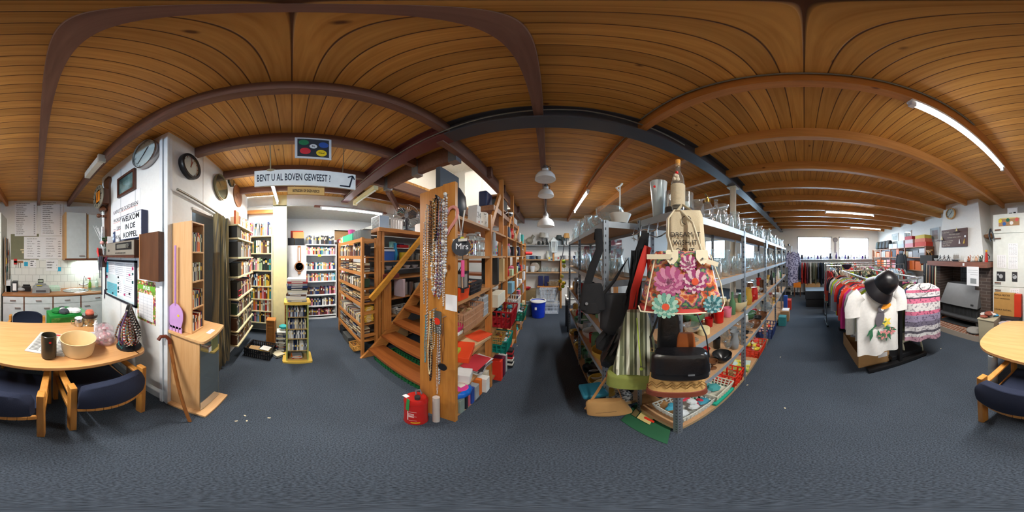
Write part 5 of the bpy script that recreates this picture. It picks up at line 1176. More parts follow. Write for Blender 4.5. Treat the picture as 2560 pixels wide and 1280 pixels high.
# ================================================================ NECKLACE PANEL (end of the wooden aisle shelving)
PY=.83;XP0,XP1=-.83,-.53
pan=wood('#bd8038','#a96c2c','Z',.45)
m=MB()
parts=[('board',MB().box(a,b-.001,PY,PY+.028,0,2.07+(a+.83)*.08),pan) for a,b in ((XP0,-.735),(-.735,-.625),(-.625,XP1))]
wal=[('post',MB().box(-.585,-.526,y-.02,y+.02,0,2.0 if i<2 else 1.9),pine) for i,y in enumerate((1.46,2.06,2.66,3.28,3.85))]
wal+=[('post',MB().box(XP0,XP0+.05,y-.02,y+.02,0,1.85),pine) for y in (1.46,2.06,2.66,3.28,3.85)]
ZW=[.10,.46,.79,1.05,1.30,1.60,1.86]
for z in ZW:wal.append(('shelf',MB().box(XP0+.005,XP1-.004,PY+.03,3.87,z-.02,z),wood('#b98a5a','#a07448','Y',.6)))
for i in range(3):wal.append(('brace',MB().bar((-.57,1.52+i*.62,1.86),(-.57,1.86+i*.62,2.36-(i*.1)),.03,.06),pineY))
wal+=[('tall_post',MB().box(-.60,-.55,1.93+i*.62,1.97+i*.62,1.86,2.62),pine) for i in range(2)]
thing('aisle_shelving','long pine shelving along the aisle with a broad end panel of three boards','shelving',[('end_panel',parts[0][1],pan),('end_panel',parts[1][1],pan),('end_panel',parts[2][1],pan)]+wal)
YP_=PY-.004
def panel_x(px):return at(px,640,y=PY-.02).x
NK=[
 (1068,515,700,6,.0055,('cream','silver'),0),(1062,560,760,5,.004,('silver','grey'),0),(1076,505,640,5,.006,('amber','brown'),0),(1083,500,720,6,.0052,('gold','cream'),0),
 (1090,490,600,7,.0075,('black','black'),0),(1096,495,742,6,.0048,('silver','grey'),0),(1099,560,745,8,.006,('silver','purple'),9),(1103,500,735,5,.005,('grey','silver'),0),
 (1113,485,690,6,.0075,('white','silver'),7),(1110,505,765,5,.0045,('silver','white'),0),(1086,600,735,8,.0065,('white','silver'),5),(1088,640,740,6,.0045,('red','purple'),0),(1078,520,655,4,.005,('brown','black'),0)]
for i,(px,t,b,hw,r,cc,bg_) in enumerate(NK):
    A=at(px,t,y=PY-.03);B=at(px,b,y=PY-.03);w=hw*.0024*1.05
    pts=[(0,0,0),(w*.9,-.003,-.03),(w,-.012,(B.z-A.z)*.6),(w*.5,-.01,(B.z-A.z)*.95),(0,-.008,B.z-A.z),(-w*.5,-.003,(B.z-A.z)*.95),(-w,-.004,(B.z-A.z)*.6),(-w*.9,.004,-.03),(0,.006,0)]
    L=2*(A.z-B.z);m=bead_loop(pts,r,[0,1],min(110,int(L/(r*2.25))),big=bg_ or None)
    h=MB().rod((0,.03,.004),(0,-.01,.008),.003,n=5)
    thing('bead_necklace','%s bead necklace, pine panel upper group, %s from the left'%('%s and %s'%cc if cc[0]!=cc[1] else cc[0],NTH[sorted([q[0] for q in NK]).index(px)]),'necklace',[('beads',m,[M(NCD[c] if c in NCD else '#cfc6a8',.25,.3 if c in ('silver','gold') else 0) for c in cc]),('hook',h,steel)],loc=A,group='necklaces on the pine panel')
NCD['cream']='#d4c9a6'
for i,(px,t,b,hw,r,cc) in enumerate(((1068,700,850,3,.004,('silver','grey')),(1075,780,935,7,.0058,('cream','cream')),(1077,800,950,5,.007,('black','brown')),(1084,775,870,6,.004,('silver','gold')),(1094,820,985,4,.0035,('silver','silver')),(1099,815,960,3,.0045,('grey','silver')),(1064,790,905,4,.005,('turquoise','grey')))):
    A=at(px,t,y=PY-.03);B=at(px,b,y=PY-.03);w=hw*.0026
    pts=[(0,0,0),(w,-.006,(B.z-A.z)*.55),(w*.6,-.006,(B.z-A.z)*.9),(0,-.006,B.z-A.z),(-w*.6,0,(B.z-A.z)*.9),(-w,0,(B.z-A.z)*.55),(0,.006,0)]
    m=bead_loop(pts,r,[0,1],min(80,int(2*(A.z-B.z)/(r*2.3))))
    thing('bead_necklace','%s necklace, pine panel lower group, %s from the left'%('%s and %s'%cc if cc[0]!=cc[1] else cc[0],['second','third','fourth','fifth','sixth','last','first'][i]),'necklace',[('beads',m,[M(NCD.get(c,'#cfc6a8'),.25) for c in cc]),('hook',MB().rod((0,.03,.004),(0,-.01,.008),.003,n=5),steel)],loc=A,group='necklaces on the pine panel')
A=at(1108,795,y=PY-.03);B=at(1108,905,y=PY-.03)
m=MB().tube([(0,0,0),(.012,-.005,-.2),(.0,-.005,B.z-A.z),(-.012,-.003,-.2),(0,.004,0)],.0022,5,0);q=MB().rod((0,-.012,B.z-A.z-.045),(0,-.004,B.z-A.z-.045),.032,n=22)
thing('pendant_necklace','brown cord with a flat round black pendant on the pine panel','necklace',[('cord',m,M('#6a4126',.6)),('pendant',q,blackp),('hook',MB().rod((0,.03,.004),(0,-.01,.008),.003,n=5),steel)],loc=A)
A=at(1092,800,y=PY-.02);m=MB().prism(rrect(.065,.17,.008),0,.006,0,plane_mx((A.x,PY-.012,A.z-.02),(1,0,0),(0,-1,0)))
thing('necklace_card','grey card with a red round sticker among the necklaces','card',[('card',m,M('#55524c',.6)),('sticker',MB().rod((A.x+.0,PY-.0185,A.z-.01),(A.x+.0,PY-.0205,A.z-.01),.026,n=24),M('#d8331f',.5))])
A=at(1126,757,y=PY-.01);thing('price_note','white paper note pinned on the right board of the pine panel','note',(MB().box(A.x-.042,A.x+.042,PY-.004,PY,A.z-.055,A.z+.05),paper))
hp=[]
for k in range(33):
    t=k/32*2*PI;x=16*math.sin(t)**3;z=13*math.cos(t)-5*math.cos(2*t)-2*math.cos(3*t)-math.cos(4*t);hp.append((x*.0046,0,z*.0058))
A=at(1117,545,y=PY-.02)
thing('pink_heart','pink heart-shaped ring hanging behind the necklaces on the pine panel','heart',(MB().tube([(a,b,c) for a,b,c in hp[:-1]],.011,6,0,True,.6),M('#cc8a80',.5)),loc=(A.x,PY-.012,A.z))
# red can and rolled paper at its foot
cp=at(1045,1050,z=0);cp=Vector((-.735,.70,0))
m=MB().lathe([(.088,0),(.093,.012),(.093,.022),(.09,.03),(.09,.225),(.094,.23),(.09,.245),(.075,.26),(.06,.262),(.001,.262)],32)
lt=MB();mxl=lambda a,z:plane_mx((.0905*math.sin(a),-.0905*math.cos(a),z),(math.cos(a),math.sin(a),0),(math.sin(a),-math.cos(a),0))
for k in range(3):lt.box(-.028,.028,0,.002,0,.001,0,mxl(.55,.06+k*.05))
for k in range(12):lt.box(-.004,.004,0,.10,0,.001,0,mxl(.12+.0*k,.06)) if k==0 else None
for k in range(4):lt.box(-.022,.022,0,.004,0,.001,0,mxl(.42,.10+k*.012))
ye=MB()
for k in range(5):ye.box(-.01,.01,0,.012,0,.0012,0,mxl(.5+k*.13,.028))
cap=MB().rod((.035,-.02,.262),(.035,-.02,.285),.022,n=18);pour=MB().tube([(-.02,.02,.262),(-.03,.03,.29),(0,.045,.30),(.03,.03,.285)],.008,6)
tag=MB().box(-.014,.014,-.004,.0,0,.11,0,Matrix.Translation((.012,-.094,.175)) @ Matrix.Rotation(.1,4,'Y'));lab2=MB().box(-.03,.015,-.035,.0,.0,.002,0,Matrix.Translation((-.045,-.035,.262)))
thing('fuel_can','round red metal fuel can with white lettering and a green tag on the carpet','can',[('can',m,M('#b3201a',.35)),('lettering',lt,M('#e3d9d2',.5)),('yellow_mark',ye,M('#d8b41c',.5)),('cap',cap,M('#2d2d2d',.5)),('handle',pour,steel),('tag',tag,M('#2f8f4a',.5),'green tag'),('label',lab2,paper)],loc=cp).scale=(.84,.84,1.6)
m=MB().lathe([(.024,0),(.024,.42)],18);m.lathe([(.023,.42),(.006,.418)],18)
thing('paper_roll','grey white roll of paper standing between the red can and the panel','roll',(m,M('#b5aaa2',.8)),loc=(-.635,.775,0))

# ================================================================ GOODS ON THE AISLE SHELVING (facing +x)
XF=-.56
def G(y,z,dx=0):return (XF-.08+dx,y,z+.0015)
# top
m=MB().lathe([(.05,0),(.09,.03),(.12,.12),(.11,.20),(.06,.27),(.001,.28)],16,sx=.7)
thing('black_helmet_case','large dark grey rounded case at the front of the top aisle shelf','case',[('shell',m,M('#2c2f35',.4)),('zip',MB().tube([(.0,.125*math.cos(k*.4),.14+.13*math.sin(k*.4)) for k in range(16)],.006,5),blackp)],loc=(-.66,1.02,1.862))
thing('grey_case','blue-grey upright case behind the dark rounded one on the top shelf','case',(MB().box(-.74,-.70,.9,1.15,1.862,2.3),M('#40474f',.5)))
m=MB()
for i,(a,z0,z1) in enumerate(((0,0,.05),(0,.05,.12),(0,.12,.16))):m.box(-.04,.04,-.05+i*.008,.05-i*.008,z0,z1,0)
cal2=thing('block_calendar','white wooden block calendar showing 24 on the top aisle shelf','calendar',(m,M('#d8d6d2',.6)),loc=(-.585,1.21,1.862))
text('24',.07,M('#8a8a88',.6),cal2,(-.544,1.175,1.917),(0,1,0),(1,0,0));obj('dot',MB().rod((.04,.0,.02),(.042,.0,.02),.009,n=12).mesh('dot',redm),cal2)
thing('lattice_vase','white lattice ceramic pot right of the block calendar','pot',(MB().lathe([(.045,0),(.05,.01),(.05,.13),(.046,.14),(.04,.135)],18),ramp_mat('lattice',[(0,'#8a8578'),(.25,'#dcd8cc'),(1,'#e6e2d8')],(1,1,1),'voronoi',60,3,.6)),loc=(-.585,1.38,1.862))
# white framed note etc. second shelf 1.60
for i,(y,r,h,c_,l_) in enumerate(((1.17,.05,.17,'#b55a3a','glass storage jar filled with colourful sweets on the second shelf'),(1.29,.03,.2,'#e4ecec','tall clear glass tube jar right of the sweets jar'),(1.37,.028,.16,'#e4ecec','smaller clear glass tube jar nearest the pine post'))):
    parts=[('jar',MB().lathe([(r*.9,0),(r,.006),(r,h*.85),(r*.75,h*.93),(r*.75,h*.97)],20),gly),('lid',MB().lathe([(r*.85,h*.97),(r*.9,h),(r*.6,h*1.04),(.001,h*1.05)],20),frost)]
    if i==0:
        f=MB()
        for k in range(120):a_=R.uniform(0,6.28);q=r*.84*math.sqrt(R.random());f.ball((q*math.cos(a_),q*math.sin(a_),R.uniform(.012,h*.75)),.007,n=6,k=4,m=k%5)
        parts.append(('sweets',f,[M('#c8321e',.4),M('#d8a83a',.4),M('#8a2a5a',.4),M('#e0d4c0',.4),M('#3a2a22',.4)]))
    thing('storage_jar',l_,'jar',parts,loc=(-.595,y,1.602))
# hanging things on the panel edge
q=Vector((-.518,.86,0));m=MB().lathe([(.055,-.003),(.055,.003)],30,(0,0,0),0,1,1,plane_mx((0,0,0),(.8,.55,0),(.55,-.8,0)));m.lathe([(.055,.003),(.001,.003)],30,(0,0,0),0,1,1,plane_mx((0,0,0),(.8,.55,0),(.55,-.8,0)));m.lathe([(.055,-.003),(.001,-.003)],30,(0,0,0),0,1,1,plane_mx((0,0,0),(.8,.55,0),(.55,-.8,0)))
slp=Vector((-.485,.82,1.655))
o=thing('slate_tag','round slate tag reading mrs hanging on the corner of the aisle shelving','sign',[('slate',m,M('#4a4c52',.6)),('ribbon',MB().tube([(-.02,0,.22),(0,0,.06),(.02,.01,.22)],.006,5).box(-.05,.045,-.012,-.008,.03,.045),M('#cfcdc6',.6)),('dot',MB().lathe([(.013,.005),(.001,.005)],14,(0,.0,0),0,1,1,plane_mx((.01,-.002,.045),(.8,.55,0),(.55,-.8,0))),M('#d8d23a',.5))],loc=slp)
text('Mrs',.05,paper,o,tuple(slp+Vector((-.026-.0,-.021,-.015))),(.8,.55,0),(.55,-.8,0))
m=MB().rod((0,0,0),(0,0,-.10),.011,.011,10,0);m.rod((0,0,-.10),(0,0,-.17),.009,.007,8,1).rod((0,0,-.17),(0,0,-.2),.01,n=8,m=2);m.tube([(0,0,0),(.003,0,.3)],.0025,5,2)
thing('curling_iron','pink handled curling iron hanging by its cord at the panel corner','curling iron',(m,[M('#d8508a',.4),chrome,blackp]),loc=(-.49,.85,1.575))
m=MB().box(-.03,.03,-.03,.03,0,.10,1);
for x in (-.03,.03):
    for y in (-.03,.03):m.box(x-.004,x+.004,y-.004,y+.004,0,.11,0)
m.box(-.036,.036,-.036,.036,0,.01,0).box(-.036,.036,-.036,.036,.10,.115,0).tube([(-.02,0,.115),(0,0,.15),(.02,0,.115)],.004,5)
thing('black_lantern','small black lantern at the panel edge on the third aisle shelf','lantern',(m,[blackp,glass('#c9c4bc',.4)]),loc=(-.545,.93,1.385))
m=MB().hexa([(-.05,-.06,0),(.05,-.06,0),(.05,.06,0),(-.05,.06,0)],[(-.058,-.068,.09),(.058,-.068,.09),(.058,.068,.09),(-.058,.068,.09)])
thing('orange_box','bright orange open box on the third aisle shelf beside the panel','box',(m,M('#e2481a',.5)),loc=(-.59,.955,1.302))
wbasket('black_basket','black woven basket of oddments on the third aisle shelf',(-.61,1.17,1.302),(.13,.22,.09),'#26282e',slat=.012,fill=('oddments','small oddments heaped in the black woven basket',['#b98a5a','#cfc4b0','#6a3a2a','#d8a24a'],16))
m=MB().tube([(0,0,0),(.01,0,-.1),(.0,.01,-.25),(.012,0,-.4)],.004,5,0);m.box(-.02,.02,-.016,.016,-.62+.4,-.02,0)
thing('grey_slipper','grey cloth holder hanging on the first pine post of the aisle shelving','holder',(MB().lathe([(.001,-.17),(.02,-.15),(.028,-.05),(.024,.02),(.01,.04)],10,sx=.5),M('#9fa3a6',.8)),loc=(-.50,1.46,1.79))
# fourth and lower shelves, boxes, baskets
boxy('book_box','open pale frame with a photo on the second aisle shelf',(-.58,1.7,1.602),(.02,.16,.17),'#a8b4bc','frame')
m=MB()
cols=['#e2b81c','#2f8fc0','#d8483a','#1f2c5a','#d85aa0','#2f9a5a']
for i in range(12):m.box(-.566,-.562,1.635+.033*(i%4),1.66+.033*(i%4),1.62+(i//4)*.035,1.645+(i//4)*.035,i%6)
thing('colour_blocks','card of colourful blocks leaning on the second aisle shelf','card',(m,[M(c,.5) for c in cols]))
wbasket('woven_basket','pinkish brown woven basket on the fourth aisle shelf',(-.60,1.08,1.052),(.16,.34,.15),'#b08464',slat=.014,taper=.95,fill=('black_cloth','black cloth and a carton in the woven basket',['#1a1a1c','#b59a70'],8))
wbasket('wire_rack','chrome wire rack standing right of the woven basket',(-.60,1.34,1.052),(.12,.12,.18),'#a9adb0',slat=.014,taper=1.)
ves('pink_pot','pink plastic pot beside the panel on the fourth aisle shelf','bowl',.045,.05,M('#d8386a',.5),(-.56,.895,1.075),'pot')
boxy('paper_stack','white stack of cards below the pink pot',(-.585,.90,1.052),(.10,.08,.022),'#dcdcd4','cards')
def lay(name,label,y,z,s,col,rz=0,dx=0,**k):return boxy(name,label,(XF-.04+dx,y,z+.0015),s,col,rz=rz,**k)
lay('orange_folder','orange ring binder lying on the fifth aisle shelf',1.02,.79,(.16,.26,.05),'#d8431a',.3,cat='binder')
lay('label_box','green and yellow labelled packet at the panel on the fifth aisle shelf',.93,.842,(.05,.12,.03),'#a4b83a',.2,cat='packet')
lay('wooden_tray','shallow wooden tray with cards on the fifth aisle shelf',1.28,.79,(.15,.24,.03),'#c2a27a',-.2,cat='tray');lay('orange_card','orange red card beneath the wooden tray',1.33,.822,(.16,.20,.01),'#d84a24',-.3,cat='card')
lay('white_box','white box behind the pink plate on the sixth aisle shelf',1.05,.46,(.12,.12,.10),'#d6d6d4',.3)
m=MB().lathe([(.001,0),(.05,.002),(.06,.012),(.055,.014),(.001,.006)],24);thing('pink_plate','pink round plate beside the panel on the sixth aisle shelf','plate',(m,M('#c43a86',.4)),loc=(-.56,.93,.462))
lay('white_tablet','white flat case in front of the pink plate',.985,.462,(.13,.08,.012),'#d4d0c2',-.3,cat='case')
for i in range(9):lay('magazine',['striped','grey','pale','dark','pink','silver','black','white','red'][i]+' magazine lying in the pile on the sixth aisle shelf',1.28+R.uniform(-.02,.02),.46+i*.0085,(.17,.26,.006),['#9a9a9e','#6e7074','#c9c4bc','#2e3036','#b83a64','#a9a9a4','#232326','#d2d2d2','#b5303a'][i],R.uniform(-.3,.3),cat='magazine',bv=0)
# bottom: bags, files, red box etc.
m=MB().ball((0,0,.07),.09,1,1.3,.75,12,7);thing('blue_plastic_bag','shiny blue plastic bag stuffed beside the panel on the lowest shelves','bag',(m,M('#1f62c0',.2,var=.25,bump=.6,sc=30)),loc=(-.59,.97,.30))
boxy('support_box','cardboard box under the blue plastic bag',(-.62,.98,.102),(.16,.2,.19),'#8b6a48','box')
FB=[('green grey box file','#7a8880',.06),('dark folder','#1c2028',.03),('pink file','#b5586a',.02),('blue folder','#1f3f8a',.05),('grey hatched bag file','#8f9498',.07),('orange folder','#d8702a',.04),('white ring binder','#d9d9d4',.08),('pale binder','#c9c2b0',.05)]
y=0.88
for i,(n_,c_,t_) in enumerate(FB):
    dx=.03 if i in (6,) else 0;o=boxy('box_file',n_+' standing on the lowest aisle shelf',(-.60+dx,y+t_/2,.102),(.15,t_-.004,.22+.03*(i%2)),c_,'folder');y+=t_+.016
boxy('red_case','bright red case standing on the carpet at the aisle shelving',(-.53,1.62,.0),(.12,.06,.34),'#d8301c','case');boxy('maroon_case','maroon case standing behind the bright red one',(-.53,1.72,.0),(.12,.08,.32),'#5a1430','case')
boxy('white_board_game','white box standing beside the maroon case',(-.52,1.82,.0),(.10,.05,.30),'#b5b5b0','box')
m=MB()
for i in range(8):m.box(-.08,.08,-.05,.05,i*.04,(i+1)*.04,(0,1,0,1,2,0,2,0)[i])
thing('striped_bag','black and white striped bag on the carpet by the aisle shelving','bag',(m,[M('#1b1b1d',.8),M('#d8d4c8',.8),M('#a81c24',.7)]),loc=(-.50,1.95,0),bevel=.01)
wbasket('red_basket','dark red plastic basket of cloths on the aisle shelving',(-.50,1.78,.80),(.26,.36,.20),'#9a1420',slat=.04,fill=('shoes','dark and teal things heaped in the red basket',['#1c1c22','#2c7a8a','#30343a'],10))
wbasket('white_basket','white plastic basket just behind the red basket',(-.50,2.2,.82),(.22,.26,.20),'#d8d9d6',fill=('mixed_goods','mixed goods in the white aisle basket',['#b8b9bc','#3a3c44','#9a9aa0'],8))
wbasket('teal_basket','teal plastic basket lower on the aisle shelving',(-.52,1.72,.47),(.22,.30,.18),'#0f8072',slat=.04,fill=('plastic_wrap','crumpled clear plastic in the teal basket',['#c9d4d8','#9fb0b8'],9))
wbasket('green_basket','dark green basket stacked low in the far part of the aisle',(-.50,2.62,.55),(.28,.40,.16),'#12705a',slat=.04,fill=('baskets_inside','grey and blue baskets heaped in the dark green basket',['#7a868e','#a9c4d0','#2f3a42'],9))
wbasket('wicker_basket','small wicker handle basket under the red one',(-.51,1.62,.62),(.12,.16,.10),'#b0884a',slat=.02,fill=('yellow_toys','yellow and brown toys in the small wicker basket',['#d8b02a','#7a4a2a','#c94a2a'],7))
boxy('orange_case','orange case standing low in the middle of the aisle shelving',(-.56,2.22,.102),(.1,.12,.26),'#d2502a','case')
boxy('dark_case','tall black flat case standing on the third aisle shelf',(-.60,1.62,1.302),(.18,.05,.28),'#1c2124','case');boxy('wooden_board_box','tall pale wooden box beside the tall black case',(-.60,1.84,1.302),(.18,.06,.27),'#c2a878','box')
boxy('white_tray_stack','pale wedge-shaped white box on the fourth aisle shelf',(-.60,1.72,1.052),(.2,.28,.14),'#cfccba','box');boxy('blue_box','blue grey carton of gift bags on the fourth aisle shelf',(-.59,2.36,1.052),(.16,.2,.16),'#6a98ac','carton')
PB=[('white','#d5d7d8'),('teal','#2f8a86'),('navy','#28324e'),('pink','#cf6a86'),('brown','#8a5f3a'),('grey','#8e9296'),('red','#b02a28'),('pale green','#a9c4a0'),('cream','#d6c9a4'),('black','#222326')]
k=0
for zi,z in enumerate((.10,.46,.79,1.05,1.30,1.60,1.86)):
    y=2.14 if z>1.5 else (2.1 if z>1.2 else 2.75)
    ny=0
    while y<3.75:
        w=R.uniform(.07,.16);n_,c_=R.choice(PB);hh=R.uniform(.08,.2);k+=1;ny+=1
        lab='%s %s on the %s aisle shelf, %s along from the middle post'%(n_,'{}',ORD[6-zi],NTH[ny-1])
        if k%3==0:boxy('carton',lab.format('carton'),(-.60,y+w/2,z+.0015),(.14,w-.01,hh),c_,'carton')
        elif k%3==1:ves('storage_pot',lab.format('pot'),R.choice(['jar','pot','cup']),w*.42,hh,M(c_,.4),(-.59,y+w/2,z+.0015),'pot')
        else:ves('ceramic_vase',lab.format('vase'),'vase',w*.42,hh,M(c_,.3),(-.59,y+w/2,z+.0015),'vase')
        y+=w+R.uniform(.01,.05)
m=MB().box(-.62,-.44,3.42,3.62,1.86,1.885);thing('red_cylinder','red thermos lying at the end of the aisle shelving','flask',(MB().rod((-.50,3.55,1.66),(-.36,3.62,1.66),.035,n=16),redm))
# upstairs level things above the aisle shelving
boxy('display_box','dark display box with a silver kettle above the aisle shelving',(-.72,2.3,2.281),(.2,.26,.16),'#2c2e30','box');thing('silver_kettle','silver kettle in front of the dark display box','kettle',(MB().ball((0,0,.05),.06,1,1.2,.85,14,8),chrome),loc=(-.545,2.25,2.165))
thing('high_shelf','dark wooden shelf fixed above the aisle shelving near the stairwell','shelf',(MB().box(-.83,-.56,1.62,3.1,2.10,2.16).box(-.83,-.62,2.12,2.46,2.26,2.28).box(-.83,-.62,2.12,2.46,2.46,2.49),wood('#8a5a34','#6e4426','Y')))
boxy('navy_cushion','navy cushion leaning on the high shelf behind the dark case',(-.70,1.74,2.161),(.1,.2,.2),'#20284a','cushion',bv=.02);boxy('clear_tub','clear plastic tub on the high shelf below the joists',(-.66,2.8,2.161),(.2,.26,.1),glass('#cfd4d8',.4),'tub')

# ================================================================ BACK WALL SHELVES
YB=4.78;XS0,XS1=-.92,2.2
bs_=[('shelf',MB().box(XS0,XS1,YB,5.09,z-.025,z),M('#a8865e' if i else '#8f9498',.6)) for i,z in enumerate((1.93,1.50,1.12))]
bs_+=[('upright',MB().box(x-.02,x+.02,YB+.01,5.09,0,1.5),pine) for x in (XS0+.02,.38,1.3,XS1-.02)]
thing('wall_shelves','three long shelves of crockery on the far white wall','shelf',bs_)
def bwx(px):return at(px,640,y=YB+.1).x
def lamp2(label,px,h,col,shade=True,z=1.931):
    x=bwx(px);s=MB().lathe([(.05,0),(.05,.01),(.012,.02),(.008,h*.6),(.001,h*.6)],14);q=MB().lathe([(.10,h*.6),(.075,h),(.07,h),(.095,h*.6)],18)
    thing('table_lamp',label,'lamp',[('stand',s,M('#3a3a38',.4)),('shade',q,M(col,.7))],loc=(x,YB+.16,z))
lamp2('table lamp with an orange shade on the top shelf of the far wall',1417,.36,'#c99a5c');lamp2('dark metal desk lamp on the top shelf, left of the orange shade',1398,.30,'#3a4444');lamp2('small dark lamp beside the desk lamp on the far top shelf',1406,.24,'#2c3434')
lamp2('pale lamp with a wide white shade on the far top shelf',1365,.36,'#c9cdcb');lamp2('pale beige shade lamp left of the wide white one',1355,.38,'#a9a498')
m=MB().ball((0,0,.13),.11,1,.8,1,14,8).rod((0,-.1,.13),(0,-.14,.13),.05,n=16).box(-.13,.13,-.08,.08,0,.03).rod((.07,0,.2),(.13,0,.3),.05,n=12)
thing('kitchen_mixer','old cream kitchen machine with a round dial on the far top shelf','mixer',(m,M('#8d8a7c',.5)),loc=(bwx(1323),YB+.16,1.931))
def trow(label,z,px0,px1,n,kinds,cols,group,y=YB+.12,rr=(.03,.06),hh=(.08,.16),x=None):
    for i in range(n):
        px=px0+(px1-px0)*(i+.5)/n;cn,c_=R.choice(cols);kd=R.choice(kinds);r=R.uniform(*rr);h=R.uniform(*hh)
        nm={'cup':'cup','bowl':'bowl','jar':'jar','vase':'vase','pot':'pot','tin':'tumbler'}[kd]
        m_=c_ if not isinstance(c_,str) else M(c_,.3)
        ves(nm,'%s %s %s, %s from the left'%(cn,nm,label,NTH[i]),kd,r,h,m_,(bwx(px),y,z+.001),nm,14,group,kd=='cup' and R.random()<.5)
CL=[('clear glass',gly)]
trow('on the far wall middle shelf',1.50,1312,1350,7,['bowl','jar','cup'],[('blue','#3a5070'),('grey','#7c8c98'),('dark','#28303a'),('pale blue','#8fa4b4')],'crockery on the middle far shelf',hh=(.07,.13))
trow('on the far wall lower shelf',1.12,1345,1378,11,['tin','cup','jar'],CL,'glasses on the lower far shelf',rr=(.022,.032),hh=(.09,.16))
trow('on far wall lower shelf beyond the post',1.12,1386,1436,12,['tin','cup','jar'],CL,'glasses right of the post on the lower far shelf',rr=(.022,.032),hh=(.09,.15))
trow('on the far wall middle shelf beyond the tags',1.50,1400,1440,6,['cup','bowl'],[('navy','#2a3350'),('white','#cfd4d8'),('grey','#7c8088')],'cups on the middle far shelf',hh=(.08,.14))
trow('on the far wall top shelf',1.93,1342,1412,7,['vase','jar','pot'],[('dark','#2c3030'),('grey','#6c7a80'),('cream','#a8a088')],'ornaments on the far top shelf',rr=(.03,.05),hh=(.1,.2))
ves('white_pitcher','white enamel pitcher on the far lower shelf, right of the other','cup',.075,.18,M('#c9d0d4',.4),(bwx(1331),YB+.12,1.121),'pitcher',handle=True);ves('white_pitcher','white enamel pitcher at the left end of the far lower shelf','cup',.07,.17,M('#c9d0d4',.4),(bwx(1315),YB+.12,1.121),'pitcher',handle=True)
x=bwx(1337);framed('brown framed picture leaning on the far lower shelf',0,.34,0,.33,(x-.15,YB+.20,1.122),(0,-1,0),(1,0,0),.03,M('#4e4030',.5),M('#8a7e62',.7))
m=MB().lathe([(.13,0),(.14,.02),(.12,.025),(.001,.012)],26,(0,0,0),0,1,1,plane_mx((0,0,0),(1,0,0),(0,-1,0)));thing('display_plate','round plate with a brown centre before the brown framed picture','plate',(m,ramp_mat('plate_face',[(.3,'#6a4a34'),(.6,'#b8b4a8')],(1,1,1),'noise',5,2,.4)),loc=(x,YB+.12,1.27))
ves('white_vase','white egg-shaped vase on the middle shelf of the far wall','vase',.07,.25,M('#cfd4cc',.3),(bwx(1370),YB+.12,1.501),'vase')
# tags board with coloured dots
m=MB().box(bwx(1370),bwx(1400),YB-.03,YB-.022,1.46,1.58);xx=bwx(1370);parts=[('board',m,M('#a8aca4',.7))]
for i,c_ in enumerate(('#e0c832','#3a4a5a','#2c5a4e','#c9cdd0','#b8243a')):parts.append(('disc',MB().rod((xx+.04+i*.065,YB-.03,1.54-.035*(i%2)),(xx+.04+i*.065,YB-.034,1.54-.035*(i%2)),.024,n=14),M(c_,.5)))
thing('colour_card','grey card with five coloured discs on the far middle shelf edge','card',parts)
# white lantern on a post
m=MB();m.lathe([(.13,.0),(.15,.02),(.001,.16)],6,(0,0,.30));m.lathe([(.10,0),(.11,.03)],6,(0,0,-.0))
for i in range(6):a_=i*PI/3;m.rod((.10*math.cos(a_),.1*math.sin(a_),.02),(.125*math.cos(a_),.125*math.sin(a_),.31),.008,n=5)
thing('white_lantern','white six-sided garden lantern standing before the far shelves','lantern',[('frame',m,M('#cfdadd',.4)),('glass',MB().lathe([(.09,.02),(.115,.30)],6),glass('#e6eef0',.3)),('candle',MB().rod((0,0,.02),(0,0,.14),.03,n=12),M('#e0d8bc',.5)),('post',MB().rod((0,0,-.25),(0,0,.0),.03,n=10),pine)],loc=(bwx(1385)-.02,YB-.02,1.70))
# floor: buckets, laundry baskets
m=MB().lathe([(.15,0),(.16,.01),(.19,.42),(.2,.42),(.2,.445),(.185,.445),(.15,.02)],26);thing('blue_barrel','bright blue plastic barrel with a white rim at the far wall','barrel',[('barrel',m,M('#1638b8',.35)),('rim',MB().lathe([(.2,.43),(.208,.44),(.2,.465),(.18,.46)],26),white),('tag',MB().box(-.07,-.02,-.2,-.196,.25,.32),paper)],loc=(at(1348,776,z=0).x,4.1,0))
m=MB().lathe([(.12,0),(.125,.01),(.155,.33),(.165,.33),(.16,.345),(.15,.335),(.118,.02)],22);thing('zinc_bucket','grey zinc bucket left of the blue barrel','bucket',(m,M('#75828a',.4,.6)),loc=(at(1324,771,z=0).x,4.22,0))
wbasket('laundry_basket','white laundry basket tilted behind the blue barrel',(.0,4.5,.35),(.45,.18,.34),'#c9d2dc',slat=.03);wbasket('laundry_basket','white laundry basket on the carpet behind the barrel',(.10,4.42,.0),(.4,.26,.3),'#c9d2dc',slat=.03)
boxy('low_cupboard','brown carton box on the carpet at the left of the far wall',(-.6,4.7,0),(.5,.4,.62),'#7c6a4a','carton');ves('red_dish','red dish on the brown carton at the far wall','bowl',.14,.08,M('#a82430',.4),(-.62,4.6,.62),'dish')
m=MB().tube([(-.1,0,0),(-.14,0,.3),(0,0,.44),(.14,0,.3),(.1,0,0)],.014,6);
for i in range(3):m.rod((-.06+i*.06,0,0),(-.07+i*.07,0,.4),.007,n=5)
thing('hoop_chair','small cream hoop chair back behind the zinc bucket','chair',(m,M('#b5a982',.5)),loc=(-.42,4.42,0))
for i,x in enumerate((-.22,-.04)):boxy('navy_case','navy upright case on the carton side of the far wall, %s one'%('left','right')[i],(x,4.88,.7),(.14,.1,.3),'#1e2450','case',bv=.01)
thing('low_shelf_board','plain board behind the laundry baskets carrying upright cases','board',(MB().box(-.32,.34,4.80,5.08,.66,.70),pineX))
wbasket('wicker_tray','flat wicker tray lying under the far lower shelf',(.16,4.92,.701),(.34,.24,.12),'#8a7250',slat=.03)
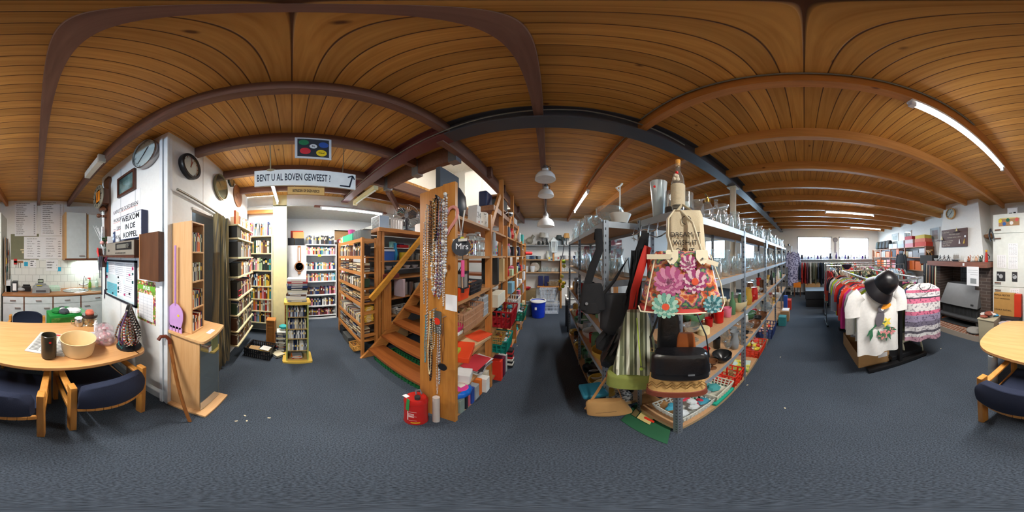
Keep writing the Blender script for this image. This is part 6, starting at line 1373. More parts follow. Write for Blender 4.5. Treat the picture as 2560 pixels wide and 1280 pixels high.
# tennis balls hanging, small table with tins
for i,(px,py,c_) in enumerate(((1409,654,'#8fae1c'),(1405,691,'#c8c060'),(1401,703,'#c8b41c'),(1409,708,'#c9a81a'),(1400,723,'#c9a21c'),(1407,716,'#8fa020'),(1410,665,'#d0cc6a'))):
    p=at(px,py,y=2.95);thing('tennis_ball',['lime ball hanging highest beside the rack end','pale yellow ball in the hanging cluster','left yellow ball in the hanging cluster','right yellow ball in the hanging cluster','lowest yellow ball in the hanging cluster','green ball in the hanging cluster','cream ball beside the black one at the rack end'][i],'ball',(MB().ball((0,0,.0),.035,n=14,k=8),M(c_,.8)),loc=p)
thing('ball_cord','dark string of hanging balls at the end of the glass rack','cord',(MB().tube([(.30,2.98,1.82),(.265,2.96,1.62),(.21,2.95,1.5),(.20,2.95,1.2),(.217,2.95,.96)],.007,6).ball((.29,2.97,1.5),.04).ball((.30,2.97,1.1),.035),blackp))
# ================================================================ GREY METAL RACKS
rs=M('#8f99a2',.35,.55,.05);ZR=[1.845,1.425,1.015,.605,.105]
slot=M('#3a3e44',.6)
def metal_rack(name,label,x0,x1,y0,y1,nx,ny,zs=ZR,top=1.85):
    parts=[]
    xs=[x0+(x1-x0)*i/nx for i in range(nx+1)];ys=[y0+(y1-y0)*i/ny for i in range(ny+1)]
    P=[(x,y) for x in xs for y in (y0,y1)]+([(x,y) for y in ys[1:-1] for x in (x0,x1)])
    for x,y in P:
        sx=1 if x<(x0+x1)/2 else-1;sy=1 if y<(y0+y1)/2 else-1;m=MB()
        m.box(min(x,x+sx*.035),max(x,x+sx*.035),y-.001,y+.001,0,top).box(x-.001,x+.001,min(y,y+sy*.035),max(y,y+sy*.035),0,top)
        for k in range(int(top/.05)):
            z=.03+k*.05;m.box(x+sx*.012-.004,x+sx*.012+.004,y-.0018,y+.0018,z,z+.018,1).box(x-.0018,x+.0018,y+sy*.012-.004,y+sy*.012+.004,z,z+.018,1)
        parts.append(('post',m,[rs,slot]))
    for z in zs:
        m=MB().box(x0+.003,x1-.003,y0+.003,y0+.006,z-.045,z).box(x0+.003,x1-.003,y1-.006,y1-.003,z-.045,z).box(x0+.003,x0+.006,y0+.006,y1-.006,z-.045,z).box(x1-.006,x1-.003,y0+.006,y1-.006,z-.045,z)
        parts.append(('beam',m,M('#a3adb6',.35,.4) if z>.2 else M('#a98f6a',.6)));parts.append(('shelf',MB().box(x0+.006,x1-.006,y0+.006,y1-.006,z-.012,z-.001),chip))
    return thing(name,label,'rack',parts)
metal_rack('metal_rack','long grey slotted steel rack of glassware in front of the white post',.595,5.2,.58,.97,5,1)
metal_rack('metal_rack','shorter grey slotted steel rack running along the aisle behind the bags',.375,.80,1.05,2.95,1,2)
# glass and crockery kinds
GP={
 'wine glass':[(.032,0),(.03,.003),(.004,.008),(.004,.07),(.022,.09),(.034,.12),(.03,.165),(.029,.165),(.032,.12),(.02,.092),(.001,.088)],
 'tumbler':[(.028,0),(.03,.003),(.034,.11),(.032,.11),(.027,.012),(.001,.01)],
 'glass jug':[(.04,0),(.05,.01),(.058,.08),(.045,.15),(.052,.19),(.049,.19),(.042,.15),(.054,.08),(.001,.012)],
 'glass bowl':[(.04,0),(.045,.004),(.085,.06),(.09,.10),(.086,.10),(.08,.06),(.001,.012)],
 'glass vase':[(.03,0),(.035,.005),(.045,.09),(.03,.15),(.045,.21),(.042,.21),(.027,.15),(.042,.09),(.001,.012)],
 'glass jar':[(.04,0),(.045,.004),(.045,.12),(.035,.135),(.038,.15),(.001,.15)],
 'glass bottle':[(.03,0),(.034,.005),(.034,.13),(.012,.19),(.012,.24),(.014,.25),(.001,.25)],
 'goblet':[(.04,0),(.035,.004),(.006,.012),(.006,.05),(.04,.07),(.05,.10),(.046,.10),(.036,.072),(.001,.065)]}
PR={k:MB().lathe(v,16).mesh(k,gly,ang=50) for k,v in GP.items()}
def put(kind,label,loc,s=1.,mat=None,group=None,rz=0):
    me=PR[kind]
    if mat is not None:
        kk=(kind,mat.name);
        if kk not in PR:q=me.copy();q.materials.clear();q.materials.append(mat);PR[kk]=q
        me=PR[kk]
    o=obj(kind.replace(' ','_'),me,None,loc,(0,0,rz));o.scale=(s if not isinstance(s,tuple) else s[0],)*2+(s if not isinstance(s,tuple) else s[1],)
    return props(o,label,kind.split()[-1],group)
SHN=['top','second','third','fourth','lowest']
def fill(unit,si,z,p0,u,n,step,kinds,rowname,cols=None,jit=.01,s=(.85,1.2),grow=1.):
    p=Vector(p0);u=Vector(u)
    for i in range(n):
        kd=R.choice(kinds);c='';mt=None
        if cols:c,h_=R.choice(cols);mt=M(h_,.3) if isinstance(h_,str) else h_;kd2=kd
        a='clear ' if not c else c+' ';nm=kd if not c else kd.replace('glass ','').replace('wine glass','goblet')
        o=put(kd,'%s%s, %s shelf of %s, %s row, %s from the corner'%(a,nm,SHN[si],unit,rowname,NTH[i]),(p.x+R.uniform(-jit,jit),p.y+R.uniform(-jit,jit),z+.001),R.uniform(*s),mt,'ware in the %s row, %s shelf, %s'%(rowname,SHN[si],unit),R.uniform(0,6))
        if c:o.name=nm.replace(' ','_')
        p+=u*step;step*=grow
KG=list(GP);LR='long rack';AR='aisle rack'
MIX=[('white','#cfd2d2'),('red','#a8201c'),('brown','#6a452c'),('green','#4f7a58'),('grey','#8a9094'),('black','#1f2022'),('cream','#cfc29a'),('clear',gly),('gold','#b08c3a')]
fill(LR,0,ZR[0],(1.62,.66,0),(1,0,0),22,.11,KG[1:7],'front',grow=1.035);fill(LR,0,ZR[0],(1.25,.84,0),(1,0,0),16,.15,KG[2:7],'back',grow=1.05)
fill(LR,1,ZR[1],(.72,.65,0),(1,0,0),26,.12,KG,'front',grow=1.03);fill(LR,1,ZR[1],(.75,.82,0),(1,0,0),18,.15,KG[2:],'back',grow=1.04)
fill(LR,2,ZR[2],(1.42,.66,0),(1,0,0),19,.12,KG,'front',MIX,grow=1.04);fill(LR,2,ZR[2],(.85,.82,0),(1,0,0),16,.16,KG[1:],'back',MIX+CL*6,grow=1.05)
fill(LR,3,ZR[3],(.80,.64,0),(1,0,0),22,.115,KG,'front',MIX+CL*5,grow=1.04);fill(LR,3,ZR[3],(.85,.80,0),(1,0,0),16,.16,KG[1:],'back',MIX+CL*3,grow=1.04)
fill(AR,0,ZR[0],(.45,1.75,0),(0,1,0),9,.13,['tumbler','glass bottle','glass vase','glass jug'],'aisle-side',s=(.9,1.2));fill(AR,0,ZR[0],(.66,1.3,0),(0,1,0),8,.2,KG[2:6],'inner')
for si,cc in ((1,None),(2,MIX+CL*4),(3,MIX),(4,MIX)):
    fill(AR,si,ZR[si],(.46,1.15,0),(0,1,0),14,.125,KG[1:6] if si<3 else ['glass bowl','glass jar','tumbler'],'aisle-side',cc,s=(.9,1.3));fill(AR,si,ZR[si],(.66,1.2,0),(0,1,0),8,.21,KG[2:7],'inner',cc)
# feature pieces on the corner of the long rack
ZT=ZR[0]+.001
ves('frosted_vase','tall frosted plastic vase with a red dot on the rack corner','tin',.001,.001,frost,(.655,.775,ZT)) if False else None
m=MB().lathe([(.034,0),(.036,.004),(.055,.25),(.052,.25),(.033,.01),(.001,.01)],26)
thing('frosted_vase','tall frosted vase with a red dot on the short end of the rack','vase',[('vase',m,frost),('price_dot',MB().rod((-.0455,-.02,.20),(-.0475,-.022,.20),.009,n=12),redm)],loc=(.645,.80,ZT))
for x,y,s,l_ in ((.665,.695,1.,'wide clear hurricane glass on a dark foot left of the corked bottle'),(.74,.65,1.,'wide clear hurricane glass on a dark foot right of the corked bottle')):
    thing('hurricane_glass',l_,'candle holder',[('foot',MB().rod((0,0,0),(0,0,.045),.044,n=22),M('#3a3432',.5)),('glass',MB().lathe([(.042,.046),(.042,.15),(.039,.15),(.039,.05)],26),gly),('candle',MB().rod((0,0,.046),(0,0,.09),.02,n=14),M('#d6d2c8',.5))],loc=(x,y,ZT))
m=MB().lathe([(.028,0),(.034,.01),(.036,.17),(.030,.215),(.014,.25),(.013,.29),(.016,.295),(.016,.305),(.012,.31)],24);tw=MB()
for k in range(26):tw.tube([(.0375*math.cos(t_*PI/6),.0375*math.sin(t_*PI/6),.03+k*.005) for t_ in range(12)],.0028,4,0,True)
fw=MB()
for k in range(7):a_=k*.9;fw.ball((-.034+.008*math.cos(a_),-.02+.008*math.sin(a_),.19+.012*math.sin(a_*2)),.012,n=7,k=5)
thing('corked_bottle','clear corked bottle wrapped in pale twine on the rack corner','bottle',[('bottle',m,gly),('cork',MB().rod((0,0,.29),(0,0,.335),.012,.014,14),M('#c98f3a',.7)),('twine',tw,M('#d6cbb2',.8)),('rosette',fw,M('#c9bda6',.8)),('seal',MB().box(-.03,-.018,-.02,-.01,.222,.236),redm)],loc=(.625,.61,ZT))
def spec(label,kind,x,y,s,mat=None):put(kind,label,(x,y,ZT),s,mat)
spec('clear lidded jar between the hurricane glass and the dispenser','glass jar',.86,.66,(1.,.9));spec('cut glass decanter with round stopper on the long rack top','glass bottle',1.10,.66,(1.25,.85))
spec('large round clear glass vase on the long rack top','glass vase',1.22,.67,(1.35,.95));spec('small clear tumbler before the round vase on the rack top','tumbler',1.33,.65,1.1);spec('clear pitcher right of the round vase on the rack top','glass jug',1.46,.66,1.0)
m=MB().lathe([(.035,0),(.045,.01),(.048,.10),(.025,.15),(.02,.16),(.001,.16)],20);n=MB().rod((0,0,.155),(0,0,.185),.02,n=14).rod((0,0,.185),(0,0,.205),.006).bar((0,0,.205),(-.06,-.02,.205),.01,.01)
thing('soap_dispenser','clear glass dispenser bottle with a brass pump on the rack top','dispenser',[('bottle',m,gly),('pump',n,M('#8a6a2c',.3,.7))],loc=(.98,.66,ZT))
for i,(x,y,s,l_) in enumerate(((.47,1.18,(1.25,1.3),'large clear glass bowl on the aisle end of the rack top'),(.44,1.52,(1.0,1.1),'clear glass bowl behind the pitchers on the aisle rack top'),(.47,1.36,(1.1,.9),'medium clear glass bowl beside the large one'))):put('glass bowl',l_,(x,y,ZT),s)
put('glass jug','wide clear glass jug on the aisle rack top beside the bowls',(.44,1.62,ZT),(1.4,.9))
m=MB().lathe([(.055,0),(.085,.07),(.075,.07),(.05,.003)],22);m.rod((0,0,.05),(0,0,.30),.006,n=8).tube([(-.0,0,.26),(-.03,0,.29),(0,0,.31),(.02,0,.34)],.008,6)
thing('white_lamp','white lamp shade with a thin upright stem on the rack end','lamp',(m,M('#c9cbc6',.4)),loc=(.52,1.1,ZT));
p=Vector((.60,.585,1.80));thing('rack_label','white card hanging from the front edge of the long rack top','card',(MB().box(.67,.74,.570,.574,1.775,1.85),M('#b9bfc6',.6)));thing('rack_label','white card hanging from the far part of the long rack top edge','card',(MB().box(2.42,2.54,.570,.574,1.72,1.84),M('#b9bfc6',.6)))
m=MB()
for k in range(5):m.tube([(.565,.62+k*.085,1.795),(.555,.62+k*.085,1.74),(.56,.62+k*.085,1.70)],.0035,5)
m.tube([(.56,.60+.035*k,1.755+.012*math.sin(k*1.1)) for k in range(12)],.004,5);m.tube([(.557,.60+.035*k,1.715+.012*math.cos(k*1.1)) for k in range(12)],.004,5)
thing('hook_rail','curved chrome wire hook rail on the short end of the rack','rail',(m,chrome))
# red glasses on the third shelf, near the floral bag
for i,(x,y,c_,s) in enumerate(((1.18,.68,'#c01818',(1.3,1.)),(1.34,.68,'#d87a94',(1.2,.85)),(1.06,.70,'#a01016',(1.,.7)),(1.25,.80,'#8a1014',(1.,.8)),(1.10,.82,'#a81218',(1.,.9)),(1.42,.80,'#b01a30',(1.,.9)))):
    put('tumbler',['bright red glass cup on the third rack shelf','pink candle glass with yellow dots on the third rack shelf','small dark red glass in front on the third rack shelf','dark red glass behind the bright red cup','red glass behind the small dark red one','red glass behind the pink candle glass'][i],(x,y,ZR[2]+.001),s,M(c_,.25),'red glasses on the third rack shelf')
put('goblet','clear stemmed dessert glass at the corner of the third rack shelf',(.80,.66,ZR[2]+.001),(1.2,1.2));ves('candle_jar','low glass jar with a cream candle on the third rack shelf','tin',.045,.05,M('#d2c79a',.5),(.93,.66,ZR[2]+.001),'candle')
# bottom shelf baskets
for a in ((('white_basket','white plastic basket of blue hangers at the corner of the lowest rack shelf',(.82,.735,.107),(.34,.27,.11),'#c9cdc6',0),('hangers','blue and white things in the corner basket',['#3a8fa8','#c9d2d6','#b02a40'],9)),(('white_basket','white plastic basket of dark boxes, second on the lowest rack shelf',(1.12,.73,.15),(.28,.3,.11),'#cfcfbe',0),('boxes','dark boxes and a teal bowl in the second basket',['#2a2f36','#3f8f90','#8a8f90'],8)),
          (('red_crate','bright red plastic crate on the lowest rack shelf before the second post',(1.37,.72,.107),(.20,.3,.20),'#d8341c',0),('crate_goods','brown box and a round basket in the bright red crate',['#b08a5c','#7a5a34','#b8b04a'],7)),(('orange_crate','orange red plastic crate in the third bay of the lowest shelf',(2.15,.70,.107),(.4,.3,.14),'#c93a20',0),('yellow_goods','yellow packets in the orange red crate',['#d2bf3a','#c9c4a0','#c23a2a'],10)),
          (('navy_tub','dark blue tub of cloths standing before the third rack post',(2.80,.66,.107),(.42,.3,.2),'#2a3a6a',0),('cloth_heap','red and pink cloths heaped in the dark blue tub',['#c8302a','#d8b0a8','#c9863a'],9))):
    wbasket(*a[0][:5],rz=a[0][5],fill=a[1],slat=.03 if 'white' in a[0][0] else .045)
boxy('teal_tray','teal green tray beneath the second white basket',(1.12,.73,.107),(.3,.3,.035),'#159a80','tray');boxy('picture_book','green and yellow picture book lying in the second bay of the lowest shelf',(1.72,.70,.107),(.24,.2,.03),ramp_mat('bookcover',[(.35,'#3f7a4a'),(.5,'#d2c23a'),(.62,'#a9c4c0')],(1,1,1),'noise',12,3,.4),'book',rz=.2)
boxy('blue_case','blue case standing at the far end of the long rack',(4.4,.50,.0),(.1,.1,.5),'#1f4a9a','case');boxy('open_carton','open brown carton on the carpet at the far end of the long rack',(3.9,.45,0),(.3,.2,.26),'#a07c56','carton');boxy('paper_sheet','sheet of white paper on the open brown carton',(3.9,.44,.262),(.2,.16,.01),'#e2e4e6','paper')
boxy('teal_box','teal box on the carpet beside the open carton',(3.55,.47,0),(.18,.16,.22),'#2f7a80','box');boxy('red_toy_box','red toy box standing on the blue case side at the rack end',(4.75,.47,0),(.25,.2,.3),'#b5301c','box')
# small table in the aisle behind
thing('small_table','small white topped table with black legs at the far end of the aisle','table',[('tabletop',MB().box(.36,.80,3.12,3.5,.72,.75),white)]+[('leg',MB().box(x,x+.03,y,y+.03,0,.72),black) for x in (.37,.75) for y in (3.14,3.45)])
ves('white_pail','white round pail on the small white topped table','tin',.11,.22,M('#c2c6c2',.4),(.5,3.28,.751),'pail');put('glass bowl','red glass bowl beside the pail on the small table',(.69,3.3,.751),1.,M('#a01024',.3))
# ================================================================ BAGS HANGING AT THE RACK CORNER
def softbag(w,h,d,top=.8,bot=1.,dtop=.4,e=3.2,sag=.0,fold=.0,n=28,k=12,ph=0.):
    m=MB();vs=[]
    for j in range(k+1):
        t=j/k;s=bot+(top-bot)*t;cap=min(1,.55+3*t) if t<.15 else (1 if t<.9 else 1-(t-.9)*1.2);W_=w/2*s*cap;D=d/2*(1-(1-dtop)*t**1.6)*cap
        for i in range(n):
            a=2*PI*i/n;c,s_=math.cos(a),math.sin(a);x=W_*abs(c)**(2/e)*(1 if c>0 else-1);y=D*abs(s_)**(2/e)*(1 if s_>0 else-1)
            y+=fold*math.sin(x/w*26+ph+t*3)*math.sin(PI*t);vs.append((x,y,h*t-sag*(1-t)*(1-(2*x/w)**2)))
    fs=[(j*n+i,j*n+(i+1)%n,(j+1)*n+(i+1)%n,(j+1)*n+i) for j in range(k) for i in range(n)]+[tuple(range(n-1,-1,-1)),tuple(range(k*n,(k+1)*n))]
    return m.add(vs,fs,0)
def facing(px,d,z):
    a=(px-1370)/2560*2*PI;return Vector((d*math.sin(a),d*math.cos(a),z)),-a
def petalflower(m,c,r,rings,mi,y):
    for q in range(rings):
        n=15-q*2;rr=r*(1-q/rings*.85);ln=r*.5
        for i in range(n):
            a=i*2*PI/n+q*.3;ca,sa=math.cos(a),math.sin(a);P=[(rr-ln,0),(rr-ln*.45,r*.17),(rr-r*.05,r*.12),(rr,0),(rr-r*.05,-r*.12),(rr-ln*.45,-r*.17)]
            v=[(c[0]+x*ca-z*sa,y-.0006*q,c[1]+x*sa+z*ca) for x,z in P];m.add(v,[tuple(range(6))],mi+(i+q)%2)
FL=ramp_mat('flower_print',[(0,'#34463e'),(.38,'#a8402c'),(.43,'#c06c34'),(.48,'#cfa07a'),(.53,'#a8506e'),(.575,'#35645e'),(.62,'#7f985c'),(.7,'#b03232')],(1,1,1),'noise',24,3,.35,'CONSTANT')
pos,rz=facing(1702,.68,1.365)
bagm=softbag(.345,.255,.10,.68,1.05,.35)
yf=-.0515;fm=MB()
petalflower(fm,(-.045,.135),.062,5,0,yf+.004);petalflower(fm,(.055,.135),.05,4,2,yf+.004);petalflower(fm,(-.06,.035),.055,4,4,yf);petalflower(fm,(.03,.205),.036,4,2,yf+.016);petalflower(fm,(.125,.04),.04,3,6,yf)
fm.v=[(x,y-.002*(1),z) for x,y,z in fm.v]
dot=MB()
for cx_,cz_,r_ in ((.055,.135,.014),(-.058,.032,.015)):dot.rod((cx_,yf-.004,cz_),(cx_,yf+.001,cz_),r_,n=12)
cream=M('#d8cfb4',.45);pipe=MB()
pipe.tube([(-.175,-.02,.02),(-.16,-.045,.004),(0,-.052,.002),(.16,-.045,.004),(.18,-.02,.03),(.165,-.02,.12),(.12,-.015,.245)],.0035,6);pipe.tube([(-.145,-.045,.0),(-.125,-.04,.12),(-.10,-.03,.245)],.003,6)
tabs=MB()
for x in (-.035,.085):tabs.prism(roundpoly([(-.024,.045),(.024,.045),(.026,.01),(.0,-.025),(-.026,.01)],[.004,.004,.01,.02,.01]),0,.006,0,plane_mx((x,-.040,.215),(1,0,0),(0,-1,.35)))
tabs.bar((-.135,-.04,.232),(-.035,-.044,.232),.005,.02).bar((.085,-.044,.22),(.15,-.035,.20),.005,.018)
riv=MB()
for x in (-.035,.085):
    for dz in (.01,-.012):riv.rod((x,-.045,.216+dz),(x,-.052,.214+dz),.0035,n=8)
hn=MB().tube([(-.035,-.03,.25),(-.055,-.01,.32),(-.055,.02,.40),(-.03,.05,.445),(.0,.05,.44),(.05,.02,.38),(.085,-.02,.25)],.009,8,flat=.5)
thing('floral_handbag','large colourful floral handbag with cream handles hanging on the rack corner','handbag',[('body',bagm,FL),('flower_print',fm,[M(c,.4) for c in ('#a8527e','#c987a4','#9a3f70','#dcc0c6','#6aa494','#a9cdbb','#2f6a72','#8fb4b8')]),('flower_centre',dot,M('#d8563a',.5)),('piping',pipe,cream),('handle_tab',tabs,cream),('rivet',riv,steel),('handle',hn,cream),
      ('base_panel',softbag(.35,.03,.102,1.,1.),M('#a83a34',.4))],loc=pos,rz=rz)
pos,rz=facing(1716,.735,1.56)
tb=thing('canvas_tote','cream canvas tote bag printed dream it wish it do it behind the floral bag','bag',[('body',softbag(.17,.25,.035,.85,1.1,.6,fold=.004),M('#c9bda0',.9,bump=.15,sc=200)),('strap',MB().tube([(-.06,0,.24),(-.075,.0,.05),(-.07,0,-.1)],.008,6,flat=.4).tube([(-.05,.02,.24),(-.02,.03,.29),(.03,.02,.25),(.07,-.005,.1),(.09,-.01,-.08)],.008,6,flat=.4),M('#b5aa8e',.9))],loc=pos,rz=rz)
sn,cs=math.sin(rz),math.cos(rz)
for i,t_ in enumerate(('DREAM IT','WISH IT','DO IT')):
    me=textmesh(t_,.03,ink,'CENTER');me.transform(Matrix.Translation((-.005,-.022,.125-.036*i)) @ Matrix.Rotation(PI/2,4,'X'));obj('lettering',me,tb)
me=MB().tube([(.0+.02*math.cos(a*.3),-.02,.20+.02*math.sin(a*.3)) for a in range(16)],.0015,4).mesh('moon_print',ink);obj('moon_print',me,tb)
# striped green drawstring bag
pos,rz=facing(1592,.80,.80)
def stripe():
    m,t,b=_new('green_white_stripes');N=t.nodes;L=t.links;b.inputs['Roughness'].default_value=.85
    tc=N.new('ShaderNodeTexCoord');s=N.new('ShaderNodeSeparateXYZ');L.new(tc.outputs['Object'],s.inputs[0]);w=N.new('ShaderNodeMath');w.operation='MULTIPLY';w.inputs[1].default_value=21;L.new(s.outputs[0],w.inputs[0])
    f=N.new('ShaderNodeMath');f.operation='FRACT';L.new(w.outputs[0],f.inputs[0]);c=N.new('ShaderNodeValToRGB');c.color_ramp.interpolation='CONSTANT';e=c.color_ramp.elements;e.new(.3);e.new(.6);e.new(.78)
    for q,(p_,h_) in zip(e,((0,'#c9cbb8'),(.3,'#5c6247'),(.62,'#8a8f72'),(.78,'#4c5240'))):q.position=p_;q.color=lin(h_)
    L.new(f.outputs[0],c.inputs[0]);L.new(c.outputs[0],b.inputs['Base Color']);return m
thing('striped_bag','olive green bag with white stripes and a green base under the floral bag','bag',[('body',softbag(.27,.52,.12,.42,1.05,.5,fold=.014),stripe()),('base',softbag(.30,.13,.15,.97,1.0,.97),M('#727a3a',.85,bump=.3)),('drawstring',MB().tube([(0,-.05,.5),(.01,-.065,.35),(.02,-.075,.22)],.003,5).ball((.02,-.078,.2),.01,n=7,k=5),M('#a9c24a',.6))],loc=pos,rz=rz)
# black leather bag with flap
pos,rz=facing(1700,.66,.985)
fl=softbag(.235,.17,.10,.95,1.,.8,e=4);flap=softbag(.24,.13,.108,.95,1.02,.8,e=4);flap.v=[(x,y-.003,z+.05) for x,y,z in flap.v]
thing('leather_bag','black leather shoulder bag with a rounded flap, lowest in front of the corner','handbag',[('body',fl,leather),('flap',flap,M('#0e0e11',.28,var=.2,bump=.35,sc=25,spec=.7)),('strap',MB().tube([(-.11,0,.15),(-.125,.02,.24),(-.07,.06,.42),(.0,.08,.52),(.05,.06,.42),(.11,.02,.25),(.12,0,.14)],.010,6,flat=.35),black),('badge',MB().box(.03,.055,-.062,-.058,.07,.078),steel),('buckle',MB().tube([(-.118,-.015,.18),(-.105,-.015,.18),(-.105,-.015,.20),(-.118,-.015,.20)],.003,5,0,True),M('#b5a878',.3,.8))],loc=pos,rz=rz)
pos,rz=facing(1715,.745,1.08);thing('brown_pouch','small tan brown leather pouch between the striped bag and the black bag','pouch',(softbag(.10,.14,.03,.75,1.,.6),M('#8a4a22',.45)),loc=pos,rz=rz)
pos,rz=facing(1672,.76,1.02);thing('black_handbag','slim black handbag hanging behind the brown pouch','handbag',(softbag(.12,.30,.05,.8,1.,.6),leather),loc=pos,rz=rz)
def bagh(name,label,px,d,z,w,h,dd,mat,strap=None,top=.8,fold=.0,e=3,tilt=0,extra=None,cat='bag'):
    pos,rz=facing(px,d,z);parts=[('body',softbag(w,h,dd,top,1.,.6,e=e,fold=fold),mat)]
    if strap:parts.append(('strap',MB().tube(strap[0],strap[1],6,flat=.35),strap[2]))
    for q in extra or []:parts.append(q)
    o=thing(name,label,cat,parts,loc=pos,rz=rz);o.rotation_euler=(0,tilt,rz);return o
bagh('sling_bag','black sling bag hanging on the front post of the aisle rack',1481,.90,1.275,.15,.17,.10,cloth_black,([(-.03,0,.16),(0,.0,.26),(.04,.01,.36),(.035,.04,.48),(.03,.06,.42)],.022,cloth_black),.75,extra=[('badge',MB().rod((-.03,-.05,.07),(-.03,-.056,.07),.008,n=12),steel),('pocket',softbag(.10,.08,.11,.9,1.,.8),M('#101013',.8))])
bagh('black_bag','black flap bag with a thin strap right of the sling bag',1545,.93,1.12,.21,.26,.08,M('#1a1b1f',.6),([(-.09,0,.25),(-.02,.01,.34),(.06,.02,.47),(.08,.0,.25)],.010,black),.95)
bagh('black_leather_bag','long black leather bag slanting left of the striped bag',1520,.90,.88,.15,.40,.08,leather,([(-.04,0,.36),(.05,.02,.55),(.08,.03,.78),(.06,0,.36)],.009,leather),.55,.01,tilt=.35)
bagh('black_cloth_bag','dark cloth bag behind the slanting leather bag',1505,.96,.98,.15,.32,.07,cloth_black,None,.6,.01,tilt=.5)
bagh('black_strap_bag','black bag with bunched straps beside the red strap',1573,.88,1.28,.10,.30,.05,cloth_black,([(-.02,0,.3),(0,.0,.42),(.01,.02,.46),(.02,0,.3)],.02,cloth_black),.5,.012,tilt=.18)
pos,rz=facing(1606,.86,1.34);m=MB().tube([(.03,0,.31),(.0,-.01,.22),(-.04,-.01,.08),(-.06,0,-.1),(-.05,0,-.2)],.022,6,flat=.25);m.tube([(.03,.0,.30),(.035,-.01,.18),(.02,-.005,.02),(-.02,0,-.16)],.02,6,flat=.25)
thing('red_strap','bright red wide strap hanging left of the floral bag','strap',(m,M('#b8281c',.6)),loc=pos+Vector((0,0,.0)),rz=rz)
pos,rz=facing(1590,.88,1.35);m=MB()
for k in range(4):m.tube([(-.02+k*.012,0,.28),(-.03+k*.014,-.012,.1),(-.07+k*.02,0,-.18)],.010,5,flat=.4)
thing('black_straps','bunch of black straps hanging beside the red one','strap',(m,cloth_black),loc=pos,rz=rz)
pos,rz=facing(1692,.70,.835)
zz_=ramp_mat('zigzag',[(0,'#8a6a2c'),(.25,'#8a6a2c'),(.3,'#b8935a'),(1,'#b8935a')],(18,1,30),'wave',.5,0,.8)
thing('zigzag_bag','straw coloured zigzag bag with a brown base under the black leather bag','bag',[('body',softbag(.25,.17,.12,.92,1.02,.8),M('#b8935a',.8,var=.12,sc=90)),('base',softbag(.258,.055,.125,1.,1.03,1.),M('#6e3626',.6)),('zigzag',MB().tube([(-.12+k*.02,-.062+abs(k-6)*.0012,.085+.03*(k%2)) for k in range(13)],.0025,4).tube([(-.12+k*.02,-.060+abs(k-6)*.0012,.105+.03*(k%2)) for k in range(13)],.0025,4),M('#6a4a1c',.8))],loc=pos,rz=rz)
pos,rz=facing(1527,.93,.235)
thing('tan_pouch','tan suede shoulder bag hanging low by its straps','handbag',[('body',softbag(.27,.23,.09,.82,1.,.6),M('#a88250',.85)),('strap',MB().tube([(-.13,0,.10),(-.10,.0,.18),(.0,.03,.38),(.05,.05,.46)],.009,6,flat=.4).tube([(.10,0,.15),(.10,.02,.30),(.09,.04,.46)],.009,6,flat=.4),M('#a87a48',.7)),('zip',MB().tube([(-.07,-.041,.09),(.05,-.042,.105)],.002,4),M('#4a3420',.6))],loc=pos,rz=rz).rotation_euler=(0,-.16,rz)
boxy('newsprint_box','box covered in newsprint under the aisle rack corner',(.50,1.12,.107),(.22,.12,.10),ramp_mat('newsprint',[(.42,'#3a3d40'),(.55,'#b5b8b8')],(1,1,1),'noise',40,2,.7),'box');boxy('blue_bag','dark bag with a teal blue lining hanging at the aisle rack foot',(.30,1.06,.12),(.14,.16,.26),'#20242c','bag',bv=.02);boxy('teal_lining','teal blue cloth on top of the dark bag at the rack foot',(.30,1.06,.382),(.17,.18,.05),'#1f6a80','cloth',bv=.015)
bagh('red_purse','small red purse left of the striped bag hem',1527,.98,.70,.06,.06,.03,M('#c8301c',.5),cat='purse')
# green kneeler box and brown flap on the carpet
def leaf(pts,th,mats,name,label,cat,extra=[]):
    m=MB();a,b,c,d=[Vector(p) for p in pts];n=(b-a).cross(d-a).normalized();m.hexa([a,b,c,d],[q+n*th for q in (a,b,c,d)]);return thing(name,label,cat,[('sheet',m,mats)]+extra)
A=at(1552,1050,z=.012);B=at(1590,1008,z=.012);C_=at(1680,1052,z=.012);D=at(1668,1110,z=.012)
gm=MB();U=(C_-B).normalized();V_=(A-B).normalized();mxg=Matrix(((U.x,V_.x,0,B.x),(U.y,V_.y,0,B.y),(0,0,1,.02),(0,0,0,1)))
gm.box(.10,.22,.05,.16,.012,.014,0,mxg);g2=MB().box(.04,.09,.02,.16,.012,.014,0,mxg);g3=MB().box(.15,.24,.10,.125,.014,.017,0,mxg)
leaf([A,B,C_,D],.03,M('#2c5e42',.4),'green_package','green packaged garden set with a yellow card lying on the carpet','package',[('card',gm,M('#c9b878',.5)),('photo',g2,M('#6a5f3c',.6)),('tool_print',g3,M('#c8321c',.5))])
leaf([at(1592,1006,z=.06),at(1612,978,z=.22),at(1682,1012,z=.20),at(1683,1052,z=.05)],.008,M('#a98052',.8),'cardboard_flap','brown cardboard sheet leaning over the green package at the rack foot','cardboard')
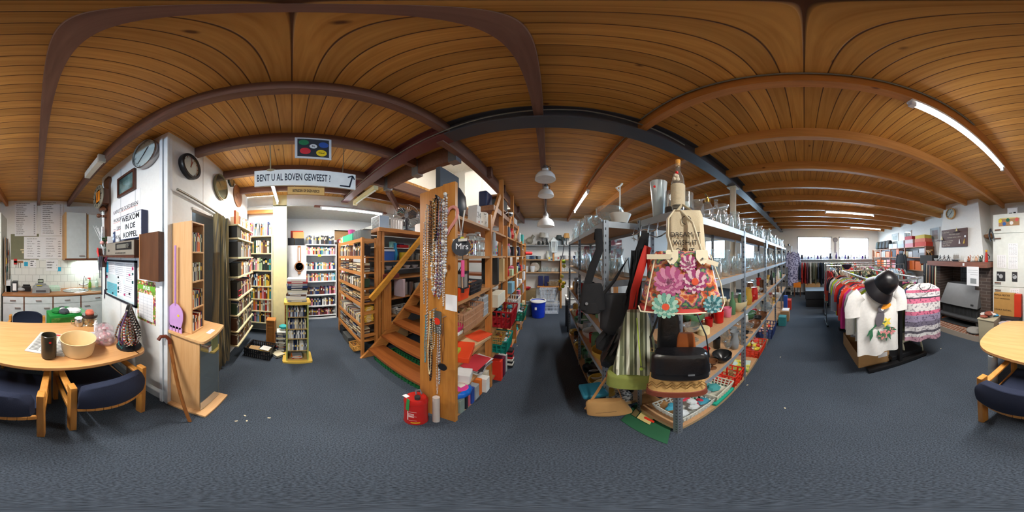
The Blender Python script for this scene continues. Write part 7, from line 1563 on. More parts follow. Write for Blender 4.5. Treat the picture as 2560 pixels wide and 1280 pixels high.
# ================================================================ CLOTHES RAILS
def garment_mesh(L,half,sleeve,cols,thick=.022,seed=0,fold=.012,flare=1.05,neck=.06,slw=.055,hi=False):
    rr=random.Random(seed);m=MB();n=40 if hi else 20;k=18 if hi else 9;ph=rr.uniform(0,6);vs=[]
    for j in range(k+1):
        t=j/k;z=-.035-(L-.035)*t
        s=min(1,.30+.70*min(1,t*L/.09)**.7) if t*L<.09 else 1;hw=half*s*(1+(flare-1)*t)
        for i in range(n):
            a=2*PI*i/n;c,sn_=math.cos(a),math.sin(a);x=hw*abs(c)**.8*(1 if c>0 else-1)
            y=thick*(.5+.8*min(1,t*2))*sn_+fold*t*math.sin(x/half*7+ph+3*t);zz=z-(.05*(1-abs(c)) if t==0 and sn_<0 else 0)+.012*t*math.sin(x/half*5+ph);vs.append((x,y,zz))
    m.add(vs,[(j*n+i,(j+1)*n+i,(j+1)*n+(i+1)%n,j*n+(i+1)%n) for j in range(k) for i in range(n)]+[tuple(range(n)),tuple(range((k+1)*n-1,k*n-1,-1))],0)
    for s in (-1,1):
        if sleeve:m.tube([(s*half*.82,0,-.085),(s*(half+.02),0,-.13),(s*(half+.035+sleeve*.06),0,-.13-sleeve*.5),(s*(half+.03+sleeve*.08),.005,-.13-sleeve)],slw,8,0,flat=.4)
    me=m.mesh('garment',cols,ang=60);return me
def hanger_mesh(half):
    m=MB().tube([(0,0,-.04),(0,0,.05),(.014,0,.07),(0,0,.09),(-.016,0,.072)],.0022,5);m.tube([(-half*.9,0,-.095),(0,0,-.038),(half*.9,0,-.095)],.007,6,1);return m.mesh('hanger',[steel,M('#a87c4a',.6)])
HM=hanger_mesh(.2);GK={'t-shirt':(.62,.21,.13),'blouse':(.68,.20,.45),'jacket':(.72,.22,.52),'dress':(1.0,.19,.0),'shirt':(.72,.21,.2),'coat':(.95,.22,.55)}
GC=[('black','#1a1a1e'),('white','#d4d6d4'),('red','#b02420'),('coral','#d65a48'),('navy','#252f4c'),('grey','#77797d'),('lime','#a8c02a'),('beige','#b8a688'),('magenta','#a82470'),('olive','#5a5e3c'),('pale blue','#9ab0c4'),('brown','#5e4030')]
PAT=[('black printed',ramp_mat('pattern_black',[(.48,'#17171a'),(.56,'#b8aaa2'),(.62,'#8a2f34')],(1,1,1),'noise',16,3,.8)),('white floral',ramp_mat('pattern_white',[(.42,'#d0cfc8'),(.52,'#6f8a5c'),(.6,'#c9788a')],(1,1,1),'noise',18,3,.8)),('green leafy',ramp_mat('pattern_green',[(.42,'#2c4034'),(.55,'#8aa088')],(1,1,1),'noise',20,3,.8)),('grey checked',ramp_mat('pattern_grey',[(.45,'#55585e'),(.55,'#c4c4c0')],(1,1,1),'noise',30,2,.8))]
_G={};NG=0
def hang(kind,cn,mt,loc,rz,label,group,sc_=1.,hi=False,me=None):
    global NG
    L,hf,sl=GK[kind];kk=(kind,cn,NG%2)
    if me is None:
        if kk not in _G:_G[kk]=garment_mesh(L,hf,sl,[mt],seed=NG,thick=.022 if kind not in ('coat','jacket') else .035)
        me=_G[kk]
    NG+=1;o=obj(kind.replace('-','_'),None,None,loc,(0,0,rz));o.empty_display_size=.05;props(o,label,kind,group);o.scale=(sc_,)*3
    obj('cloth',me,o);obj('hanger',HM,o);return o
def rail_fill(name,p0,u,n,step,kinds,pal,first='front',grow=1.02):
    p=Vector(p0);u=Vector(u);rz=math.atan2(u.y,u.x)+PI/2
    for i in range(n):
        kd=R.choice(kinds);cn,c_=pal[i] if pal and i<len(pal) else R.choice(GC+[(a,b) for a,b in PAT]);mt=M(c_,.9,bump=.15,sc=60) if isinstance(c_,str) else c_
        hang(kd,cn,mt,p,rz+R.uniform(-.12,.12),'%s %s on the %s, %s from the %s'%(cn,kd,name,NTH[i],first),'clothes on the '+name,R.uniform(.92,1.05));p=p+u*step;step*=grow
RZ_=1.30;cr=M('#b9bec2',.2,.9)
def rail(name,label,segs,extra):
    m=MB()
    for a,b in segs:m.rod(a,b,.013,n=12)
    thing(name,label,'rail',[('rail',m,cr)]+extra)
fr=MB().box(1.68,1.72,-1.16,-1.12,.05,1.28,0);ft=MB().box(1.66,1.74,-1.56,-.70,.03,.07).box(1.67,1.73,-1.55,-1.49,0,.03).box(1.67,1.73,-.77,-.71,0,.03).box(3.16,3.24,-1.56,-.70,0,.06).box(1.7,3.2,-1.16,-1.12,.03,.06)
rail('double_clothes_rail','double chrome clothes rail on black feet nearest the camera side',[((1.66,-.78,RZ_),(3.25,-.78,RZ_)),((1.66,-1.45,RZ_),(3.25,-1.45,RZ_)),((1.70,-.78,RZ_-.01),(1.70,-1.45,RZ_-.01)),((3.2,-.78,RZ_-.01),(3.2,-1.45,RZ_-.01))],
     [('upright',fr,[black]),('upright',MB().box(3.18,3.22,-1.16,-1.12,.05,1.28),black),('foot',ft,black)])
P1=[('white','#d4d6d0'),('lime','#a8c02a'),('white lace','#c9cbc6'),('grey','#8a8c90'),('magenta','#a82470'),('coral','#d84e3c'),('orange red','#cc3a22'),('red printed',ramp_mat('pattern_red',[(.45,'#8a1f1c'),(.55,'#c9b8a0')],(1,1,1),'noise',30,2,.8)),('coral pink','#cf5860'),('navy','#252f4c')]
rail_fill('near rail',(1.76,-.78,RZ_-.075),(1,0,0),26,.055,['t-shirt','shirt','blouse'],P1)
rail_fill('second rail',(1.74,-1.45,RZ_-.075),(1,0,0),24,.058,['t-shirt','shirt','blouse'],None)
def rail_y(name,label,x,y0,y1,z):
    rail(name,label,[((x,y0,z),(x,y1,z)),((x,y0,z+.0),(x,y0,.04)),((x,y1,z),(x,y1,.04))],[('foot',MB().box(x-.22,x+.22,y0-.02,y0+.02,0,.04).box(x-.22,x+.22,y1-.02,y1+.02,0,.04),black)])
rail_y('clothes_rail','chrome clothes rail across the room just behind the double rail',3.62,-.50,-2.55,1.38);rail_y('clothes_rail','chrome clothes rail across the room, second behind the double rail',4.35,-.55,-2.6,1.40)
rail_fill('cross rail',(3.62,-.55,1.305),(0,-1,0),26,.072,['dress','jacket','blouse'],[('red','#a81e1c'),('black printed',PAT[0][1])],'aisle end',1.004)
rail_fill('rear cross rail',(4.35,-.60,1.325),(0,-1,0),22,.085,['jacket','dress','coat'],None,'aisle end',1.0)
rail_y('coat_rail','long dark coat rail under the windows',6.72,.26,-2.4,1.44)
rail_fill('window coat rail',(6.72,.18,1.365),(0,-1,0),22,.11,['coat','jacket'],[('navy','#2c3a58'),('red','#a8302c'),('red','#9c2826'),('plum','#4a2c3c'),('white','#c4c2b8'),('grey green','#6c7264'),('olive','#5c5a44'),('navy','#232c40'),('navy','#1f2738'),('black','#1a1a1e'),('white','#c2bfb5'),('blue grey','#5a6e7c')],'left end',1.0)
# the two garments facing the room
W1=garment_mesh(.86,.25,.20,[M('#dcdcda',.9,bump=.1,sc=40)],.035,5,.02,1.02,slw=.085,hi=True)
o=hang('t-shirt','toucan',None,(1.60,-.79,1.27),PI/2,'white t-shirt with a toucan and flower print at the front of the near rail','shop front clothes',me=W1)
def patch(name,pts,mat,parent,n=1):
    m=MB()
    for P in pts:m.add([(x*1.45+.02,.0675+.0004*i_,-.42+(z+.42)*1.45) for i_,(x,z) in enumerate(P)],[tuple(range(len(P)))])
    return obj(name,m.mesh(name,mat),parent)
def disc(cx,cz,rx,rz_,n=16,rot=0):return [(cx+rx*math.cos(a)*math.cos(rot)-rz_*math.sin(a)*math.sin(rot),cz+rx*math.cos(a)*math.sin(rot)+rz_*math.sin(a)*math.cos(rot)) for a in [2*PI*i/n for i in range(n)]]
def leafp(cx,cz,L,a,w=.2):return [(cx,cz),(cx+L*.5*math.cos(a)-L*w*math.sin(a),cz+L*.5*math.sin(a)+L*w*math.cos(a)),(cx+L*math.cos(a),cz+L*math.sin(a)),(cx+L*.5*math.cos(a)+L*w*math.sin(a),cz+L*.5*math.sin(a)-L*w*math.cos(a))]
gr_=M('#2f6a4a',.8)
patch('leaf_print',[leafp(.06*math.cos(k),-.46+.02*math.sin(k*2),.10,2.4+k*.42,.14) for k in range(8)]+[leafp(-.06,-.50,.1,-1.9+k*.4,.12) for k in range(5)],gr_,o)
patch('bird_print',[disc(.0,-.38,.035,.07,rot=.2),disc(-.015,-.30,.03,.032)],M('#5a565e',.8),o);patch('beak_print',[disc(-.05,-.285,.045,.022,rot=-.2)],M('#e0902a',.8),o);patch('face_print',[disc(-.022,-.30,.016,.018)],M('#f0efe8',.8),o)
patch('flower_print',[leafp(-.055,-.42,.045,k*1.256,.3) for k in range(5)],M('#e6cf4a',.8),o);patch('pink_flower_print',[leafp(-.03,-.53,.05,k*1.0,.3) for k in range(6)]+[leafp(-.1,-.51,.04,k*1.2,.3) for k in range(5)],M('#d98a8c',.8),o)
SM=_new('striped_print')[0];t=SM.node_tree;N=t.nodes;Ln=t.links;b=N['Principled BSDF'];b.inputs['Roughness'].default_value=.85
tc=N.new('ShaderNodeTexCoord');s=N.new('ShaderNodeSeparateXYZ');Ln.new(tc.outputs['Object'],s.inputs[0]);w=N.new('ShaderNodeMapRange');w.inputs[1].default_value=-.88;w.inputs[2].default_value=0;Ln.new(s.outputs[2],w.inputs[0])
c=N.new('ShaderNodeValToRGB');c.color_ramp.interpolation='CONSTANT';e=c.color_ramp.elements
ST=[(0,'#b08a9a'),(.10,'#cfcfd0'),(.16,'#55525e'),(.2,'#c4c2c6'),(.28,'#6a6478'),(.36,'#8f86a0'),(.47,'#c96a88'),(.53,'#cfcdce'),(.66,'#cf6f8e'),(.73,'#3a3844'),(.75,'#cfcfd2'),(.82,'#c96a88'),(.86,'#d4d2d4')]
while len(e)<len(ST):e.new(.5)
for q,(p_,h_) in zip(e,ST):q.position=p_;q.color=lin(h_)
Ln.new(w.outputs[0],c.inputs[0]);no=N.new('ShaderNodeTexNoise');no.inputs['Scale'].default_value=35;Ln.new(tc.outputs['Object'],no.inputs['Vector']);c3=N.new('ShaderNodeValToRGB');c3.color_ramp.elements[0].position=.40;c3.color_ramp.elements[0].color=(.28,.26,.32,1);c3.color_ramp.elements[1].position=.44;c3.color_ramp.elements[1].color=(1,1,1,1);Ln.new(no.outputs[0],c3.inputs[0])
x_=N.new('ShaderNodeMix');x_.data_type='RGBA';x_.blend_type='MULTIPLY';x_.inputs[0].default_value=.8;Ln.new(c.outputs[0],x_.inputs[6]);Ln.new(c3.outputs[0],x_.inputs[7]);Ln.new(x_.outputs[2],b.inputs['Base Color'])
W2=garment_mesh(.86,.23,.0,[SM],.035,9,.02,1.1,hi=True)
o=hang('t-shirt','striped',None,(1.58,-1.42,1.28),PI/2-.42,'sleeveless top with pink, white and lilac patterned bands at the front of the second rail','shop front clothes',me=W2);o.name='sleeveless_top';o['category']='top'
obj('neck_trim',MB().tube([(.08*math.cos(a),.069,-.04+.085*math.sin(a)) for a in [PI+PI*i/12 for i in range(13)]],.005,5).mesh('neck_trim',ink),o)
hm=MB().lathe([(.115,0),(.112,.05),(.098,.11),(.07,.145),(.03,.158),(.001,.16)],26);hb_=MB().lathe([(.112,.01),(.135,-.02),(.165,-.075),(.167,-.08),(.13,-.03),(.108,0)],30)
h=thing('bucket_hat','black shiny bucket hat hanging over the end of the near rail','hat',[('crown',hm,M('#121216',.35,bump=.2)),('brim',hb_,M('#17171c',.4))],loc=(1.585,-.84,1.27));h.rotation_euler=(.35,-.75,0);h.scale=(1.15,1.15,1.15)
ves('purple_hat','dark purple shiny cap on the rear end of the near rail','bowl',.11,.1,M('#2a1c34',.35),(3.2,-.86,1.33),'hat')
m=MB().box(1.84,2.6,-1.06,-.64,.0,.012).box(1.84,1.846,-1.06,-.64,.012,.24).box(2.594,2.6,-1.06,-.64,.012,.24).box(1.846,2.594,-1.06,-1.054,.012,.24).box(1.846,2.594,-.646,-.64,.012,.24)
thing('carton','open brown carton on the carpet under the near clothes rail','carton',[('box',m,card),('label',MB().box(1.836,1.84,-1.03,-.90,.12,.20),paper)])
m=MB();
for y in (-1.62,-1.30):m.tube([(1.82,y,0),(1.86,y,.18),(1.90,y,.27)],.025,6,flat=.5).tube([(2.14,y,0),(2.10,y,.18),(2.06,y,.27)],.025,6,flat=.5)
m.box(1.86,2.10,-1.66,-1.26,.26,.30);thing('step_stool','cream plastic step stool under the second clothes rail','stool',(m,M('#cfcdb4',.5)),bevel=.008)
boxy('suitcase','black flat case on the base of the double rail beside the stool',(2.0,-1.30,.065),(.5,.5,.07),'#15161a','case')
thing('ottoman','long black storage ottoman on the blue carpet near the window','ottoman',[('base',MB().box(4.95,5.55,-.95,-.06,.0,.25),M('#1c1d20',.6)),('seat',MB().box(4.93,5.57,-.97,-.04,.255,.52),M('#26282c',.45))],bevel=.012)
# window sill ornaments
SK=[('dark purple','#3a2470'),('clear',gly),('white','#cfd2d6'),('pink','#d07aa0'),('turquoise','#2fb8b0'),('dark','#1f1c30'),('brown','#5a4a4a'),('grey','#8a8ea0')]
KV=['glass vase','glass bottle','goblet','glass jar','tumbler']
for i in range(24):
    cn,c_=SK[(i*5+i//3)%8];y=.22-i*.135;put(KV[(i*3)%5],'%s %s on the window sill, %s from the left'%(cn,KV[(i*3)%5].replace('glass ',''),NTH[i]),(6.97,y,1.476),R.uniform(.8,1.25),M(c_,.3) if isinstance(c_,str) else c_,'ornaments on the window sill').name='window_ornament'
m=MB().lathe([(.10,0),(.11,.02),(.08,.03),(.05,.02),(.001,.02)],20,(0,0,0),0,1,1,plane_mx((7.09,-1.38,2.32),(0,-1,0),(-1,0,0)));thing('round_ornament','grey round ornament hanging between the two bright windows','ornament',[('disc',m,M('#8a8a92',.5)),('chain',MB().box(7.08,7.09,-1.42,-1.34,1.75,2.2),M('#9a98a0',.6))])
thing('hanging_heart','small grey heart hanging in the right bright window','ornament',(MB().rod((0,0,.06),(.02,0,.34),.002,n=4).tube([(0,b_,c_) for a_,b_,c_ in [(0,x*.8,z*.8) for x,_,z in hp[:-1]]],.012,5,0,True),M('#8a8c90',.5)),loc=(7.06,-2.28,2.12))
# shoe rack, robe, orange stool, wall things on the north-east
m=MB().box(6.5,6.53,.55,.60,0,2.0).box(6.5,6.53,1.3,1.35,0,2.0)
thing('shoe_rack','white shelf rack of shoes left of the bright windows','rack',[('post',MB().box(x,x+.03,y,y+.03,0,2.0),white) for x in (6.5,6.9) for y in (.50,1.35)]+[('shelf',MB().box(6.5,6.93,.50,1.38,z,z+.02),M('#b9b2a4',.5)) for z in (.2,.5,.8,1.1,1.4,1.7,1.98)])
sm_=MB().ball((0,0,.035),.05,.8,2.2,.7,10,6).ball((0,.05,.05),.045,.9,1,1.,8,5)
pr=proto(thing('shoe','black shoe at the lower left of the white shoe rack','shoe',(sm_,blackp),loc=(6.62,.60,.221),rz=1.5,group='shoes on the rack'))
for k in range(27):
    r_,c_=divmod(k+1,4);dup(pr,(6.62,.62+c_*.2,.221+r_*.3-(.02 if r_==6 else 0)),1.5,'dark shoe on the white shoe rack, %s from left, %s shelf from the floor'%(NTH[3-c_],NTH[r_]))
rb=garment_mesh(1.35,.22,.5,[ramp_mat('robe_pattern',[(.4,'#3a3c60'),(.55,'#a4a6c4')],(1,1,1),'noise',22,2,.8)],.05,3);o=hang('coat','robe',None,(6.35,.42,1.80),PI/2+.6,'lilac patterned long robe hanging beside the shoe rack','single robe',me=rb)
m=MB().box(6.25,6.5,.1,.38,.42,.50)
thing('orange_chair','small orange seated stool beside the shoe rack','stool',[('seat',MB().box(6.22,6.5,.12,.40,.38,.55),M('#d87a1c',.6)),]+[('leg',MB().box(x,x+.03,y,y+.03,0,.38),M('#5a3a24',.5)) for x in (6.23,6.46) for y in (.13,.36)])
boxy('floor_carton','brown carton on the carpet under the window coats',(6.7,-.35,0),(.4,.6,.48),card,'carton')
framed('red and white painting on the far wall seen through the racks',0,.5,0,.6,(1.1,5.095,1.55),(0,-1,0),(1,0,0),.03,white,ramp_mat('red_painting',[(.4,'#d0cfc8'),(.5,'#b8303a'),(.65,'#5f7078')],(1,1,1),'noise',4,4,.6));framed('grey floral painting on the far wall seen through the racks',0,.6,0,.7,(1.9,5.095,1.5),(0,-1,0),(1,0,0),.03,white,ramp_mat('grey_painting',[(.4,'#c4c8cc'),(.55,'#9a5058')],(1,1,1),'noise',5,4,.6))
# ================================================================ BOX SHELVES ON THE SOUTH WALL
pt=[('post',MB().box(x,x+.04,-3.14,-3.10,0,1.88),M('#8a5230',.5)) for x in (3.36,4.35,5.3,6.1,6.9)]
pt+=[('shelf',MB().box(3.36,6.94,-3.44,-3.10,z-.02,z),M('#b07a52',.5)) for z in (.35,.78,1.18,1.56,1.88)]+[('side_panel',MB().box(3.34,3.36,-3.44,-3.10,0,1.88),M('#6a3f26',.5))]
thing('box_shelves','wide brown shelving of cartons on the wall with the pictures','shelf',pt)
BXC=[('white','#c9cdd2'),('pale blue','#a9bccb'),('red','#b0302c'),('pink','#cf8a90'),('grey','#8d9298'),('orange','#c9662c'),('dark','#34343c'),('cream','#cfc4a8')]
for si,z in enumerate((1.561,1.181,.781,.351)):
    x=3.42;q=0
    while x<6.7:
        w=R.uniform(.14,.3);hh=R.uniform(.12,.3);cn,c_=R.choice(BXC);q+=1;boxy('shoe_box','%s box on the %s shelf of the box shelving, %s from the fireplace'%(cn,['upper','second','third','bottom'][si],NTH[q-1]),(x+w/2,-3.24,z),(w,.22,hh),c_,'box',bv=0,group='boxes on the brown shelving')
        if hh<.14:boxy('shoe_box','%s box stacked on the %s one, %s shelf of the box shelving'%(R.choice(BXC)[0],cn,['upper','second','third','bottom'][si]),(x+w/2,-3.24,z+hh+.001),(w*.9,.2,.12),R.choice(BXC)[1],'box',bv=0,group='boxes on the brown shelving')
        x+=w+R.uniform(.01,.06)
for i,(x,w,hh,c_,cn) in enumerate(((3.60,.5,.13,'#c2381f','red'),(3.62,.46,.10,'#cf6a50','orange'),(3.62,.42,.10,'#c9b24a','yellow'),(4.15,.42,.12,'#cf8a94','pink'),(4.15,.4,.12,'#c9bcc0','pale pink'),(4.18,.38,.11,'#b8303c','red and white'),(4.62,.36,.12,'#a9bccb','pale blue'),(4.62,.34,.12,'#c4ccd6','white'),(5.0,.3,.16,'#c9ced4','plain white'),(5.3,.26,.17,'#8e98a8','blue grey'))):
    zz2=1.881+[0,.131,.232,0,.121,.242,0,.121,0,0][i];boxy('shoe_box','%s box piled on top of the box shelving'%cn,(x,-3.25,zz2),(w,.28,hh),c_,'box',bv=0,group='boxes on top of the brown shelving')
for i,x in enumerate((5.65,5.95,6.25,6.6)):thing('backpack',['black backpack nearest the cartons on the box shelving','black backpack with straps, second from the cartons','black rounded travel bag on the box shelving','dark green bag at the window end of the box shelving'][i],'backpack',(softbag(.32,.34,.22,.8,1.,.7,fold=.01),M('#1e2022' if i<3 else '#2c342e',.7)),loc=(x,-3.25,1.881))
hang('jacket','black2',cloth_black,(4.45,-3.02,1.72),0,'black jacket hanging before the box shelving','jacket on the shelving')
for x0,x1,z0,z1,l_,st_ in ((3.13,3.52,2.02,2.44,'pale seascape picture nearest the chimney',[(.35,'#a9bcc6'),(.5,'#c9b0b0'),(.65,'#7f909c')]),(4.45,4.85,2.0,2.5,'framed picture in the middle of the picture wall',[(.4,'#d0d0cc'),(.6,'#9a8a7c')]),(5.25,5.75,1.98,2.5,'framed pale picture nearest the windows',[(.4,'#cdd4d8'),(.6,'#b0bcc0')])):
    framed(l_,0,x1-x0,0,z1-z0,(x1,-3.448,z0),(0,1,0),(-1,0,0),.02,M('#c9cfd2',.4),ramp_mat(l_[:9],st_,(1,1,1),'noise',6,4,.5),mount=paper)
# ================================================================ CHIMNEY, MANTEL, STOVE, HEARTH
m=MB();m.hexa([(1.42,-3.45,1.49),(2.62,-3.45,1.49),(2.62,-2.82,1.49),(1.42,-2.82,1.49)],[(1.60,-3.45,CZ-.001),(2.50,-3.45,CZ-.001),(2.50,-2.90,CZ-.001),(1.60,-2.90,CZ-.001)]);struct('wall_chimney',m,paint)
bm=brickmat('dark_bricks','#57473f','#443935','#655c55',1,(1,1,1),(PI/2,0,0),(.21,.065),.85,.008)
struct('wall_fireplace',MB().box(1.28,1.62,-3.45,-2.82,.1,1.38).box(2.55,2.75,-3.45,-2.82,.1,1.38).box(1.62,2.55,-3.45,-3.3,.1,1.38),bm)
struct('wall_tiled_back',MB().box(1.62,2.30,-3.30,-3.29,.1,1.38),brickmat('grey_tiles','#7f8a90','#747e84','#4c5256',1,(1,1,1),(PI/2,0,0),(.15,.15),.4,.006))
hb2=brickmat('hearth_bricks','#8a5a42','#6e4634','#a0968a',1,(1,1,1),(0,0,0),(.07,.2),.85,.008)
struct('floor_hearth',MB().box(1.25,2.95,-2.62,-2.40,0,.12,0).box(1.25,2.95,-3.3,-2.62,0,.105,1),[hb2,brickmat('hearth_tiles','#a85c36','#944e2c','#c9a88a',1,(1,1,1),(0,0,0),(.25,.25),.5,.006)])
thing('mantel_shelf','reddish brown wooden mantel shelf above the stove','mantel',(MB().box(1.26,2.78,-3.0,-2.62,1.385,1.485),wood('#8a5a48','#74483a','X',.45,knots=False)))
SV=M('#6e7174',.4,.3);x0,x1=1.48,2.42
hood=MB().hexa([(x0,-3.15,.56),(x1,-3.15,.56),(x1,-2.66,.56),(x0,-2.66,.56)],[(x0+.05,-3.15,1.0),(x1-.06,-3.15,1.0),(x1-.06,-2.86,1.0),(x0+.05,-2.86,1.0)])
bd_=MB().box(x0+.03,x1-.03,-3.12,-2.72,.33,.56,0);
for i in range(26):bd_.box(x0+.06+i*.033,x0+.07+i*.033,-2.72,-2.71,.36,.54,1)
bs3=MB().box(x0-.03,x1+.03,-3.14,-2.64,.30,.335).box(x0,x1,-3.1,-2.68,.25,.30);lg=[('leg',MB().tube([(x,y,.27),(x+.02*(1 if x>2 else-1),y+.02,.19),(x,y,.107)],.022,6),M('#3a3c3e',.5)) for x in (x0+.03,x1-.03) for y in (-3.05,-2.70)]
thing('gas_stove','large dark grey cast stove with a sloping hood on the brick hearth','stove',[('hood',hood,SV),('body',bd_,[M('#3c3e40',.5),M('#222324',.5)]),('base',bs3,M('#4a4c4f',.45)),('tray',MB().box(x0,x1,-3.1,-2.66,.106,.13),M('#323436',.5)),('badge',MB().box(x0+.10,x0+.16,-2.69,-2.675,.60,.64),M('#3a3c3e',.4))]+lg,bevel=.004)
m=MB().lathe([(.05,0),(.10,.01),(.11,.05),(.09,.08),(.03,.10),(.012,.12),(.001,.125)],24);thing('metal_dish','polished round covered dish on top of the dark stove','dish',(m,chrome),loc=(1.66,-3.0,1.001))
for i,(nm,lb,x,c_,h_) in enumerate((('player_figure','small dark football player figure at the left of the mantel',2.46,'#23262a',.14),('player_figure','leaning dark figure between the two players on the mantel',2.34,'#4a3a38',.12),('player_figure','second dark football player figure on the mantel',2.22,'#23262a',.14))):
    m=MB().rod((0,0,.06),(0,0,.10),.014,n=8).ball((0,0,.125),.013,n=8,k=5).tube([(-.012,0,.07),(-.03,0,.035),(-.02,0,.0)],.008,6).tube([(.012,0,.07),(.03,.01,.035),(.045,0,.01)],.008,6).tube([(-.05,0,.08),(0,0,.105),(.05,0,.09)],.006,6).box(-.04,.05,-.02,.02,-.001,.004)
    thing(nm,lb,'figurine',(m,M(c_,.5)),loc=(x,-2.72,1.487),group='figures on the mantel')
m=MB().hexa([(-.07,-.015,0),(.07,-.015,0),(.07,.015,0),(-.07,.015,0)],[(-.10,-.02,.035),(.11,-.02,.035),(.11,.02,.035),(-.10,.02,.035)]);mm=MB()
for k in (-.05,0,.05):mm.rod((k,0,.035),(k,0,.17),.003,n=5)
for k in (-.05,0,.05):mm.prism([(k-.028,.06),(k+.028,.06),(k+.02,.14),(k-.02,.14)],-.001,.001,0,plane_mx((0,0,0),(1,0,0),(0,-1,0)))
thing('model_ship','model sailing ship with rigging on the mantel','model',[('hull',m,M('#1f2226',.5)),('sails',mm,M('#9a948c',.7))],loc=(2.03,-2.74,1.487));thing('model_ship','second model ship with a pale hull beside the dark hulled one','model',(MB().hexa([(-.05,-.012,0),(.05,-.012,0),(.05,.012,0),(-.05,.012,0)],[(-.08,-.015,.025),(.08,-.015,.025),(.08,.015,.025),(-.08,.015,.025)]).rod((0,0,0),(0,0,.12),.003,n=5),M('#c4b8a4',.5)),loc=(1.86,-2.70,1.487))
boxy('white_tag_card','small white card standing on the mantel among the figures',(1.76,-2.68,1.486),(.06,.01,.08),'#dcdcd8','card',bv=0)
for i,(x,c_,l_) in enumerate(((1.70,'#a86a50','brown and white figurine on the mantel beside the white card'),(1.60,'#cfcac0','white bird figurine with raised wings on the mantel'),(1.53,'#c9a488','tan horse shaped figurine behind the white bird'),(1.44,'#3a4a3c','dark green figurine with a red hat on the mantel'))):
    m=MB().ball((0,0,.04),.038,1,.7,1,10,6).ball((.01,0,.09),.022,n=8,k=5,m=0).tube([(-.03,0,.06),(-.045,0,.11),(-.02,0,.13)],.01,6);thing('figurine',l_,'figurine',(m,M(c_,.4)),loc=(x,-2.72,1.486))
m=MB().rod((0,0,0),(0,0,.18),.035,.022,14).ball((0,0,.205),.024,n=10,k=6,m=1).tube([(-.03,0,.14),(-.07,0,.10),(-.05,0,.05)],.009,6,2);thing('red_statue','tall red figurine with a yellow head at the cupboard end of the mantel','figurine',(m,[M('#b02418',.4),M('#d8a02a',.5),blackp]),loc=(1.33,-2.74,1.486))
ves('small_basket','small clear dish of trinkets at the left end of the mantel','bowl',.05,.06,frost,(2.62,-2.75,1.486),'dish')
p=at(2379,535,y=-2.88);clock('round clock with a light wooden rim on the chimney breast',(p.x,-2.875,p.z),(0,1,0),(-1,0,0),.135,.05,M('#c79a5c',.4),M('#e2e2dc',.5),(1.2,7.5),False,.16)
# sign board "In dit huis"
A=at(2363,602,y=-2.84);x1,x0,z0,z1=2.50,1.80,1.80,2.19
bo=thing('wooden_house_sign','brown wooden sign with white Dutch lettering and small boats on the chimney','sign',[('board',MB().box(x0,x1,-2.835,-2.81,z0,z1),wood('#5c3c36','#4a2f2a','X',.5,knots=False)),('ledge',MB().box(2.40,2.60,-2.81,-2.76,1.955,1.965).box(1.98,2.14,-2.81,-2.76,2.115,2.125),darkwood),
      ('boat',MB().prism([(2.44,1.966),(2.49,1.966),(2.47,2.04)],0,.001).box(0,.001,0,.001,0,.001) if False else MB().hexa([(2.44,-2.79,1.966),(2.49,-2.79,1.966),(2.49,-2.785,1.966),(2.44,-2.785,1.966)],[(2.465,-2.79,2.05),(2.47,-2.79,2.05),(2.47,-2.785,2.05),(2.465,-2.785,2.05)]),M('#cfc080',.5)),
      ('boat',MB().hexa([(2.03,-2.79,2.126),(2.08,-2.79,2.126),(2.08,-2.785,2.126),(2.03,-2.785,2.126)],[(2.05,-2.79,2.21),(2.055,-2.79,2.21),(2.055,-2.785,2.21),(2.05,-2.785,2.21)]),M('#cfc080',.5)),('boat',MB().hexa([(1.97,-2.81,1.86),(2.01,-2.81,1.86),(2.01,-2.80,1.86),(1.97,-2.80,1.86)],[(1.99,-2.81,1.96),(1.995,-2.81,1.96),(1.995,-2.80,1.96),(1.99,-2.80,1.96)]),paper),
      ('boat',MB().hexa([(1.86,-2.81,1.86),(1.90,-2.81,1.86),(1.90,-2.80,1.86),(1.86,-2.80,1.86)],[(1.86,-2.81,1.96),(1.865,-2.81,1.96),(1.865,-2.80,1.96),(1.86,-2.80,1.96)]),M('#c9a84a',.5)),('tag',MB().box(1.83,1.87,-2.81,-2.807,1.99,2.03),paper)])
for t_,sz,x,z in (('In dit huis',.055,2.47,2.115),('Waar liefde woont',.042,2.28,2.06),('vergevingen worden en plezier',.034,2.33,2.0),('Komen we niet alleen',.036,2.45,1.925),('maar als een Thuis',.036,2.45,1.885),('zijn is Thuis',.052,2.47,1.825)):text(t_,sz,M('#d8d0c0',.6),bo,(x,-2.8085,z),(-1,0,0),(0,1,0),sx=.9)
thing('mantel_notice','white printed notice hanging from the mantel above the stove','notice',[('sheet',MB().box(1.42,1.68,-2.612,-2.609,1.04,1.40),paper),('picture',MB().box(1.47,1.60,-2.609,-2.608,1.08,1.18),M('#8f9496',.6)),('heading',MB().box(1.44,1.66,-2.609,-2.608,1.33,1.335).box(1.44,1.66,-2.609,-2.608,1.29,1.294).box(1.44,1.6,-2.609,-2.608,1.25,1.254),M('#6a6e74',.6))])
thing('mantel_tag','small white tag on the front edge of the mantel','tag',(MB().box(1.74,1.78,-2.618,-2.614,1.41,1.46),paper))
for i in range(2):thing('curtain_rod_pack',['pale flat strip leaning upright behind the stove, left one','pale flat strip leaning upright behind the stove, right one'][i],'strip',(MB().bar((1.98-i*.05,-3.16,1.0),(2.04-i*.05,-3.2,1.38),.03,.015),M('#c2bca8',.6)))
BL=[('black','#1a1a1c'),('tan','#b8a888'),('dark brown','#3a2a22'),('grey','#77736c'),('brown','#7a4228'),('black shiny','#101012'),('olive','#5a5a44'),('red brown','#8a3a2a'),('cream','#c9c4a4')]
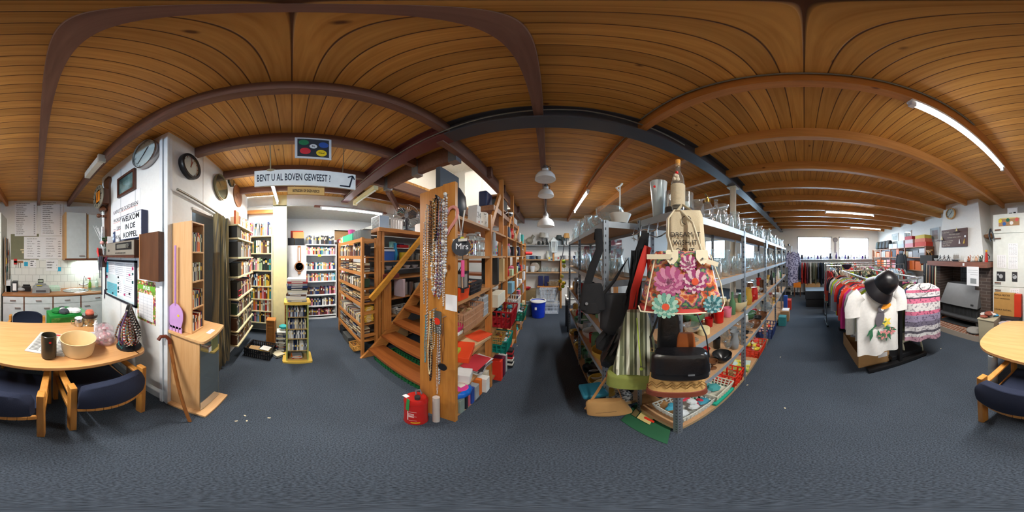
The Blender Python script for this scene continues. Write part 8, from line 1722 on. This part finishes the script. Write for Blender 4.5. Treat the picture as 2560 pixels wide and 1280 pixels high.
for i,(n_,c_) in enumerate(BL):thing('hanging_belt',n_+' belt hanging at the left end of the mantel','belt',(MB().tube([(0,0,0),(.003,.01,-.4),(0,0,-.85),(.01,.01,-.95)],.018,5,flat=.3),M(c_,.5)),loc=(2.90-i*.045,-2.66-.02*(i%2),1.42),group='belts by the mantel')
m=MB()
for i in range(5):m.tube([(3.1-i*.05,-2.9,1.62),(3.0-i*.03,-2.8,1.74),(2.85-i*.03,-2.75,1.66+.02*i)],.012,6,i%2)
thing('hanger_bundle','bundle of wooden and black clothes hangers above the belts','hangers',(m,[M('#b07a34',.5),blackp]));thing('hanger_shelf','dark box holding the hanger bundle beside the mantel','box',(MB().box(2.85,3.3,-3.3,-2.85,1.40,1.62),M('#2e2a26',.7)));
boxy('cupboard_low','black low cabinet standing left of the stove under the belts',(2.98,-3.1,0),(.4,.5,1.39),'#1c1b1c','cabinet')
# hanging basket and straps on the chimney side
m=MB().lathe([(.02,0),(.09,.03),(.12,.09),(.115,.09),(.02,.01)],18);thing('hanging_basket','small brown wicker basket hanging beside the chimney','basket',[('basket',m,M('#6e4a2c',.8)),('cord',MB().tube([(-.11,0,.09),(0,0,.26),(.11,0,.09)],.003,5),M('#a89060',.6)),('eggs',MB().ball((.03,0,.09),.03,n=8,k=5).ball((-.04,.02,.09),.03,n=8,k=5),M('#b5724a',.5))],loc=(1.36,-2.95,1.93))
thing('black_ribbon','black ribbons hanging beside the small wicker basket','ribbon',(MB().tube([(0,0,.12),(.03,0,0),(-.02,.01,-.12)],.02,6,flat=.4).tube([(0,0,.12),(-.05,0,.02),(-.08,.01,-.1)],.015,6,flat=.4),blackp),loc=(1.27,-2.80,2.0))
# bin, carrier bag, cushion, cloth heap
bn=MB().hexa([(1.02,-2.60,0),(1.26,-2.60,0),(1.26,-2.34,0),(1.02,-2.34,0)],[(1.0,-2.62,.52),(1.28,-2.62,.52),(1.28,-2.32,.52),(1.0,-2.32,.52)]);bn.box(.99,1.29,-2.63,-2.31,.515,.54)
thing('waste_bin','beige rectangular waste bin beside the hearth','bin',(bn,M('#b3ab92',.5)),bevel=.006)
m=MB()
for i in range(12):m.ball((1.14+R.uniform(-.1,.1),-2.47+R.uniform(-.1,.1),.57+R.uniform(-.02,.05)),.055,R.uniform(.8,1.6),1,R.uniform(.4,.8),6,4,i%4)
thing('bin_rubbish','crumpled magazines and blue paper heaped in the beige bin','rubbish',(m,[M('#b8bcc0',.5),M('#2f8ab8',.6),M('#8a4a3a',.6),M('#d0cdc8',.6)]),kind='stuff')
bg2=thing('carrier_bag','tan jute carrier bag with black lettering and a red side by the tall cupboard','bag',[('bag',MB().box(.78,1.16,-2.80,-2.70,.50,.93),M('#b58a4c',.8)),('side',MB().box(.66,.779,-2.80,-2.70,.50,.92),M('#c9381c',.6))])
for t_,z in (('BRAKA MOTAR',.88),('UNAKA TOTAAL',.60)):text(t_,.045,ink,bg2,(1.15,-2.698,z),(-1,0,0),(0,1,0),sx=.95)
text('MAAKT VERKIEZINGEN',.028,ink,bg2,(1.15,-2.698,.82),(-1,0,0),(0,1,0));boxy('bag_support','low dark box under the jute carrier bag',(.92,-2.72,0),(.5,.22,.495),'#2c2b2e','box')
m=MB()
for i in range(10):m.ball((.68+R.uniform(-.2,.25),-2.5+R.uniform(-.06,.06),.42+R.uniform(-.04,.04)),.08,1.4,.9,.7,8,5,i%3)
thing('cloth_heap','heap of white and pink clothes beside the jute carrier bag','clothes',(m,[M('#bfb8bc',.9),M('#c43a7c',.9),M('#9a9a9e',.9)]),kind='stuff');boxy('cloth_crate','dark crate carrying the heap of white and pink clothes',(.68,-2.5,0),(.5,.2,.36),'#2a2c30','crate')
thing('grey_cushion','grey cushion lying on the corner of the brick hearth','cushion',(MB().ball((0,0,.05),.16,1,.8,.4,16,8),M('#8c8a86',.9)),loc=(1.46,-2.52,.121))
boxy('white_tray','white plastic tray on the hearth left of the stove',(2.70,-2.85,.106),(.22,.5,.09),'#b9bbb4','tray')
# ================================================================ HANGING SIGNS
XS=-1.37;y0=at(636,450,x=XS).y;y1=at(889,450,x=XS).y
def tz(px,py):return at(px,py,x=XS).z
z0,z1=tz(760,463),tz(760,424)
sg2=thing('hanging_sign','long white hanging sign asking bent u al boven geweest with an arrow','sign',[('board',MB().box(XS-.02,XS,y0,y1,z0,z1),M('#dfe6e8',.5)),('chain',MB().rod((XS-.01,y0+.14,z1),(XS+.03,y0+.14,BZ+.02),.006,n=6).ball((XS-.01,y0+.14,z1),.04,.4,1.2,.5,8,5),M('#9a8a6a',.6)),('chain',MB().rod((XS-.01,y1-.12,z1),(XS+.03,y1-.12,BZ+.02),.004,n=6),M('#6a5a44',.6)),
   ('arrow',MB().bar((XS+.002,y1-.15,z0+.022),(XS+.002,y1-.055,z0+.022),.014,.002,up=(1,0,0)).bar((XS+.002,y1-.06,z0+.02),(XS+.002,y1-.03,z1-.025),.014,.002,up=(1,0,0)).bar((XS+.002,y1-.075,z1-.045),(XS+.002,y1-.03,z1-.02),.012,.002,up=(1,0,0)).bar((XS+.002,y1-.03,z1-.02),(XS+.002,y1-.012,z1-.06),.012,.002,up=(1,0,0)),M('#1c2434',.6))])
text('BENT U AL BOVEN GEWEEST ?',.105,M('#1c2434',.6),sg2,(XS+.0005,y0+.02,(z0+z1)/2-.034),(0,1,0),(1,0,0),sx=(y1-y0-.17)/1.62,bold=.0015)
ya,yb=at(719,478,x=XS).y,at(811,478,x=XS).y;za,zb=tz(765,486),tz(765,467)
s3=thing('small_wood_sign','small wooden sign reading betreden op eigen risico below the white one','sign',[('board',MB().box(XS-.015,XS,ya,yb,za,zb),M('#c9a260',.6)),('hook',MB().rod((XS-.008,ya+.06,zb),(XS-.008,ya+.06,z0),.003,n=6).rod((XS-.008,yb-.06,zb),(XS-.008,yb-.06,z0),.003,n=6),steel)])
text('BETREDEN OP EIGEN RISICO',.036,M('#241408',.6),s3,(XS+.0005,(ya+yb)/2,(za+zb)/2-.015),(0,1,0),(1,0,0),'CENTER',sx=(yb-ya)*.95/.60,bold=.0008)
# colour board
XC=-1.285;q0,q1=at(737,370,x=XC),at(828,370,x=XC);zt,zb2=at(782,346,x=XC).z,at(782,397,x=XC).z
pa=[('board',MB().box(XC-.002,XC+.006,q0.y,q1.y,zb2,zt),M('#c9cdd2',.5)),('field',MB().box(XC+.006,XC+.008,q0.y+.02,q1.y-.02,zb2+.02,zt-.02),M('#2c3038',.6))]
H_=zt-zb2;W__=q1.y-q0.y
dl=[(.24,.74,'#1f7a4c',.13,'L...'),(.78,.66,'#2a52a0',.13,'E...'),(.5,.56,'#d8dcde',.10,'Bij'),(.28,.32,'#c92c38',.14,'L...'),(.72,.26,'#e2c21c',.14,'Geel')]
for i,(u_,v_,c_,r_,_) in enumerate(dl):pa.append(('disc',MB().lathe([(r_*W__*1.05,.0),(r_*W__*1.05,.0009),(.001,.0012)],22,(0,0,0),0,1,.9,plane_mx((XC+.008+.0004*i,q0.y+W__*u_,zb2+H_*v_),(0,1,0),(1,0,0))),M(c_,.6)))
cb2=thing('colour_disc_board','white framed board of five coloured discs fixed on the ceiling beam','sign',pa)
for u_,v_,c_,r_,t_ in dl[2::2]:text(t_,.026,ink,cb2,(XC+.012,q0.y+W__*u_,zb2+H_*v_-.008),(0,1,0),(1,0,0),'CENTER')

# scraps on the carpet
for i,(px,py) in enumerate(((617,1052),(612,1039),(672,1045),(590,1053),(1951,893),(1962,1020),(1293,865),(2352,872),(1868,963),(2140,862))):
    p=at(px,py,z=0);m=MB().box(-.008,.008,-.005,.005,0,.003).box(.004,.012,-.002,.006,.001,.004)
    thing('paper_scrap',['pale scrap on the carpet before the low beech cabinet','smaller pale scrap just behind the first by the beech cabinet','pale scrap on the carpet toward the red can','tiny scrap left of the others by the beech cabinet','pale crumb on the carpet beside the long rack end','pale crumb on the open carpet before the clothes rail','white crumb on the carpet in the aisle','white crumb on the carpet before the hearth','white crumb beside the second rack post','white crumb on the carpet left of the clothes rail carton'][i],'scrap',(m,M('#cfc6a8',.9)),loc=(p.x,p.y,.001),rz=i*.7,group='scraps on the carpet')
